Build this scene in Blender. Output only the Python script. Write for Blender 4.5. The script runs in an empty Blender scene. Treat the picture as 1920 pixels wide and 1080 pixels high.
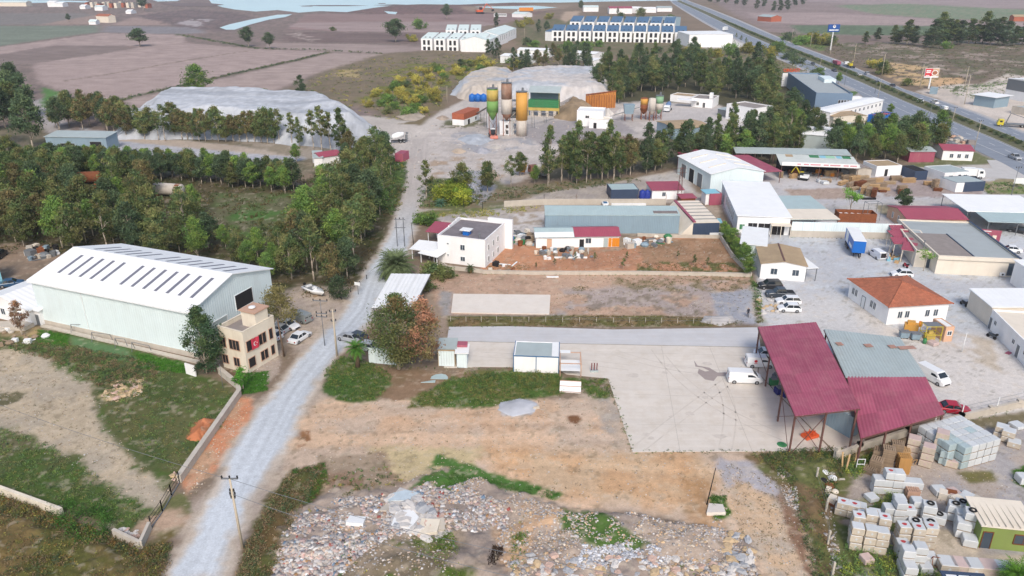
import bpy,math,random
import numpy as np
from mathutils import Vector,Matrix
R=math.radians
random.seed(7)
rng=np.random.default_rng(7)
scene=bpy.context.scene
COL=scene.collection
# ---------------------------------------------------------------- camera
CAM_H,FOC,TILT=57.0,1430.0,R(22.8)
cd=bpy.data.cameras.new('camera')
cam=bpy.data.objects.new('camera',cd)
COL.objects.link(cam)
cd.sensor_width=36.0
cd.lens=36.0*FOC/1920.0
cd.clip_start=0.5
cd.clip_end=20000.0
cam.location=(0,0,CAM_H)
cam.rotation_euler=(math.pi/2-TILT,0,0)
scene.camera=cam
# ---------------------------------------------------------------- sky, sun, exposure
SUN_EL,SUN_ROT=R(43),R(176)
world=bpy.data.worlds.new('World')
scene.world=world
world.use_nodes=True
wn=world.node_tree
for n in list(wn.nodes):
 wn.nodes.remove(n)
sky=wn.nodes.new('ShaderNodeTexSky')
sky.sky_type='NISHITA'
sky.sun_disc=False
sky.sun_elevation=SUN_EL
sky.sun_rotation=SUN_ROT
sky.air_density=1.0
sky.dust_density=3.0
sky.ozone_density=1.0
bg=wn.nodes.new('ShaderNodeBackground')
bg.inputs['Strength'].default_value=0.13
wo=wn.nodes.new('ShaderNodeOutputWorld')
wn.links.new(sky.outputs[0],bg.inputs[0])
wn.links.new(bg.outputs[0],wo.inputs[0])
sd=bpy.data.lights.new('sun','SUN')
sd.energy=1.5
sd.angle=R(16)
sd.color=(1.0,0.93,0.84)
sun=bpy.data.objects.new('sun',sd)
COL.objects.link(sun)
# direction to the sun: Nishita rotation 0 = +Y, turning clockwise seen from above
sdir=Vector((math.sin(SUN_ROT)*math.cos(SUN_EL),math.cos(SUN_ROT)*math.cos(SUN_EL),math.sin(SUN_EL)))
sun.rotation_euler=sdir.to_track_quat('Z','Y').to_euler()
scene.view_settings.view_transform='Standard'
scene.view_settings.look='None'
scene.view_settings.exposure=0.42
scene.view_settings.gamma=1.0
scene.view_settings.use_curve_mapping=False
scene.cycles.max_bounces=5
scene.cycles.diffuse_bounces=3
scene.cycles.transparent_max_bounces=4
CT,ST=math.cos(TILT),math.sin(TILT)
def P(px,py,z=0.0):
 u=(px-960)/FOC;v=(py-540)/FOC
 t=(z-CAM_H)/(-ST-v*CT)
 return Vector((u*t,(CT-v*ST)*t,z))
def P2(p,z=0.0):
 q=P(p[0],p[1],z);return(q.x,q.y)
# ---------------------------------------------------------------- numpy value noise
def _hash(ix,iy,seed):
 h=(ix.astype(np.int64)*374761393+iy.astype(np.int64)*668265263+seed*982451653)&0x7fffffff
 h=(h^(h>>13))*1274126177&0x7fffffff
 return((h^(h>>16))&0xffff)/65535.0
def vnoise(x,y,seed=0):
 ix=np.floor(x);iy=np.floor(y);fx=x-ix;fy=y-iy
 fx=fx*fx*(3-2*fx);fy=fy*fy*(3-2*fy)
 a=_hash(ix,iy,seed);b=_hash(ix+1,iy,seed);c=_hash(ix,iy+1,seed);d=_hash(ix+1,iy+1,seed)
 return(a*(1-fx)+b*fx)*(1-fy)+(c*(1-fx)+d*fx)*fy
def fbm(x,y,seed=0,o=3):
 s=0;a=0.5;t=0
 for k in range(o):
  s=s+a*vnoise(x*2**k+k*17.3,y*2**k-k*9.1,seed+k);t+=a;a*=0.5
 return s/t
# ---------------------------------------------------------------- colour
def lin(c):
 out=[]
 for v in c[:3]:
  v=v/255.0
  out.append(v/12.92 if v<=0.04045 else((v+0.055)/1.055)**2.4)
 return tuple(out)
ALB=0.94
def alb(c):
 return tuple(min(0.88,v*ALB)for v in lin(c))
# ---------------------------------------------------------------- materials
MATS={}
def mat(name,rgb,rough=0.85,var=0.14,scale=0.6,bump=0.0,corr=None,dirt=0.0,metal=0.0,attr=False,rand=0.0,spec=0.3,transl=0.0,streak=0.0,dirtcol=(120,105,88),emit=0):
 if name in MATS:return MATS[name]
 m=bpy.data.materials.new(name);m.use_nodes=True;MATS[name]=m
 nt=m.node_tree;N=nt.nodes;Lk=nt.links
 bs=N['Principled BSDF'];out=N['Material Output']
 bs.inputs['Roughness'].default_value=rough
 bs.inputs['Metallic'].default_value=metal
 bs.inputs['Specular IOR Level'].default_value=spec
 c=alb(rgb)
 tc=N.new('ShaderNodeTexCoord')
 if attr:
  at=N.new('ShaderNodeAttribute');at.attribute_name='Col';col=at.outputs['Color']
 else:
  rg=N.new('ShaderNodeRGB');rg.outputs[0].default_value=(*c,1);col=rg.outputs[0]
 def mulval(colsock,valsock):
  mx=N.new('ShaderNodeVectorMath');mx.operation='SCALE'
  Lk.new(colsock,mx.inputs[0]);Lk.new(valsock,mx.inputs['Scale']);return mx.outputs[0]
 if var>0:
  nz=N.new('ShaderNodeTexNoise');nz.inputs['Scale'].default_value=scale;nz.inputs['Detail'].default_value=6;nz.inputs['Roughness'].default_value=0.65
  Lk.new(tc.outputs['Object'],nz.inputs['Vector'])
  mr=N.new('ShaderNodeMapRange');mr.inputs['From Min'].default_value=0.25;mr.inputs['From Max'].default_value=0.75
  mr.inputs['To Min'].default_value=1-var;mr.inputs['To Max'].default_value=1+var*0.8
  Lk.new(nz.outputs[0],mr.inputs[0]);col=mulval(col,mr.outputs[0])
 if streak>0:
  for sc_,rz_ in((1.1,.1),(.8,1.35)):
   nz=N.new('ShaderNodeTexNoise');nz.inputs['Scale'].default_value=sc_;nz.inputs['Detail'].default_value=5;nz.inputs['Roughness'].default_value=0.6
   mp=N.new('ShaderNodeMapping');mp.inputs['Rotation'].default_value=(0,0,rz_);mp.inputs['Scale'].default_value=(.06,1,1)
   Lk.new(tc.outputs['Object'],mp.inputs[0]);Lk.new(mp.outputs[0],nz.inputs['Vector'])
   mr=N.new('ShaderNodeMapRange');mr.inputs['From Min'].default_value=0.35;mr.inputs['From Max'].default_value=0.7
   mr.inputs['To Min'].default_value=1+streak*.3;mr.inputs['To Max'].default_value=1-streak
   Lk.new(nz.outputs[0],mr.inputs[0]);col=mulval(col,mr.outputs[0])
 if rand>0:
  oi=N.new('ShaderNodeObjectInfo')
  mr=N.new('ShaderNodeMapRange');mr.inputs['To Min'].default_value=1-rand;mr.inputs['To Max'].default_value=1+rand
  Lk.new(oi.outputs['Random'],mr.inputs[0]);col=mulval(col,mr.outputs[0])
 if dirt>0:
  nz=N.new('ShaderNodeTexNoise');nz.inputs['Scale'].default_value=0.35;nz.inputs['Detail'].default_value=8;nz.inputs['Roughness'].default_value=0.7
  mp=N.new('ShaderNodeMapping');mp.inputs['Scale'].default_value=(1.6,1.6,0.35)
  Lk.new(tc.outputs['Object'],mp.inputs[0]);Lk.new(mp.outputs[0],nz.inputs['Vector'])
  mr=N.new('ShaderNodeMapRange');mr.inputs['From Min'].default_value=0.45;mr.inputs['From Max'].default_value=0.8
  mr.inputs['To Min'].default_value=0;mr.inputs['To Max'].default_value=dirt
  Lk.new(nz.outputs[0],mr.inputs[0])
  mx=N.new('ShaderNodeMix');mx.data_type='RGBA'
  Lk.new(mr.outputs[0],mx.inputs['Factor']);Lk.new(col,mx.inputs[6]);mx.inputs[7].default_value=(*alb(dirtcol),1)
  col=mx.outputs[2]
 Lk.new(col,bs.inputs['Base Color'])
 hs=None
 if corr:
  period,axis=corr
  sp=N.new('ShaderNodeSeparateXYZ');Lk.new(tc.outputs['Object'],sp.inputs[0])
  if axis=='x':v=sp.outputs[0]
  elif axis=='y':v=sp.outputs[1]
  elif axis=='z':v=sp.outputs[2]
  else:
   ad=N.new('ShaderNodeMath');ad.operation='ADD';Lk.new(sp.outputs[0],ad.inputs[0]);Lk.new(sp.outputs[1],ad.inputs[1]);v=ad.outputs[0]
  ml=N.new('ShaderNodeMath');ml.operation='MULTIPLY';ml.inputs[1].default_value=2*math.pi/period;Lk.new(v,ml.inputs[0])
  sn=N.new('ShaderNodeMath');sn.operation='SINE';Lk.new(ml.outputs[0],sn.inputs[0])
  bp=N.new('ShaderNodeBump');bp.inputs['Strength'].default_value=0.5;bp.inputs['Distance'].default_value=0.03
  Lk.new(sn.outputs[0],bp.inputs['Height']);hs=bp
 if bump>0:
  nz=N.new('ShaderNodeTexNoise');nz.inputs['Scale'].default_value=5;nz.inputs['Detail'].default_value=5
  Lk.new(tc.outputs['Object'],nz.inputs['Vector'])
  bp=N.new('ShaderNodeBump');bp.inputs['Strength'].default_value=0.7;bp.inputs['Distance'].default_value=bump
  Lk.new(nz.outputs[0],bp.inputs['Height'])
  if hs:Lk.new(hs.outputs[0],bp.inputs['Normal'])
  hs=bp
 if hs:Lk.new(hs.outputs[0],bs.inputs['Normal'])
 if transl>0:
  tr=N.new('ShaderNodeBsdfTranslucent');Lk.new(col,tr.inputs[0])
  ms=N.new('ShaderNodeMixShader');ms.inputs[0].default_value=transl
  Lk.new(bs.outputs[0],ms.inputs[1]);Lk.new(tr.outputs[0],ms.inputs[2]);Lk.new(ms.outputs[0],out.inputs[0])
 return m
# ---------------------------------------------------------------- mesh building
class MB:
 def __init__(s):s.v=[];s.f=[];s.c=[]
 def add(s,vs,fs,c=None):
  b=len(s.v);s.v+=[tuple(p)for p in vs];s.f+=[tuple(i+b for i in f)for f in fs]
  s.c+=[c or(1,1,1)]*len(fs);return s
 def box(s,x0,y0,z0,x1,y1,z1,c=None):
  return s.add([(x0,y0,z0),(x1,y0,z0),(x1,y1,z0),(x0,y1,z0),(x0,y0,z1),(x1,y0,z1),(x1,y1,z1),(x0,y1,z1)],[(3,2,1,0),(4,5,6,7),(0,1,5,4),(1,2,6,5),(2,3,7,6),(3,0,4,7)],c)
 def cbox(s,cx,cy,cz,sx,sy,sz,rz=0,c=None,tilt=0):
  ca,sa=math.cos(rz),math.sin(rz);vs=[]
  for dz in(-.5,.5):
   for dx,dy in((-.5,-.5),(.5,-.5),(.5,.5),(-.5,.5)):
    x,y=dx*sx,dy*sy;vs.append((cx+x*ca-y*sa,cy+x*sa+y*ca,cz+dz*sz+tilt*x))
  return s.add(vs,[(3,2,1,0),(4,5,6,7),(0,1,5,4),(1,2,6,5),(2,3,7,6),(3,0,4,7)],c)
 def prism(s,poly,z0,z1,c=None):
  a=sum(poly[i][0]*poly[(i+1)%len(poly)][1]-poly[(i+1)%len(poly)][0]*poly[i][1]for i in range(len(poly)))
  if a<0:poly=poly[::-1]
  n=len(poly)
  vs=[(p[0],p[1],z0)for p in poly]+[(p[0],p[1],z1)for p in poly]
  return s.add(vs,[tuple(range(n))[::-1],tuple(range(n,2*n))]+[(i,(i+1)%n,n+(i+1)%n,n+i)for i in range(n)],c)
 def profx(s,prof,x0,x1,c=None):
  n=len(prof);vs=[(x0,p[0],p[1])for p in prof]+[(x1,p[0],p[1])for p in prof]
  return s.add(vs,[tuple(range(n))[::-1],tuple(range(n,2*n))]+[(i,(i+1)%n,n+(i+1)%n,n+i)for i in range(n)],c)
 def profy(s,prof,y0,y1,c=None):
  n=len(prof);vs=[(p[0],y0,p[1])for p in prof]+[(p[0],y1,p[1])for p in prof]
  return s.add(vs,[tuple(range(n)),tuple(range(n,2*n))[::-1]]+[(i,n+i,n+(i+1)%n,(i+1)%n)for i in range(n)],c)
 def tube(s,p,q,r0,r1=None,n=6,c=None):
  p=Vector(p);q=Vector(q);r1=r0 if r1 is None else r1
  d=(q-p);
  if d.length<1e-6:return s
  d.normalize();a=d.orthogonal().normalized();b=d.cross(a)
  vs=[]
  for o,r in((p,r0),(q,r1)):
   for k in range(n):
    t=2*math.pi*k/n;vs.append(tuple(o+a*(r*math.cos(t))+b*(r*math.sin(t))))
  return s.add(vs,[(k,(k+1)%n,n+(k+1)%n,n+k)for k in range(n)]+[tuple(range(n))[::-1],tuple(range(n,2*n))],c)
 def lathe(s,prof,n=12,cx=0,cy=0,c=None):
  vs=[];fs=[]
  for r,z in prof:
   for k in range(n):
    t=2*math.pi*k/n;vs.append((cx+r*math.cos(t),cy+r*math.sin(t),z))
  for i in range(len(prof)-1):
   for k in range(n):
    fs.append((i*n+k,i*n+(k+1)%n,(i+1)*n+(k+1)%n,(i+1)*n+k))
  fs.append(tuple(range(n))[::-1]);fs.append(tuple((len(prof)-1)*n+k for k in range(n)))
  return s.add(vs,fs,c)
 def mesh(s,name,m,smooth=False):
  me=bpy.data.meshes.new(name);me.from_pydata(s.v,[],s.f)
  if any(c!=(1,1,1)for c in s.c):
   at=me.attributes.new('Col','FLOAT_COLOR','CORNER');buf=[]
   for p,c in zip(me.polygons,s.c):buf+=[*c,1.0]*p.loop_total
   at.data.foreach_set('color',buf)
  if m:me.materials.append(m)
  if smooth:me.polygons.foreach_set('use_smooth',[True]*len(me.polygons))
  me.update();return me
 def build(s,name,m,parent=None,smooth=False,loc=None,rz=0):
  return link(name,s.mesh(name,m,smooth),parent,loc,rz)
def link(name,me,parent=None,loc=None,rz=0):
 o=bpy.data.objects.new(name,me);COL.objects.link(o)
 if parent:o.parent=parent
 if loc is not None:o.location=loc
 if rz:o.rotation_euler=(0,0,rz)
 return o
def tag(o,label=None,cat=None,group=None,kind=None):
 if label:o['label']=label
 if cat:o['category']=cat
 if group:o['group']=group
 if kind:o['kind']=kind
 return o
def E(name,label,cat,loc=(0,0,0),rz=0,group=None):
 o=bpy.data.objects.new(name,None);COL.objects.link(o);o.location=loc;o.rotation_euler=(0,0,rz)
 return tag(o,label,cat,group)
def _cp(o,parent):
 c=o.copy();COL.objects.link(c);c.parent=parent
 for ch in o.children:_cp(ch,c)
 return c
def dup(root,loc,rz=0,label=None,group=None,scale=None):
 kids=list(root.children)
 r=root.copy();COL.objects.link(r);r.location=loc;r.rotation_euler=(0,0,rz)
 for ch in kids:_cp(ch,r)
 if label:r['label']=label
 if group:r['group']=group
 if scale is not None:r.scale=scale if hasattr(scale,'__len__')else(scale,)*3
 return r
def npmesh(name,V,F,m,cols=None,smooth=False):
 """V (n,3), F (m,k) all same k, cols per face"""
 V=np.asarray(V,np.float32);F=np.asarray(F,np.int32);k=F.shape[1]
 me=bpy.data.meshes.new(name)
 me.vertices.add(len(V));me.vertices.foreach_set('co',V.ravel())
 me.loops.add(F.size);me.loops.foreach_set('vertex_index',F.ravel())
 me.polygons.add(len(F));me.polygons.foreach_set('loop_start',np.arange(0,F.size,k,dtype=np.int32))
 me.polygons.foreach_set('loop_total',np.full(len(F),k,np.int32))
 me.update(calc_edges=True)
 if cols is not None:
  at=me.attributes.new('Col','FLOAT_COLOR','CORNER')
  cc=np.ones((len(F),k,4),np.float32);cc[:,:,:3]=np.asarray(cols,np.float32)[:,None,:]
  at.data.foreach_set('color',cc.ravel())
 if m:me.materials.append(m)
 if smooth:me.polygons.foreach_set('use_smooth',np.ones(len(F),bool))
 return me
# polygons
def sdf(poly,X,Y):
 """signed distance (negative inside)"""
 p=np.asarray(poly,float);d=np.full(X.shape,1e18);ins=np.zeros(X.shape,bool)
 for i in range(len(p)):
  a=p[i];b=p[(i+1)%len(p)];e=b-a;L=max(e@e,1e-9)
  wx=X-a[0];wy=Y-a[1];t=np.clip((wx*e[0]+wy*e[1])/L,0,1)
  d=np.minimum(d,(wx-t*e[0])**2+(wy-t*e[1])**2)
  c=(a[1]>Y)!=(b[1]>Y)
  if a[1]!=b[1]:ins^=c&(X<a[0]+(Y-a[1])*e[0]/e[1])
 d=np.sqrt(d);return np.where(ins,-d,d)
def wpoly(pts):return[P2(p)for p in pts]
def scatter(poly_px,n,seed=0,mind=0.0,world=False,even=False):
 """n random world points inside a polygon"""
 W=poly_px if world else wpoly(poly_px);p=np.asarray(W);r=np.random.default_rng(seed);out=[]
 lo=p.min(0);hi=p.max(0);tries=0
 while len(out)<n and tries<n*60:
  k=max(64,n);c=lo+(hi-lo)*r.random((k,2));s=sdf(W,c[:,0],c[:,1])<0;tries+=k
  for q in c[s]:
   if mind and any((q[0]-o[0])**2+(q[1]-o[1])**2<mind*mind for o in out):continue
   out.append((float(q[0]),float(q[1])))
   if len(out)>=n:break
 return out
# ================================================================ GROUND
def sm(a,b,x):
 t=np.clip((x-a)/(b-a),0,1);return t*t*(3-2*t)
# sheet of terrain, finer near the site and coarser far off
rows=np.concatenate([np.array([-53,-51.5,-50,-48,-46,-44,-42,-37,-32,-27,-22,-16,-10,-5]),np.arange(0,140,1.6),np.arange(140,1130,2.3),np.array([1150,1200,1280,1400,1600])])
gy=np.array([P(960,r).y for r in rows])
hw=np.array([P(1920,max(r,-40)).x for r in rows])
ncol=860
uu=np.linspace(-1.35,1.35,ncol)
GX=hw[:,None]*uu[None,:];GY=np.repeat(gy[:,None],ncol,1)
GX=GX.ravel();GY=GY.ravel()
N20=fbm(GX/20,GY/20,1);N5=fbm(GX/5,GY/5,5);N1=fbm(GX/1.3,GY/1.3,9);N60=fbm(GX/70,GY/40,21);NF=fbm(GX/0.5,GY/0.5,33,2)
C=np.zeros((len(GX),3));C[:]=alb((134,118,102))
C*=(0.85+0.3*N60)[:,None]
GZ=np.zeros(len(GX));MASK={}
def zone(pts,rgb,soft=0.6,rag=1.2,op=1.0,cover=None,csc=5,amp=0.16,rgb2=None,stripe=None,key=None,world=False):
 W=pts if world else wpoly(pts);p=np.asarray(W);mg=soft+rag+1
 sel=np.where((GX>p[:,0].min()-mg)&(GX<p[:,0].max()+mg)&(GY>p[:,1].min()-mg)&(GY<p[:,1].max()+mg))[0]
 if len(sel)==0:return
 x=GX[sel];y=GY[sel]
 d=sdf(W,x,y)+rag*(N5[sel]*0.6+N1[sel]*0.4-0.5)*3.4+(NF[sel]-.5)*min(1.2,rag);soft_=soft*1.7
 a=1-sm(-soft_,soft_,d)
 if cover is not None:
  n=fbm(x/csc+3.1,y/csc-7.7,77,4)
  a=a*sm(1-cover-0.09,1-cover+0.09,(n-0.5)*1.9+0.5)
 c=np.array(alb(rgb))[None,:].repeat(len(sel),0)
 if rgb2 is not None:
  n=sm(0.38,0.62,fbm(x/4,y/4,55,4))[:,None];c=c*(1-n)+np.array(alb(rgb2))[None,:]*n
 if stripe:
  ang,per,am=stripe;ca,sa=math.cos(ang),math.sin(ang)
  al=x*ca+y*sa;ac=-x*sa+y*ca
  c=c*(1+am*(fbm(al/90,ac/per,61,3)-0.5)*2)[:,None]
 c=c*(1+amp*((N1[sel]-0.5)*1.2+(N20[sel]-0.5)*1.4+(NF[sel]-.5)*.9))[:,None]
 a=(a*op)[:,None];C[sel]=C[sel]*(1-a)+c*a
 if key:
  m=MASK.setdefault(key,np.zeros(len(GX)));m[sel]=np.maximum(m[sel],a[:,0])
def line_zone(pts,w,rgb,**k):
 W=[Vector(P2(p))for p in pts];L=[];Rr=[]
 for i,p in enumerate(W):
  a=W[max(i-1,0)];b=W[min(i+1,len(W)-1)];t=(b-a).normalized();n=Vector((-t.y,t.x))*w/2
  L.append(tuple(p+n));Rr.append(tuple(p-n))
 zone(L+Rr[::-1],rgb,world=True,**k)
F_=dict(soft=1.5,rag=2.5,amp=0.07)
# ---- far left plain
zone([(-700,-30),(900,-30),(900,60),(760,240),(-700,330)],(126,114,108),6,10,rgb2=(140,124,118))
zone([(-600,30),(150,24),(190,30),(85,46),(-600,50)],(132,126,122),3,3)
zone([(-600,50),(185,48),(186,60),(110,70),(0,86),(-600,120)],(124,132,118),3,3,stripe=(0.1,5,.15))
zone([(75,46),(180,28),(215,30),(180,46)],(160,140,130),3,3)
zone([(210,47),(270,24),(310,24),(330,47)],(162,142,134),3,3)
zone([(190,60),(200,49),(370,50),(385,62),(300,64)],(138,134,136),3,3)
zone([(240,30),(350,18),(440,22),(500,40),(420,60),(330,50),(300,40)],(128,112,110),5,8,rgb2=(112,102,100))
zone([(330,44),(360,36),(400,36),(370,50)],(172,164,164),2,4,cover=.6,csc=14)
zone([(-300,95),(0,88),(110,73),(190,62),(262,63),(350,66),(345,80),(480,92),(620,98),(440,140),(235,189),(180,184),(100,165),(75,155),(60,115),(-300,130)],(170,152,146),stripe=(0.28,2.2,.22),**F_)
zone([(-300,112),(0,102),(95,86),(230,85),(262,89),(200,100),(70,118),(-300,135)],(136,122,117),stripe=(0.28,3,.2),**F_)
zone([(232,189),(440,143),(620,99),(722,102),(590,140),(480,183),(330,188),(255,202)],(168,151,144),stripe=(0.28,2.2,.22),**F_)
line_zone([(120,152),(240,133),(350,113),(480,93)],2.0,(128,116,104),soft=1,rag=1.2)
line_zone([(215,190),(300,170),(440,138),(560,112),(617,98)],5,(96,96,76),soft=1.2,rag=2)
line_zone([(330,64),(480,90),(600,93),(720,101)],6,(104,106,84),soft=1.2,rag=3)
zone([(500,80),(720,84),(840,90),(720,101),(620,97),(500,90)],(160,144,138),stripe=(0.1,3,.2),**F_)
zone([(540,55),(572,27),(760,27),(905,26),(1010,28),(940,45),(870,50),(845,62),(790,61),(640,59)],(146,124,120),stripe=(0.15,6,.18),**F_)
zone([(542,50),(560,42),(900,40),(930,46),(860,55),(790,60),(640,59)],(160,142,138),stripe=(0.1,6,.2),**F_)
zone([(540,60),(790,62),(800,82),(600,80),(530,76)],(122,106,102),4,6,stripe=(0.05,5,.35))
zone([(530,62),(560,60),(600,74),(585,78),(550,68)],(170,156,148),1.5,2,cover=.5,csc=9)
zone([(600,24),(780,8),(980,6),(1060,12),(1010,26),(760,27)],(128,104,100),4,6,rgb2=(112,94,90))
zone([(860,12),(1080,8),(1060,16),(960,26),(880,22)],(150,132,116),3,5)
# ---- scrub behind the quarry
zone([(715,101),(850,92),(1000,92),(1110,100),(1120,130),(960,132),(880,146),(840,185),(790,235),(740,235),(690,205),(600,193),(500,190),(590,140)],(122,112,92),3,5,rgb2=(132,118,100))
zone([(760,120),(1000,100),(980,125),(860,150),(800,200),(740,215),(660,195),(700,150)],(118,120,62),2,3,cover=.4,csc=9)
zone([(630,130),(680,130),(670,145),(630,143)],(170,152,112),1,3,cover=.6,csc=5)
zone([(510,176),(600,178),(560,190),(510,188)],(160,142,108),1,3,cover=.6,csc=5)
zone([(960,40),(1120,30),(1250,30),(1290,100),(1100,105),(980,100)],(124,112,92),4,6,rgb2=(110,110,80))
zone([(1060,22),(1090,20),(1075,35),(1060,42),(1050,35)],(182,160,140),2,3)
zone([(1270,86),(1500,90),(1560,130),(1480,190),(1250,120)],(118,118,92),4,6,rgb2=(134,122,104))
zone([(1330,90),(1296,89),(1372,64),(1410,66),(1466,92)],(210,206,200),2,2)
# ---- right plain
zone([(1320,-10),(1900,-40),(2700,-20),(2700,160),(1980,110),(1500,95),(1380,30)],(146,130,126),6,6,stripe=(-.05,8,.15))
zone([(1400,24),(1560,24),(1820,40),(2500,50),(2500,62),(1560,46),(1430,42)],(168,150,146),3,3,stripe=(-.05,6,.12))
zone([(1380,-20),(1700,-8),(2700,10),(2700,22),(1750,14),(1440,0)],(160,144,142),3,3,stripe=(-.05,8,.12))
zone([(1560,10),(1700,7),(1960,20),(2500,30),(2500,44),(1900,40),(1740,34),(1640,26)],(122,138,112),4,4,rgb2=(136,140,118))
zone([(1480,47),(1700,48),(2400,56),(2400,70),(1900,66),(1600,66),(1500,62)],(108,124,98),3,3,rgb2=(98,112,90))
zone([(1530,66),(1900,68),(1900,82),(1560,80)],(134,118,110),3,3)
zone([(1440,60),(1540,66),(1560,82),(1600,84),(2400,76),(2400,190),(1930,128),(1850,150),(1800,160),(1740,172),(1640,140),(1540,100)],(128,114,100),3,5,rgb2=(112,102,88))
zone([(1560,80),(1950,76),(2000,135),(1800,150),(1600,110)],(104,104,80),2,3,cover=.42,csc=7)
zone([(1560,80),(1950,76),(2000,135),(1800,150),(1600,110)],(162,148,136),2,3,cover=.26,csc=10)
zone([(1625,112),(1740,126),(1765,146),(1740,165),(1690,158),(1640,130)],(196,168,128),1,2,cover=.62,csc=6)
zone([(1752,145),(1800,146),(1812,152),(1790,165),(1745,168)],(200,166,128),1,2)
zone([(1444,68),(1470,68),(1560,82),(1540,96)],(110,128,74),2,3)
zone([(1720,172),(1780,158),(1840,158),(1890,138),(2300,200),(2300,330),(1930,262),(1860,228),(1800,200)],(208,196,184),1.2,1.5,rgb2=(196,186,176))
zone([(1770,162),(1830,158),(1900,150),(1870,195),(1830,200),(1790,178)],(96,104,76),1,1.5,cover=.45,csc=3)
zone([(1790,172),(1870,160),(1960,140),(1960,250),(1880,220),(1820,205)],(212,202,192),1,1)
# ---- quarry yards
Q=dict(soft=1.2,rag=2.0)
zone([(60,190),(110,175),(130,250),(80,250)],(176,170,168),**Q)
zone([(80,165),(110,172),(105,200),(80,200)],(92,130,74),1,2)
zone([(-200,240),(60,235),(95,250),(230,255),(700,262),(700,300),(560,330),(200,330),(-200,330)],(128,118,100),1,2,rgb2=(108,104,84))
zone([(150,240),(230,250),(330,262),(460,275),(560,288),(578,296),(540,306),(380,300),(240,304),(180,300),(205,270)],(172,174,182),.8,1.2,rgb2=(184,184,188))
zone([(200,255),(330,262),(460,275),(545,288),(540,293),(400,282),(260,268),(205,262)],(182,168,154),.5,.6)
zone([(430,262),(600,268),(740,285),(760,330),(700,320),(600,300),(480,280)],(160,150,138),1,2,rgb2=(142,132,116))
zone([(690,225),(735,232),(750,245),(795,238),(830,208),(880,185),(910,165),(1160,160),(1210,190),(1340,196),(1350,225),(1290,245),(1200,262),(1150,252),(1080,262),(1030,300),(1000,330),(960,345),(900,352),(860,352),(800,350),(770,335),(745,310),(735,285),(640,275),(640,262)],(186,178,172),rgb2=(200,192,186),**Q)
zone([(960,250),(1040,225),(1170,225),(1190,250),(1080,262),(1020,275)],(164,158,158),1,2)
zone([(845,245),(990,255),(1010,275),(900,290),(850,270)],(166,166,170),1,2,cover=.55,csc=6)
zone([(810,290),(950,300),(960,335),(850,345),(790,325)],(176,156,136),1,2,cover=.5,csc=8)
zone([(650,215),(760,225),(800,240),(760,262),(690,255)],(192,184,176),1,2)
zone([(780,200),(840,190),(830,214),(790,236),(745,232)],(122,110,84),1,2,cover=.6)
zone([(830,212),(900,215),(905,235),(860,242),(830,238)],(104,106,78),1,2,cover=.7,csc=4)
line_zone([(770,262),(800,240),(835,214),(880,190),(905,180)],7,(198,190,182),soft=1,rag=.8)
zone([(1200,190),(1345,196),(1420,215),(1430,245),(1330,262),(1220,235)],(194,188,184),**Q)
zone([(860,350),(870,320),(960,350),(1200,330),(1200,370),(960,384),(800,395),(790,370)],(130,118,96),1,1.5,rgb2=(112,112,84))
zone([(860,320),(905,318),(930,355),(900,385),(875,370)],(160,160,166),.6,1,cover=.7)
zone([(780,335),(860,335),(880,395),(785,388)],(104,112,70),.6,1,cover=.75)
line_zone([(785,396),(860,398),(950,388),(1045,362),(1130,350),(1230,330),(1300,316)],3.4,(192,182,172),soft=.5,rag=.5)
zone([(1000,366),(1130,345),(1220,332),(1290,320),(1300,360),(1340,372),(1300,380),(1000,380)],(180,170,160),.8,1,rgb2=(166,158,152))
zone([(1200,332),(1290,322),(1300,362),(1230,350)],(196,192,188),.8,1)
zone([(790,396),(950,386),(1010,382),(950,402),(800,412)],(128,122,80),.4,.6,rgb2=(104,112,70))
zone([(820,405),(960,388),(1030,385),(1030,450),(950,455),(830,450)],(196,186,176),.5,.6,rgb2=(168,162,158))
zone([(960,388),(1350,385),(1350,440),(960,440)],(170,156,140),.5,.6)
# ---- wood floors
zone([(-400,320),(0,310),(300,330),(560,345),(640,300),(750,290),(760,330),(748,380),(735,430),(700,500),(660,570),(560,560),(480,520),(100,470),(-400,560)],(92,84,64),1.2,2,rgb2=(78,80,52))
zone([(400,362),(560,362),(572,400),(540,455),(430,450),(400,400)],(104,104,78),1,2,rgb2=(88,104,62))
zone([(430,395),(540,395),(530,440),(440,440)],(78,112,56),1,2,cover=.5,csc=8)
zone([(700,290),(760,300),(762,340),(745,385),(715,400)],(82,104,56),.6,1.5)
zone([(-300,462),(60,455),(110,470),(140,520),(60,560),(-300,600)],(150,130,112),.8,1,rgb2=(136,120,104))
zone([(1000,340),(1200,320),(1560,300),(1800,290),(1780,240),(1500,235),(1350,255),(1200,262),(1150,290),(1020,300)],(104,98,80),1,1.5)
zone([(1110,195),(1150,130),(1290,100),(1450,140),(1530,180),(1560,240),(1440,235),(1350,196),(1210,190)],(88,86,66),1.5,2)
# ---- road side areas
zone([(482,600),(500,560),(560,535),(700,540),(690,600),(640,650),(600,690),(560,720),(500,740),(470,760),(440,860),(340,960),(300,1080),(440,1100),(500,990),(560,880),(640,850),(800,850),(850,770),(700,745),(620,750),(600,700)],(184,168,152),.6,1,rgb2=(172,158,146))
zone([(490,640),(530,650),(520,700),(490,735),(470,720)],(172,158,146),.3,.5)
zone([(720,500),(850,500),(880,560),(840,610),(830,650),(700,600)],(156,138,122),.5,1)
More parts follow.
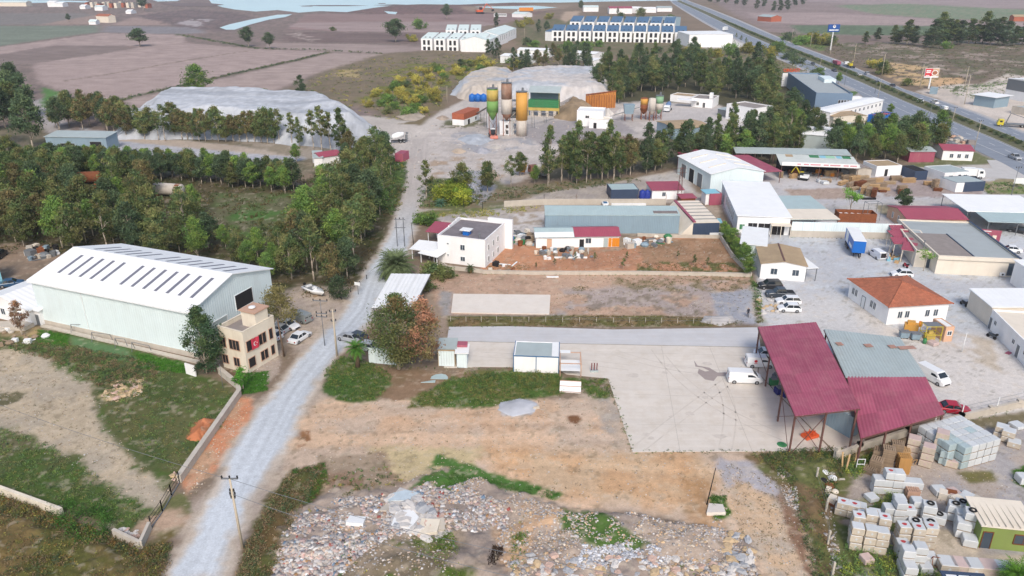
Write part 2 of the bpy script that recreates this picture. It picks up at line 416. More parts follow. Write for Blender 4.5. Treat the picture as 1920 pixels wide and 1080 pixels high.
# lots
zone([(800,515),(1000,512),(1408,516),(1432,560),(1424,608),(1100,606),(850,606),(815,570)],(190,160,138),.4,.6,rgb2=(178,150,130))
zone([(1040,545),(1410,525),(1430,600),(1050,592)],(166,158,156),.9,1,cover=.55,csc=6,op=.75)
zone([(1130,520),(1410,518),(1410,545),(1200,548)],(136,122,92),.6,.7,cover=.46,csc=2.4,op=.8)
zone([(1100,545),(1380,540),(1400,590),(1060,592)],(132,120,106),.6,.7,cover=.3,csc=1.6,op=.7)
zone([(1330,550),(1432,540),(1438,612),(1350,606)],(160,162,170),.4,.7,cover=.75)
zone([(825,545),(850,548),(846,598),(1060,598),(1060,588),(830,592),(820,570)],(158,154,152),.4,.5)
zone([(838,592),(1120,590),(1330,594),(1410,604),(1340,612),(1100,612),(840,612)],(132,112,80),.25,.4,rgb2=(106,104,62))
zone([(1330,598),(1385,597),(1390,605),(1340,607)],(188,182,178),.3,.5)
zone([(1410,560),(1470,560),(1470,605),(1420,605)],(180,166,146),.3,.6,rgb2=(110,124,74))
zone([(905,470),(1000,452),(1180,445),(1350,445),(1405,512),(1200,513),(1000,512),(900,510)],(190,140,108),.4,.6,rgb2=(178,132,104))
zone([(1190,450),(1350,446),(1385,490),(1210,496)],(166,132,104),.5,.8,rgb2=(148,118,92))
zone([(1195,490),(1380,492),(1400,512),(1190,512)],(108,106,66),.3,.6,cover=.5,csc=2)
zone([(1000,452),(1260,440),(1270,456),(1180,462),(1160,470),(1000,472)],(166,148,128),.3,.6,cover=.7)
zone([(960,400),(1030,395),(1025,455),(950,458)],(200,194,190),.3,.8,cover=.6,csc=3)
zone([(1340,430),(1365,430),(1430,560),(1420,605),(1405,520)],(150,132,106),.3,.5,rgb2=(96,108,62))
# red-brown earth in the middle
zone([(500,800),(600,750),(690,745),(950,748),(1160,740),(1200,848),(1560,846),(1420,870),(1400,900),(1520,1000),(1560,1120),(1420,1120),(1350,1010),(1250,975),(1020,960),(900,905),(760,900),(620,930),(560,900),(520,860)],(212,182,154),.6,1,rgb2=(200,178,158),stripe=(0.03,1.6,.16),amp=.22)
zone([(700,770),(1180,770),(1190,800),(1000,806),(720,800)],(202,168,138),1,1.4,rgb2=(210,184,160),stripe=(0.02,1.2,.2),op=.8)
zone([(900,830),(1300,850),(1360,900),(1290,960),(1050,930),(930,880)],(206,166,126),1.2,1.6,rgb2=(208,178,144),stripe=(-.1,1.5,.22),op=.85)
zone([(1270,890),(1345,900),(1340,1000),(1370,1060),(1320,1040),(1290,960)],(172,134,94),1,1.4,op=.8)
zone([(690,840),(900,840),(880,890),(760,905),(700,880)],(196,178,140),.5,1)
zone([(600,860),(720,845),(750,900),(720,935),(610,930)],(148,124,104),.4,1,rgb2=(166,148,128))
zone([(935,752),(980,744),(1012,756),(995,775),(945,780)],(192,192,196),.2,.5)
zone([(1063,780),(1085,776),(1094,786),(1082,796),(1066,793)],(128,92,66),.15,.2)
zone([(1133,795),(1150,791),(1160,798),(1150,805),(1136,802)],(132,98,70),.15,.2)
zone([(1085,735),(1150,740),(1180,845),(1150,840),(1110,770)],(172,162,152),.4,.8,rgb2=(186,168,150))
zone([(556,812),(582,806),(584,830),(560,838)],(150,110,78),.2,.4,cover=.6,csc=1)
zone([(1345,865),(1440,862),(1470,900),(1455,930),(1415,925),(1360,912)],(176,172,176),.4,1)
zone([(1380,900),(1450,930),(1500,1000),(1550,1110),(1450,1110),(1400,1010),(1350,960)],(204,176,146),.4,1,rgb2=(190,176,160))
zone([(1460,930),(1500,975),(1530,1090),(1552,1120),(1530,1110),(1490,1040)],(142,112,92),.3,.5)
# grass patches
zone([(612,692),(640,668),(700,680),(742,700),(735,740),(690,756),(645,752),(605,735)],(72,100,50),.3,.8,rgb2=(88,104,58))
zone([(690,685),(760,690),(860,705),(800,735),(740,752),(700,745),(735,720)],(142,118,96),.3,.8,rgb2=(128,108,84))
zone([(760,765),(790,738),(850,705),(900,693),(960,694),(1052,700),(1060,745),(1000,748),(900,763),(810,768)],(84,110,54),.3,.8,rgb2=(112,112,66))
zone([(860,690),(960,692),(900,705),(850,712)],(140,116,96),.3,.6,cover=.5,csc=2)
zone([(1055,708),(1140,710),(1150,746),(1110,750),(1085,725)],(84,104,52),.3,.6,cover=.6,csc=2)
# left plot
zone([(-200,640),(0,622),(60,612),(140,622),(345,680),(440,728),(430,790),(330,905),(300,960),(240,1000),(0,915),(-200,880)],(92,98,62),.5,1,rgb2=(80,100,50))
zone([(-200,690),(0,655),(60,660),(130,690),(175,715),(190,780),(215,830),(262,880),(330,915),(330,950),(300,965),(230,930),(160,880),(90,835),(0,800),(-200,800)],(192,176,152),.5,1.6,rgb2=(178,166,148))
zone([(-200,730),(30,735),(110,790),(60,840),(-200,830)],(108,104,78),.6,1.4,cover=.45,csc=4)
zone([(190,690),(440,722),(425,790),(330,890),(280,870),(195,800),(175,740)],(78,92,52),.5,1.5,cover=.85,csc=6,rgb2=(98,100,64))
zone([(185,742),(215,715),(270,705),(262,730),(240,745),(200,752)],(190,174,134),.3,.8,cover=.7,csc=1.5)
zone([(252,660),(350,680),(352,700),(260,690)],(70,112,40),.3,.5)
zone([(60,620),(130,628),(125,650),(70,645)],(70,112,40),.3,.5)
zone([(130,630),(240,655),(260,680),(230,678),(135,645)],(92,122,82),.3,.4)
zone([(0,612),(75,612),(70,632),(0,630)],(172,150,112),.3,.5,rgb2=(150,134,104))
zone([(350,690),(410,700),(440,725),(470,732),(455,700),(400,685)],(112,92,74),.3,.6)
zone([(440,700),(505,695),(500,735),(450,740)],(70,106,46),.2,.4)
zone([(440,745),(476,742),(470,800),(430,850),(400,890),(345,935),(335,905),(400,820)],(202,140,106),.3,.7,rgb2=(192,156,128))
zone([(350,820),(372,786),(405,788),(385,825)],(196,128,92),.2,.4)
zone([(250,995),(330,920),(350,915),(360,960),(330,1010),(290,1010)],(186,160,138),.3,.8,rgb2=(110,112,74))
zone([(-300,905),(0,915),(110,960),(215,1005),(265,1025),(290,1010),(335,985),(320,1040),(290,1120),(-300,1150)],(92,92,50),.4,.8,rgb2=(116,100,66))
zone([(0,920),(90,955),(100,975),(0,945)],(156,112,70),.2,.5,cover=.7)
# bank and rubble ground
zone([(610,868),(612,905),(570,985),(545,1120),(425,1120),(455,1030),(500,930),(545,885)],(88,90,52),.3,.7,rgb2=(100,84,56))
zone([(560,960),(620,925),(760,905),(830,885),(900,905),(1060,960),(1160,962),(1290,985),(1400,1020),(1440,1130),(500,1130),(530,1010)],(176,160,146),.5,1,rgb2=(160,146,136),key='rubble')
zone([(930,945),(1060,960),(1030,1060),(960,1080),(920,1010)],(198,166,136),.4,.8,cover=.7)
zone([(650,1010),(860,990),(850,1120),(620,1120)],(146,132,114),1.2,2.2,rgb2=(126,114,94))
zone([(740,1020),(850,1000),(890,1120),(700,1120)],(88,104,48),.4,.8,cover=.55,csc=3)
zone([(1060,960),(1120,965),(1210,1030),(1180,1040),(1050,1020),(1045,985)],(84,112,56),.3,.8,cover=.7,csc=3)
zone([(820,855),(870,870),(1050,925),(1040,935),(880,905),(830,930),(765,920),(800,895)],(80,116,56),.25,.6,cover=.7,csc=2)
zone([(1330,930),(1360,930),(1370,965),(1340,975)],(80,120,50),.2,.5,cover=.8,csc=2)
# service yard right
S=dict(soft=.4,rag=.5,amp=.06)
zone([(1385,430),(1480,438),(1660,445),(1930,430),(2500,470),(2500,800),(1930,770),(1780,790),(1700,720),(1480,625),(1438,612),(1428,560),(1415,500)],(198,202,206),rgb2=(190,192,196),**S)
zone([(1600,530),(1640,530),(1660,610),(1760,640),(1740,680),(1600,620)],(212,204,194),.6,.8)
zone([(1690,640),(1960,630),(1960,770),(1780,785),(1720,715)],(212,206,200),3,2,amp=.06)
zone([(1430,545),(1600,560),(1640,640),(1500,625),(1440,612)],(204,202,200),3,2,amp=.06)
zone([(1780,620),(1860,640),(1880,700),(1780,660)],(196,184,168),.4,.8,cover=.6)
zone([(1290,318),(1480,318),(1800,310),(1860,320),(1900,310),(2300,320),(2300,440),(1860,430),(1480,440),(1380,430),(1350,380)],(188,186,188),rgb2=(196,194,194),**S)
zone([(1470,355),(1590,352),(1600,372),(1490,375)],(170,152,140),.4,.7)
zone([(1650,330),(1850,340),(1840,372),(1660,368)],(166,152,148),.4,.8)
zone([(1480,392),(1700,376),(2300,362),(2300,386),(1860,385),(1660,398),(1500,408)],(194,190,186),.4,.5)
zone([(1640,384),(1700,385),(1680,410),(1650,400)],(148,140,118),.3,.5)
zone([(1840,345),(1870,335),(2200,330),(2200,362),(1850,364)],(116,128,80),.3,.6,rgb2=(148,138,112))
zone([(1690,318),(1820,312),(1860,305),(1880,290),(1850,275),(1780,262),(1760,300),(1700,310)],(112,116,82),.4,.7)
zone([(1700,315),(1860,308),(1930,318),(2300,350),(2300,362),(1900,335),(1700,335)],(190,184,178),.4,.5)
zone([(1560,200),(1690,205),(1770,235),(1860,278),(1870,300),(1760,262),(1640,232)],(152,146,142),.5,1.2)
zone([(1480,135),(1560,130),(1700,195),(1690,212),(1560,205),(1500,170)],(168,164,162),.5,1)
zone([(1545,165),(1610,172),(1600,180),(1560,178)],(92,118,66),.4,.5)
# block yard
zone([(1595,935),(1600,890),(1680,850),(1760,815),(1930,775),(2400,800),(2400,1250),(1600,1250),(1580,1000)],(172,160,150),.4,.8,rgb2=(164,160,160))
zone([(1390,852),(1480,846),(1580,840),(1650,836),(1660,850),(1600,880),(1580,935),(1560,1000),(1590,1120),(1540,1120),(1500,960),(1450,900)],(104,108,66),.3,.7,rgb2=(124,104,78))
zone([(1560,960),(1600,940),(1660,930),(1690,960),(1680,1120),(1570,1120)],(96,104,62),.3,.6,cover=.65,csc=3)
zone([(1800,885),(1860,880),(1870,900),(1820,905)],(110,106,66),.3,.5,cover=.6,csc=2)
zone([(1895,880),(1930,870),(1930,920),(1905,905)],(76,104,48),.2,.4)
zone([(1735,990),(1830,1000),(1840,1040),(1960,1045),(1960,1080),(1760,1060)],(198,184,164),.3,.4)
zone([(1740,800),(1930,770),(1930,792),(1760,816)],(118,110,86),.3,.5)
# rubble relief
if 'rubble' in MASK:
 GZ+=MASK['rubble']*(fbm(GX/3.4,GY/3.4,91,4)-0.28)*1.9
 GZ=np.maximum(GZ,0)
def relief(pts,h,sc=2.0,seed=3):
 W=wpoly(pts);s=sdf(W,GX,GY);m=sm(0,2.0,-s);GZ[:]+=m*h*fbm(GX/sc,GY/sc,seed,4)
relief([(610,868),(600,905),(560,985),(530,1120),(440,1120),(470,1030),(510,930),(545,885)],1.0)
relief([(1460,860),(1580,850),(1560,930),(1550,1120),(1500,1000)],0.9)
relief([(-200,930),(60,960),(270,1035),(310,1120),(-200,1200)],1.1)
relief([(350,820),(372,782),(408,784),(388,828)],2.0)
# dry scuffs, dust and weed specks everywhere on open soil near the site
near=1-sm(180,320,GY)
sp=fbm(GX/.7+9,GY/.7,141,3);sp2=fbm(GX/2.6,GY/2.6,151,4)
a_=(sm(.60,.72,sp)*sm(.45,.6,sp2)*.38*near)[:,None];C=C*(1-a_)+np.array(alb((112,104,80)))[None]*a_
a_=(sm(.62,.75,fbm(GX/1.1,GY/.9,161,3))*.3*near)[:,None];C=C*(1-a_)+np.array(alb((206,192,172)))[None]*a_
# dirt road painted along its length: pale wheel bands, dusty edges
RL=[(290,1095),(345,1010),(390,930),(440,830),(500,742),(560,672),(600,628),(645,580),(690,500),(722,450),(742,400),(755,370),(765,330),(765,290),(772,262)]
RR=[(425,1095),(442,1010),(480,930),(535,850),(568,780),(598,720),(622,680),(662,640),(700,600),(718,558),(748,510),(768,470),(780,430),(786,400),(795,370),(803,330),(805,290),(800,258)]
road_poly=wpoly(RL+RR[::-1])
sr=sdf(road_poly,GX,GY)+(N1-.5)*1.4+(N5-.5)*1.2
al=1-sm(-0.5,0.9,sr)
cen=[Vector(P2(((RL[i][0]+RR[min(int(i*len(RR)/len(RL)),len(RR)-1)][0])/2,RL[i][1])))for i in range(len(RL))]
dl=np.full(len(GX),1e9);
for i in range(len(cen)-1):
 a,b=cen[i],cen[i+1];e=b-a;L=e.length;wx=GX-a.x;wy=GY-a.y
 t=np.clip((wx*e.x+wy*e.y)/(L*L),0,1);dd=np.hypot(wx-t*e.x,wy-t*e.y);sg=np.sign(wx*e.y-wy*e.x)
 dl=np.where(dd<np.abs(dl),dd*sg,dl)
st=fbm(dl*1.6+50,GY/25,71,3)
inner=1-sm(-1.5,0.1,sr)
rc=np.array(alb((192,180,166)))[None,:]*(1-inner[:,None])+np.array(alb((200,206,212)))[None,:]*inner[:,None]
far=sm(150,210,GY)[:,None];rc=rc*(1-far)+np.array(alb((188,180,174)))[None,:]*far
rc=rc*(1+(st-.5)*.34+(N1-.5)*.05+(N5-.5)*.05+(NF-.5)*.05)[:,None]
rut=sum(np.exp(-((np.abs(dl+.5*(fbm(GY/18,GY*0,5)-.5))-c_)/.35)**2)for c_ in(.9,2.7));rc=rc*(1-.09*rut*sm(.3,.6,fbm(GX/6,GY/14,44)))[:,None]
C=C*(1-al[:,None])+rc*al[:,None]
GZ=GZ*(1-al)
MASK['road']=(sr<0.2)
gm=bpy.data.materials.new('ground_soil');gm.use_nodes=True
_n=gm.node_tree.nodes;_l=gm.node_tree.links;_b=_n['Principled BSDF'];_b.inputs['Roughness'].default_value=0.95;_b.inputs['Specular IOR Level'].default_value=0.1
_a=_n.new('ShaderNodeAttribute');_a.attribute_name='Col';_t=_n.new('ShaderNodeTexCoord');prev=_a.outputs['Color']
for sc,am,dt in((4.5,.17,6),(1.2,.14,8),(0.06,.07,4)):
 z=_n.new('ShaderNodeTexNoise');z.inputs['Scale'].default_value=sc;z.inputs['Detail'].default_value=dt;z.inputs['Roughness'].default_value=.7
 _l.new(_t.outputs['Object'],z.inputs['Vector']);r_=_n.new('ShaderNodeMapRange');r_.inputs['From Min'].default_value=.28;r_.inputs['From Max'].default_value=.72
 r_.inputs['To Min'].default_value=1-am;r_.inputs['To Max'].default_value=1+am;_l.new(z.outputs[0],r_.inputs[0])
 s_=_n.new('ShaderNodeVectorMath');s_.operation='SCALE';_l.new(prev,s_.inputs[0]);_l.new(r_.outputs[0],s_.inputs['Scale']);prev=s_.outputs[0]
 if sc==4.5:nb=z
_l.new(prev,_b.inputs['Base Color'])
bp=_n.new('ShaderNodeBump');bp.inputs['Strength'].default_value=.4;bp.inputs['Distance'].default_value=.06;_l.new(nb.outputs[0],bp.inputs['Height']);_l.new(bp.outputs[0],_b.inputs['Normal'])
nr=len(rows)
idx=np.arange(nr*ncol).reshape(nr,ncol)
# rows run far -> near; wind so normals point up
Fq=np.stack([idx[1:,:-1],idx[1:,1:],idx[:-1,1:],idx[:-1,:-1]],-1).reshape(-1,4)
def ground_piece(name,fsel):
 F=Fq[fsel];used=np.unique(F);remap=np.zeros(nr*ncol,np.int32);remap[used]=np.arange(len(used))
 V=np.stack([GX,GY,GZ],1)[used];F2=remap[F]
 me=bpy.data.meshes.new(name)
 me.vertices.add(len(V));me.vertices.foreach_set('co',V.astype(np.float32).ravel())
 me.loops.add(F2.size);me.loops.foreach_set('vertex_index',F2.astype(np.int32).ravel())
 me.polygons.add(len(F2));me.polygons.foreach_set('loop_start',np.arange(0,F2.size,4,dtype=np.int32));me.polygons.foreach_set('loop_total',np.full(len(F2),4,np.int32))
 me.update(calc_edges=True)
 me.polygons.foreach_set('use_smooth',np.ones(len(F2),bool))
 at=me.attributes.new('Col','FLOAT_COLOR','POINT');cc=np.ones((len(V),4),np.float32);cc[:,:3]=C[used];at.data.foreach_set('color',cc.ravel())
 me.materials.append(gm);return tag(link(name,me),kind='structure')
rf=MASK['road'][Fq].sum(1)>=3
def pmask(pts):
 W=wpoly(pts);cx=GX[Fq].mean(1);cy=GY[Fq].mean(1);return sdf(W,cx,cy)<0
f1=pmask([(-300,95),(0,88),(110,73),(190,62),(262,63),(350,66),(345,80),(480,92),(617,97),(440,139),(225,188),(180,184),(100,165),(75,155),(60,115),(-300,130)])&~rf
f2=pmask([(232,190),(440,142),(620,99),(722,102),(590,140),(480,183),(330,188),(255,202)])&~rf
f3=pmask([(540,55),(572,27),(760,27),(905,26),(1010,28),(940,45),(870,50),(845,62),(790,61),(640,59)])
f4=pmask([(1400,24),(1560,24),(1820,40),(2500,50),(2500,62),(1560,46),(1430,42)])
ground_piece('dirt_road',rf)
for f in(f1,f2,f3,f4):ground_piece('ploughed_field',f)
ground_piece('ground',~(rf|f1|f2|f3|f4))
# ================================================================ flat sheets
def sheet(name,pts,m,z,kind='structure',thick=None,world=False,label=None):
 W=pts if world else wpoly(pts);mb=MB();mb.prism(W,z-(thick or 0.02),z)
 return tag(mb.build(name,m),kind=kind)
m_conc=mat('pale_concrete',(220,212,202),.9,.08,.12,bump=.01,dirt=.5,dirtcol=(190,174,152),spec=.2,streak=.045)
m_conc2=mat('grey_concrete',(196,194,192),.9,.08,.3,bump=.01,dirt=.3,dirtcol=(160,154,148),spec=.2)
m_white_conc=mat('new_concrete',(228,220,210),.9,.06,.4,bump=.01,dirt=.25,dirtcol=(196,176,152),spec=.2)
sheet('concrete_yard',[(836,640),(960,643),(1425,652),(1420,700),(1560,846),(1186,848),(1140,710),(1062,702),(1042,690),(900,688),(870,690),(832,690)],m_conc,.05,thick=.08)
sheet('concrete_yard',[(1426,652),(1500,655),(1560,720),(1625,832),(1564,846),(1422,700)],m_conc,.05,thick=.08)
m_lane=mat('gravel_lane',(204,204,206),.95,.08,.3,bump=.02,dirt=.3,dirtcol=(190,178,166),streak=.06)
sheet('gravel_lane',[(842,613),(960,612),(1150,618),(1420,614),(1426,651),(960,642),(838,639)],m_lane,.03)
t=MB();t.prism(wpoly([(850,552),(1032,554),(1030,590),(846,587)]),0,.15)
tag(t.build('concrete_slab',m_white_conc),'pale bare concrete slab lying on the dirt lot behind the lane','slab')
# dark spilled stain and joints in the yard
m_stain=mat('wet_stain',(162,150,146),.8,.1,1)
sheet('yard_stain',[(1301,676),(1308,686),(1330,690),(1345,699),(1362,699),(1360,706),(1345,706),(1338,715),(1322,712),(1308,700),(1310,692),(1322,697),(1330,696),(1318,690),(1304,688)],m_stain,.056,thick=.004)
m_joint=mat('joint_line',(188,180,170),.9,.1)
for a,b in(((1330,650),(1410,846)),((1190,740),(1470,748)),((1195,796),(1520,800)),((1240,648),(1275,847)),((1440,660),(1545,845)),((1120,660),(1425,668))):
 A=P(*a);B_=P(*b);d=(B_-A).normalized();n=Vector((-d.y,d.x,0))*.03
 q=MB();q.add([A+n+Vector((0,0,.055)),A-n+Vector((0,0,.055)),B_-n+Vector((0,0,.055)),B_+n+Vector((0,0,.055))],[(0,1,2,3)])
 tag(q.build('concrete_joint',m_joint),kind='structure')
# faint tyre tracks and small spills on the yard
m_track=mat('tyre_track',(206,197,186),.9,.16,.8,dirt=.5,dirtcol=(220,212,202));m_spill=mat('old_spill',(206,197,187),.9,.2,1.2,dirt=.5,dirtcol=(214,206,196))
for(p0,p1,p2)in(((1150,660),(1260,700),(1380,700)),((1200,840),(1300,760),(1400,690)),((1230,655),(1300,760),(1470,820)),((900,665),(1050,672),(1180,690)),((1360,840),(1380,760),(1350,720))):
 A,B_,C_=(P(*p)for p in(p0,p1,p2));q=MB()
 for off in(-.8,.8):
  pr=None
  for i in range(15):
   t_=i/14;c_=A*(1-t_)**2+B_*2*t_*(1-t_)+C_*t_**2;d_=((B_-A)*(1-t_)+(C_-B_)*t_).normalized();n_=Vector((-d_.y,d_.x,0));a_=c_+n_*(off-.1)+Vector((0,0,.053));b_=c_+n_*(off+.1)+Vector((0,0,.053))
   if pr:q.add([pr[0],a_,b_,pr[1]],[(0,3,2,1)])
   pr=(a_,b_)
 tag(q.build('tyre_track',m_track),kind='structure')
_r=random.Random(12)
for k in range(16):
 c_=P(_r.uniform(1180,1420),_r.uniform(665,835));s_=_r.uniform(.3,1.1);pts=[(c_.x+s_*_r.uniform(.5,1.2)*math.cos(a_*.7),c_.y+s_*_r.uniform(.4,.9)*math.sin(a_*.7))for a_ in range(9)]
 q=MB();q.prism(pts,.05,.0545);tag(q.build('yard_spill',m_spill),kind='structure')
# sea, lagoon channels
m_water=mat('sea_water',(206,232,236),.55,.04,.01,bump=.3,spec=.5)
def water(name,pts,z=.25):return sheet(name,pts,m_water,z,thick=.1)
water('sea',[(372,-8),(392,0),(398,8),(418,14),(440,18),(480,22),(520,19),(560,24),(600,21),(650,23),(700,15),(740,10),(790,8),(860,9),(960,5),(1050,5),(1140,3),(1270,1),(1330,-8),(1500,-30),(1700,-50),(-500,-50),(-200,-40),(250,-20)])
water('lagoon_channel',[(412,52),(430,46),(470,37),(520,28),(548,27),(536,32),(505,37),(470,46),(440,56),(424,56)])
water('lagoon_channel',[(-300,2),(60,0),(168,2),(160,5),(130,4),(60,6),(-300,10)])
water('lagoon_channel',[(285,0),(345,-2),(332,2),(296,3)])
water('lagoon_channel',[(890,13),(1000,11),(1045,14),(1000,18),(930,16)])
water('lagoon_channel',[(720,21),(745,23),(742,27),(728,26)])
m_bar=mat('mud_bar',(120,106,104),.95,.1,.02)
for pts in([(560,11),(600,10),(650,10),(690,11),(650,12),(600,12)],[(700,10),(740,8.6),(760,9.2),(730,11)],[(565,12.4),(586,12),(586,12.8),(566,13)],[(708,6.6),(722,6.2),(724,7.4),(712,7.8)],[(300,7),(380,5),(420,9),(400,12),(330,12)]):
 sheet('mud_bar',pts,m_bar,.4,thick=.1)
# ================================================================ highway
m_asph=mat('asphalt',(142,150,162),.9,.08,.15,bump=.01,dirt=.2,dirtcol=(165,165,168),spec=.2,streak=.12)
m_shoulder=mat('road_shoulder',(178,176,176),.95,.08,.2)
m_paint=mat('road_paint',(226,228,230),.8,.1,1)
m_kerb=mat('kerb_stone',(186,184,180),.9,.1,1)
UP_O=[(1270,-8),(1292,3),(1330,17),(1380,37),(1440,63),(1502,89),(1565,112),(1628,139),(1690,166),(1765,190),(1830,213),(1920,250),(2100,322)]
UP_I=[(1262,-8),(1279,3),(1316,18),(1362,38),(1416,61),(1474,85),(1530,107),(1596,132),(1660,158),(1718,183),(1790,212),(1880,249),(2060,326)]
LO_I=[(1258,-8),(1272,4),(1306,19),(1350,40),(1400,64),(1457,89),(1512,112),(1576,138),(1640,166),(1700,192),(1772,222),(1860,259),(2040,338)]
LO_O=[(1250,-8),(1262,6),(1288,22),(1322,42),(1366,66),(1420,92),(1472,114),(1528,138),(1590,162),(1650,189),(1712,217),(1795,254),(1960,326)]
def ribbon(name,A,B,m,z,z2=None):
 q=MB();n=len(A);vs=[]
 for a,b in zip(A,B):vs+=[tuple(P(*a)[:2])+(z,),tuple(P(*b)[:2])+(z,)]
 q.add(vs,[(2*i,2*i+1,2*i+3,2*i+2)for i in range(n-1)]);return tag(q.build(name,m),kind='structure')
def lerp(A,B,t):return[(a[0]+(b[0]-a[0])*t,a[1]+(b[1]-a[1])*t)for a,b in zip(A,B)]
out_sh=[(a[0]+(a[0]-b[0])*.25,a[1]+(a[1]-b[1])*.25)for a,b in zip(UP_O,UP_I)]
ribbon('road_shoulder',out_sh,UP_O,m_shoulder,.05)
in_sh=[(a[0]+(a[0]-b[0])*.15,a[1]+(a[1]-b[1])*.15)for a,b in zip(LO_O,LO_I)]
ribbon('road_shoulder',LO_O,in_sh,m_shoulder,.05)
ribbon('highway',UP_O,UP_I,m_asph,.08);ribbon('highway',LO_I,LO_O,m_asph,.08)
for s,t0 in(('u',.06),('u',.94),('l',.06),('l',.94)):
 A,B_=(UP_O,UP_I)if s=='u' else(LO_I,LO_O);ribbon('edge_line',lerp(A,B_,t0),lerp(A,B_,t0+.018),m_paint,.1)
# median: kerbs and planting strip
med=MB();
for A,B_ in((UP_I,LO_I),):
 a=[P(*p)for p in A];b=[P(*p)for p in B_]
 ribbon('median_strip',[p for p in A],[p for p in B_],mat('median_soil',(104,104,78),.95,.2,.5),.2)
for line in(UP_I,LO_I):
 q=MB()
 for i in range(len(line)-1):
  a=P(*line[i]);b=P(*line[i+1]);d=b-a;L=d.length
  q.cbox((a.x+b.x)/2,(a.y+b.y)/2,.12,L,.3,.22,math.atan2(d.y,d.x))
 tag(q.build('kerb',m_kerb),kind='structure')
# dashed lane lines
for A,B_ in((UP_O,UP_I),(LO_I,LO_O)):
 c=[P(*p)for p in lerp(A,B_,.5)];q=MB()
 for i in range(len(c)-1):
  d=c[i+1]-c[i];L=d.length;d.normalize();n=Vector((-d.y,d.x,0))*.1;s_=0
  while s_<L:
   a=c[i]+d*s_;b=c[i]+d*min(s_+4,L);z=Vector((0,0,.1))
   q.add([a+n+z,a-n+z,b-n+z,b+n+z],[(0,1,2,3)]);s_+=11
 tag(q.build('lane_line',m_paint),kind='structure')
# side turn joining the highway
sheet('side_road',[(1600,166),(1650,189),(1712,217),(1795,254),(1900,300),(1960,326),(1990,350),(1930,334),(1880,306),(1800,268),(1740,240),(1690,222),(1640,200)],m_asph,.07)
sheet('side_road',[(1850,300),(1880,300),(1960,345),(1960,372),(1900,336),(1800,330),(1700,334),(1700,324),(1800,318),(1860,315)],m_conc2,.055)
# ================================================================ GRAVEL HEAPS
def heap(name,label,poly,h,col,seed,col2=None,edge=8.0,res=90,ridge=None,pw=1.0,strata=0,rough=.06,cat='heap',flat=.8,gully=.06):
 W=np.array(wpoly(poly));lo=W.min(0)-1;hi=W.max(0)+1;n=res
 X,Y=np.meshgrid(np.linspace(lo[0],hi[0],n),np.linspace(lo[1],hi[1],n));s=sdf(W,X,Y)+(fbm(X/6,Y/6,seed)-.5)*edge*.35
 t=np.clip(-s/edge,0,1)**pw;Z=h*np.minimum(t,flat+.2*t)*(1+.3*(fbm(X/14,Y/14,seed+3)-.5))+rough*h*(fbm(X/2.2,Y/2.2,seed+5)-.5)*(t>0)*2;Z=Z-(gully*h*np.abs(fbm(X/3.5,Y/9,seed+21,4)-.5)*2)*np.clip(t*3,0,1);Z=np.where(t>0,np.maximum(Z,0.02),-.4)
 idx=np.arange(n*n).reshape(n,n);F=np.stack([idx[:-1,:-1],idx[:-1,1:],idx[1:,1:],idx[1:,:-1]],-1).reshape(-1,4)
 keep=(t.ravel()[F]>0).any(1);F=F[keep];used=np.unique(F);rm=np.zeros(n*n,int);rm[used]=np.arange(len(used));V=np.stack([X.ravel(),Y.ravel(),Z.ravel()],1)[used];cen=V.mean(0);cen[2]=0;V=V-cen
 a=np.array(alb(col));b_=np.array(alb(col2 or col));fc=V[rm[F]].mean(1)+cen
 m_=sm(.4,.62,fbm(fc[:,0]/16,fc[:,1]/10,seed+9))[:,None];c=a*(1-m_)+b_*m_;c=c*(1+.22*(fbm(fc[:,0]/1.5,fc[:,1]/3,seed+11)-.5)*2)[:,None]
 o=link(name,npmesh(name,V,rm[F],MATS['heap_gravel'],c,True),None,tuple(cen));return tag(o,label,cat)
mat('heap_gravel',(200,200,200),.95,.07,.8,attr=True,bump=.05,spec=.1)
heap('gravel_heap','long pale grey crushed stone heap behind the row of young trees',[(216,262),(262,206),(300,196),(345,193),(480,196),(640,206),(700,236),(728,262),(650,282),(500,268),(400,262)],9.5,(192,196,202),1,(172,176,182),edge=12,res=170,flat=1,rough=.012,gully=.03)
heap('gravel_heap','low pale shoulder at the left tip of the long stone heap',[(214,250),(232,220),(290,208),(290,240),(250,262)],4,(200,205,212),2,edge=6,res=60)
heap('stone_heap','broad sandy crushed stone heap behind the silos',[(842,178),(866,152),(905,140),(968,142),(980,165),(985,182),(920,184),(880,190)],8.6,(196,186,174),3,(176,182,190),edge=10,res=110,flat=.5,rough=.04)
heap('stone_heap','widest pale stone heap between the silos and the tall wood',[(925,184),(930,160),(975,146),(1060,142),(1130,146),(1150,166),(1154,190),(1075,192),(1000,190)],10.2,(200,194,190),4,(184,188,194),edge=10,res=120,flat=.5,rough=.04)
heap('stone_heap','small grey cone heap between the bin roof and the rusty hopper wall',[(1046,200),(1060,184),(1085,182),(1100,196),(1080,208)],5,(178,172,168),5,(196,180,160),edge=9,res=50)
heap('stone_heap','brown earth bank with dry grass beside the green bin',[(1040,222),(1050,196),(1090,194),(1120,206),(1112,224),(1070,228)],4,(168,146,120),6,(146,128,104),edge=6,res=50,rough=.2)
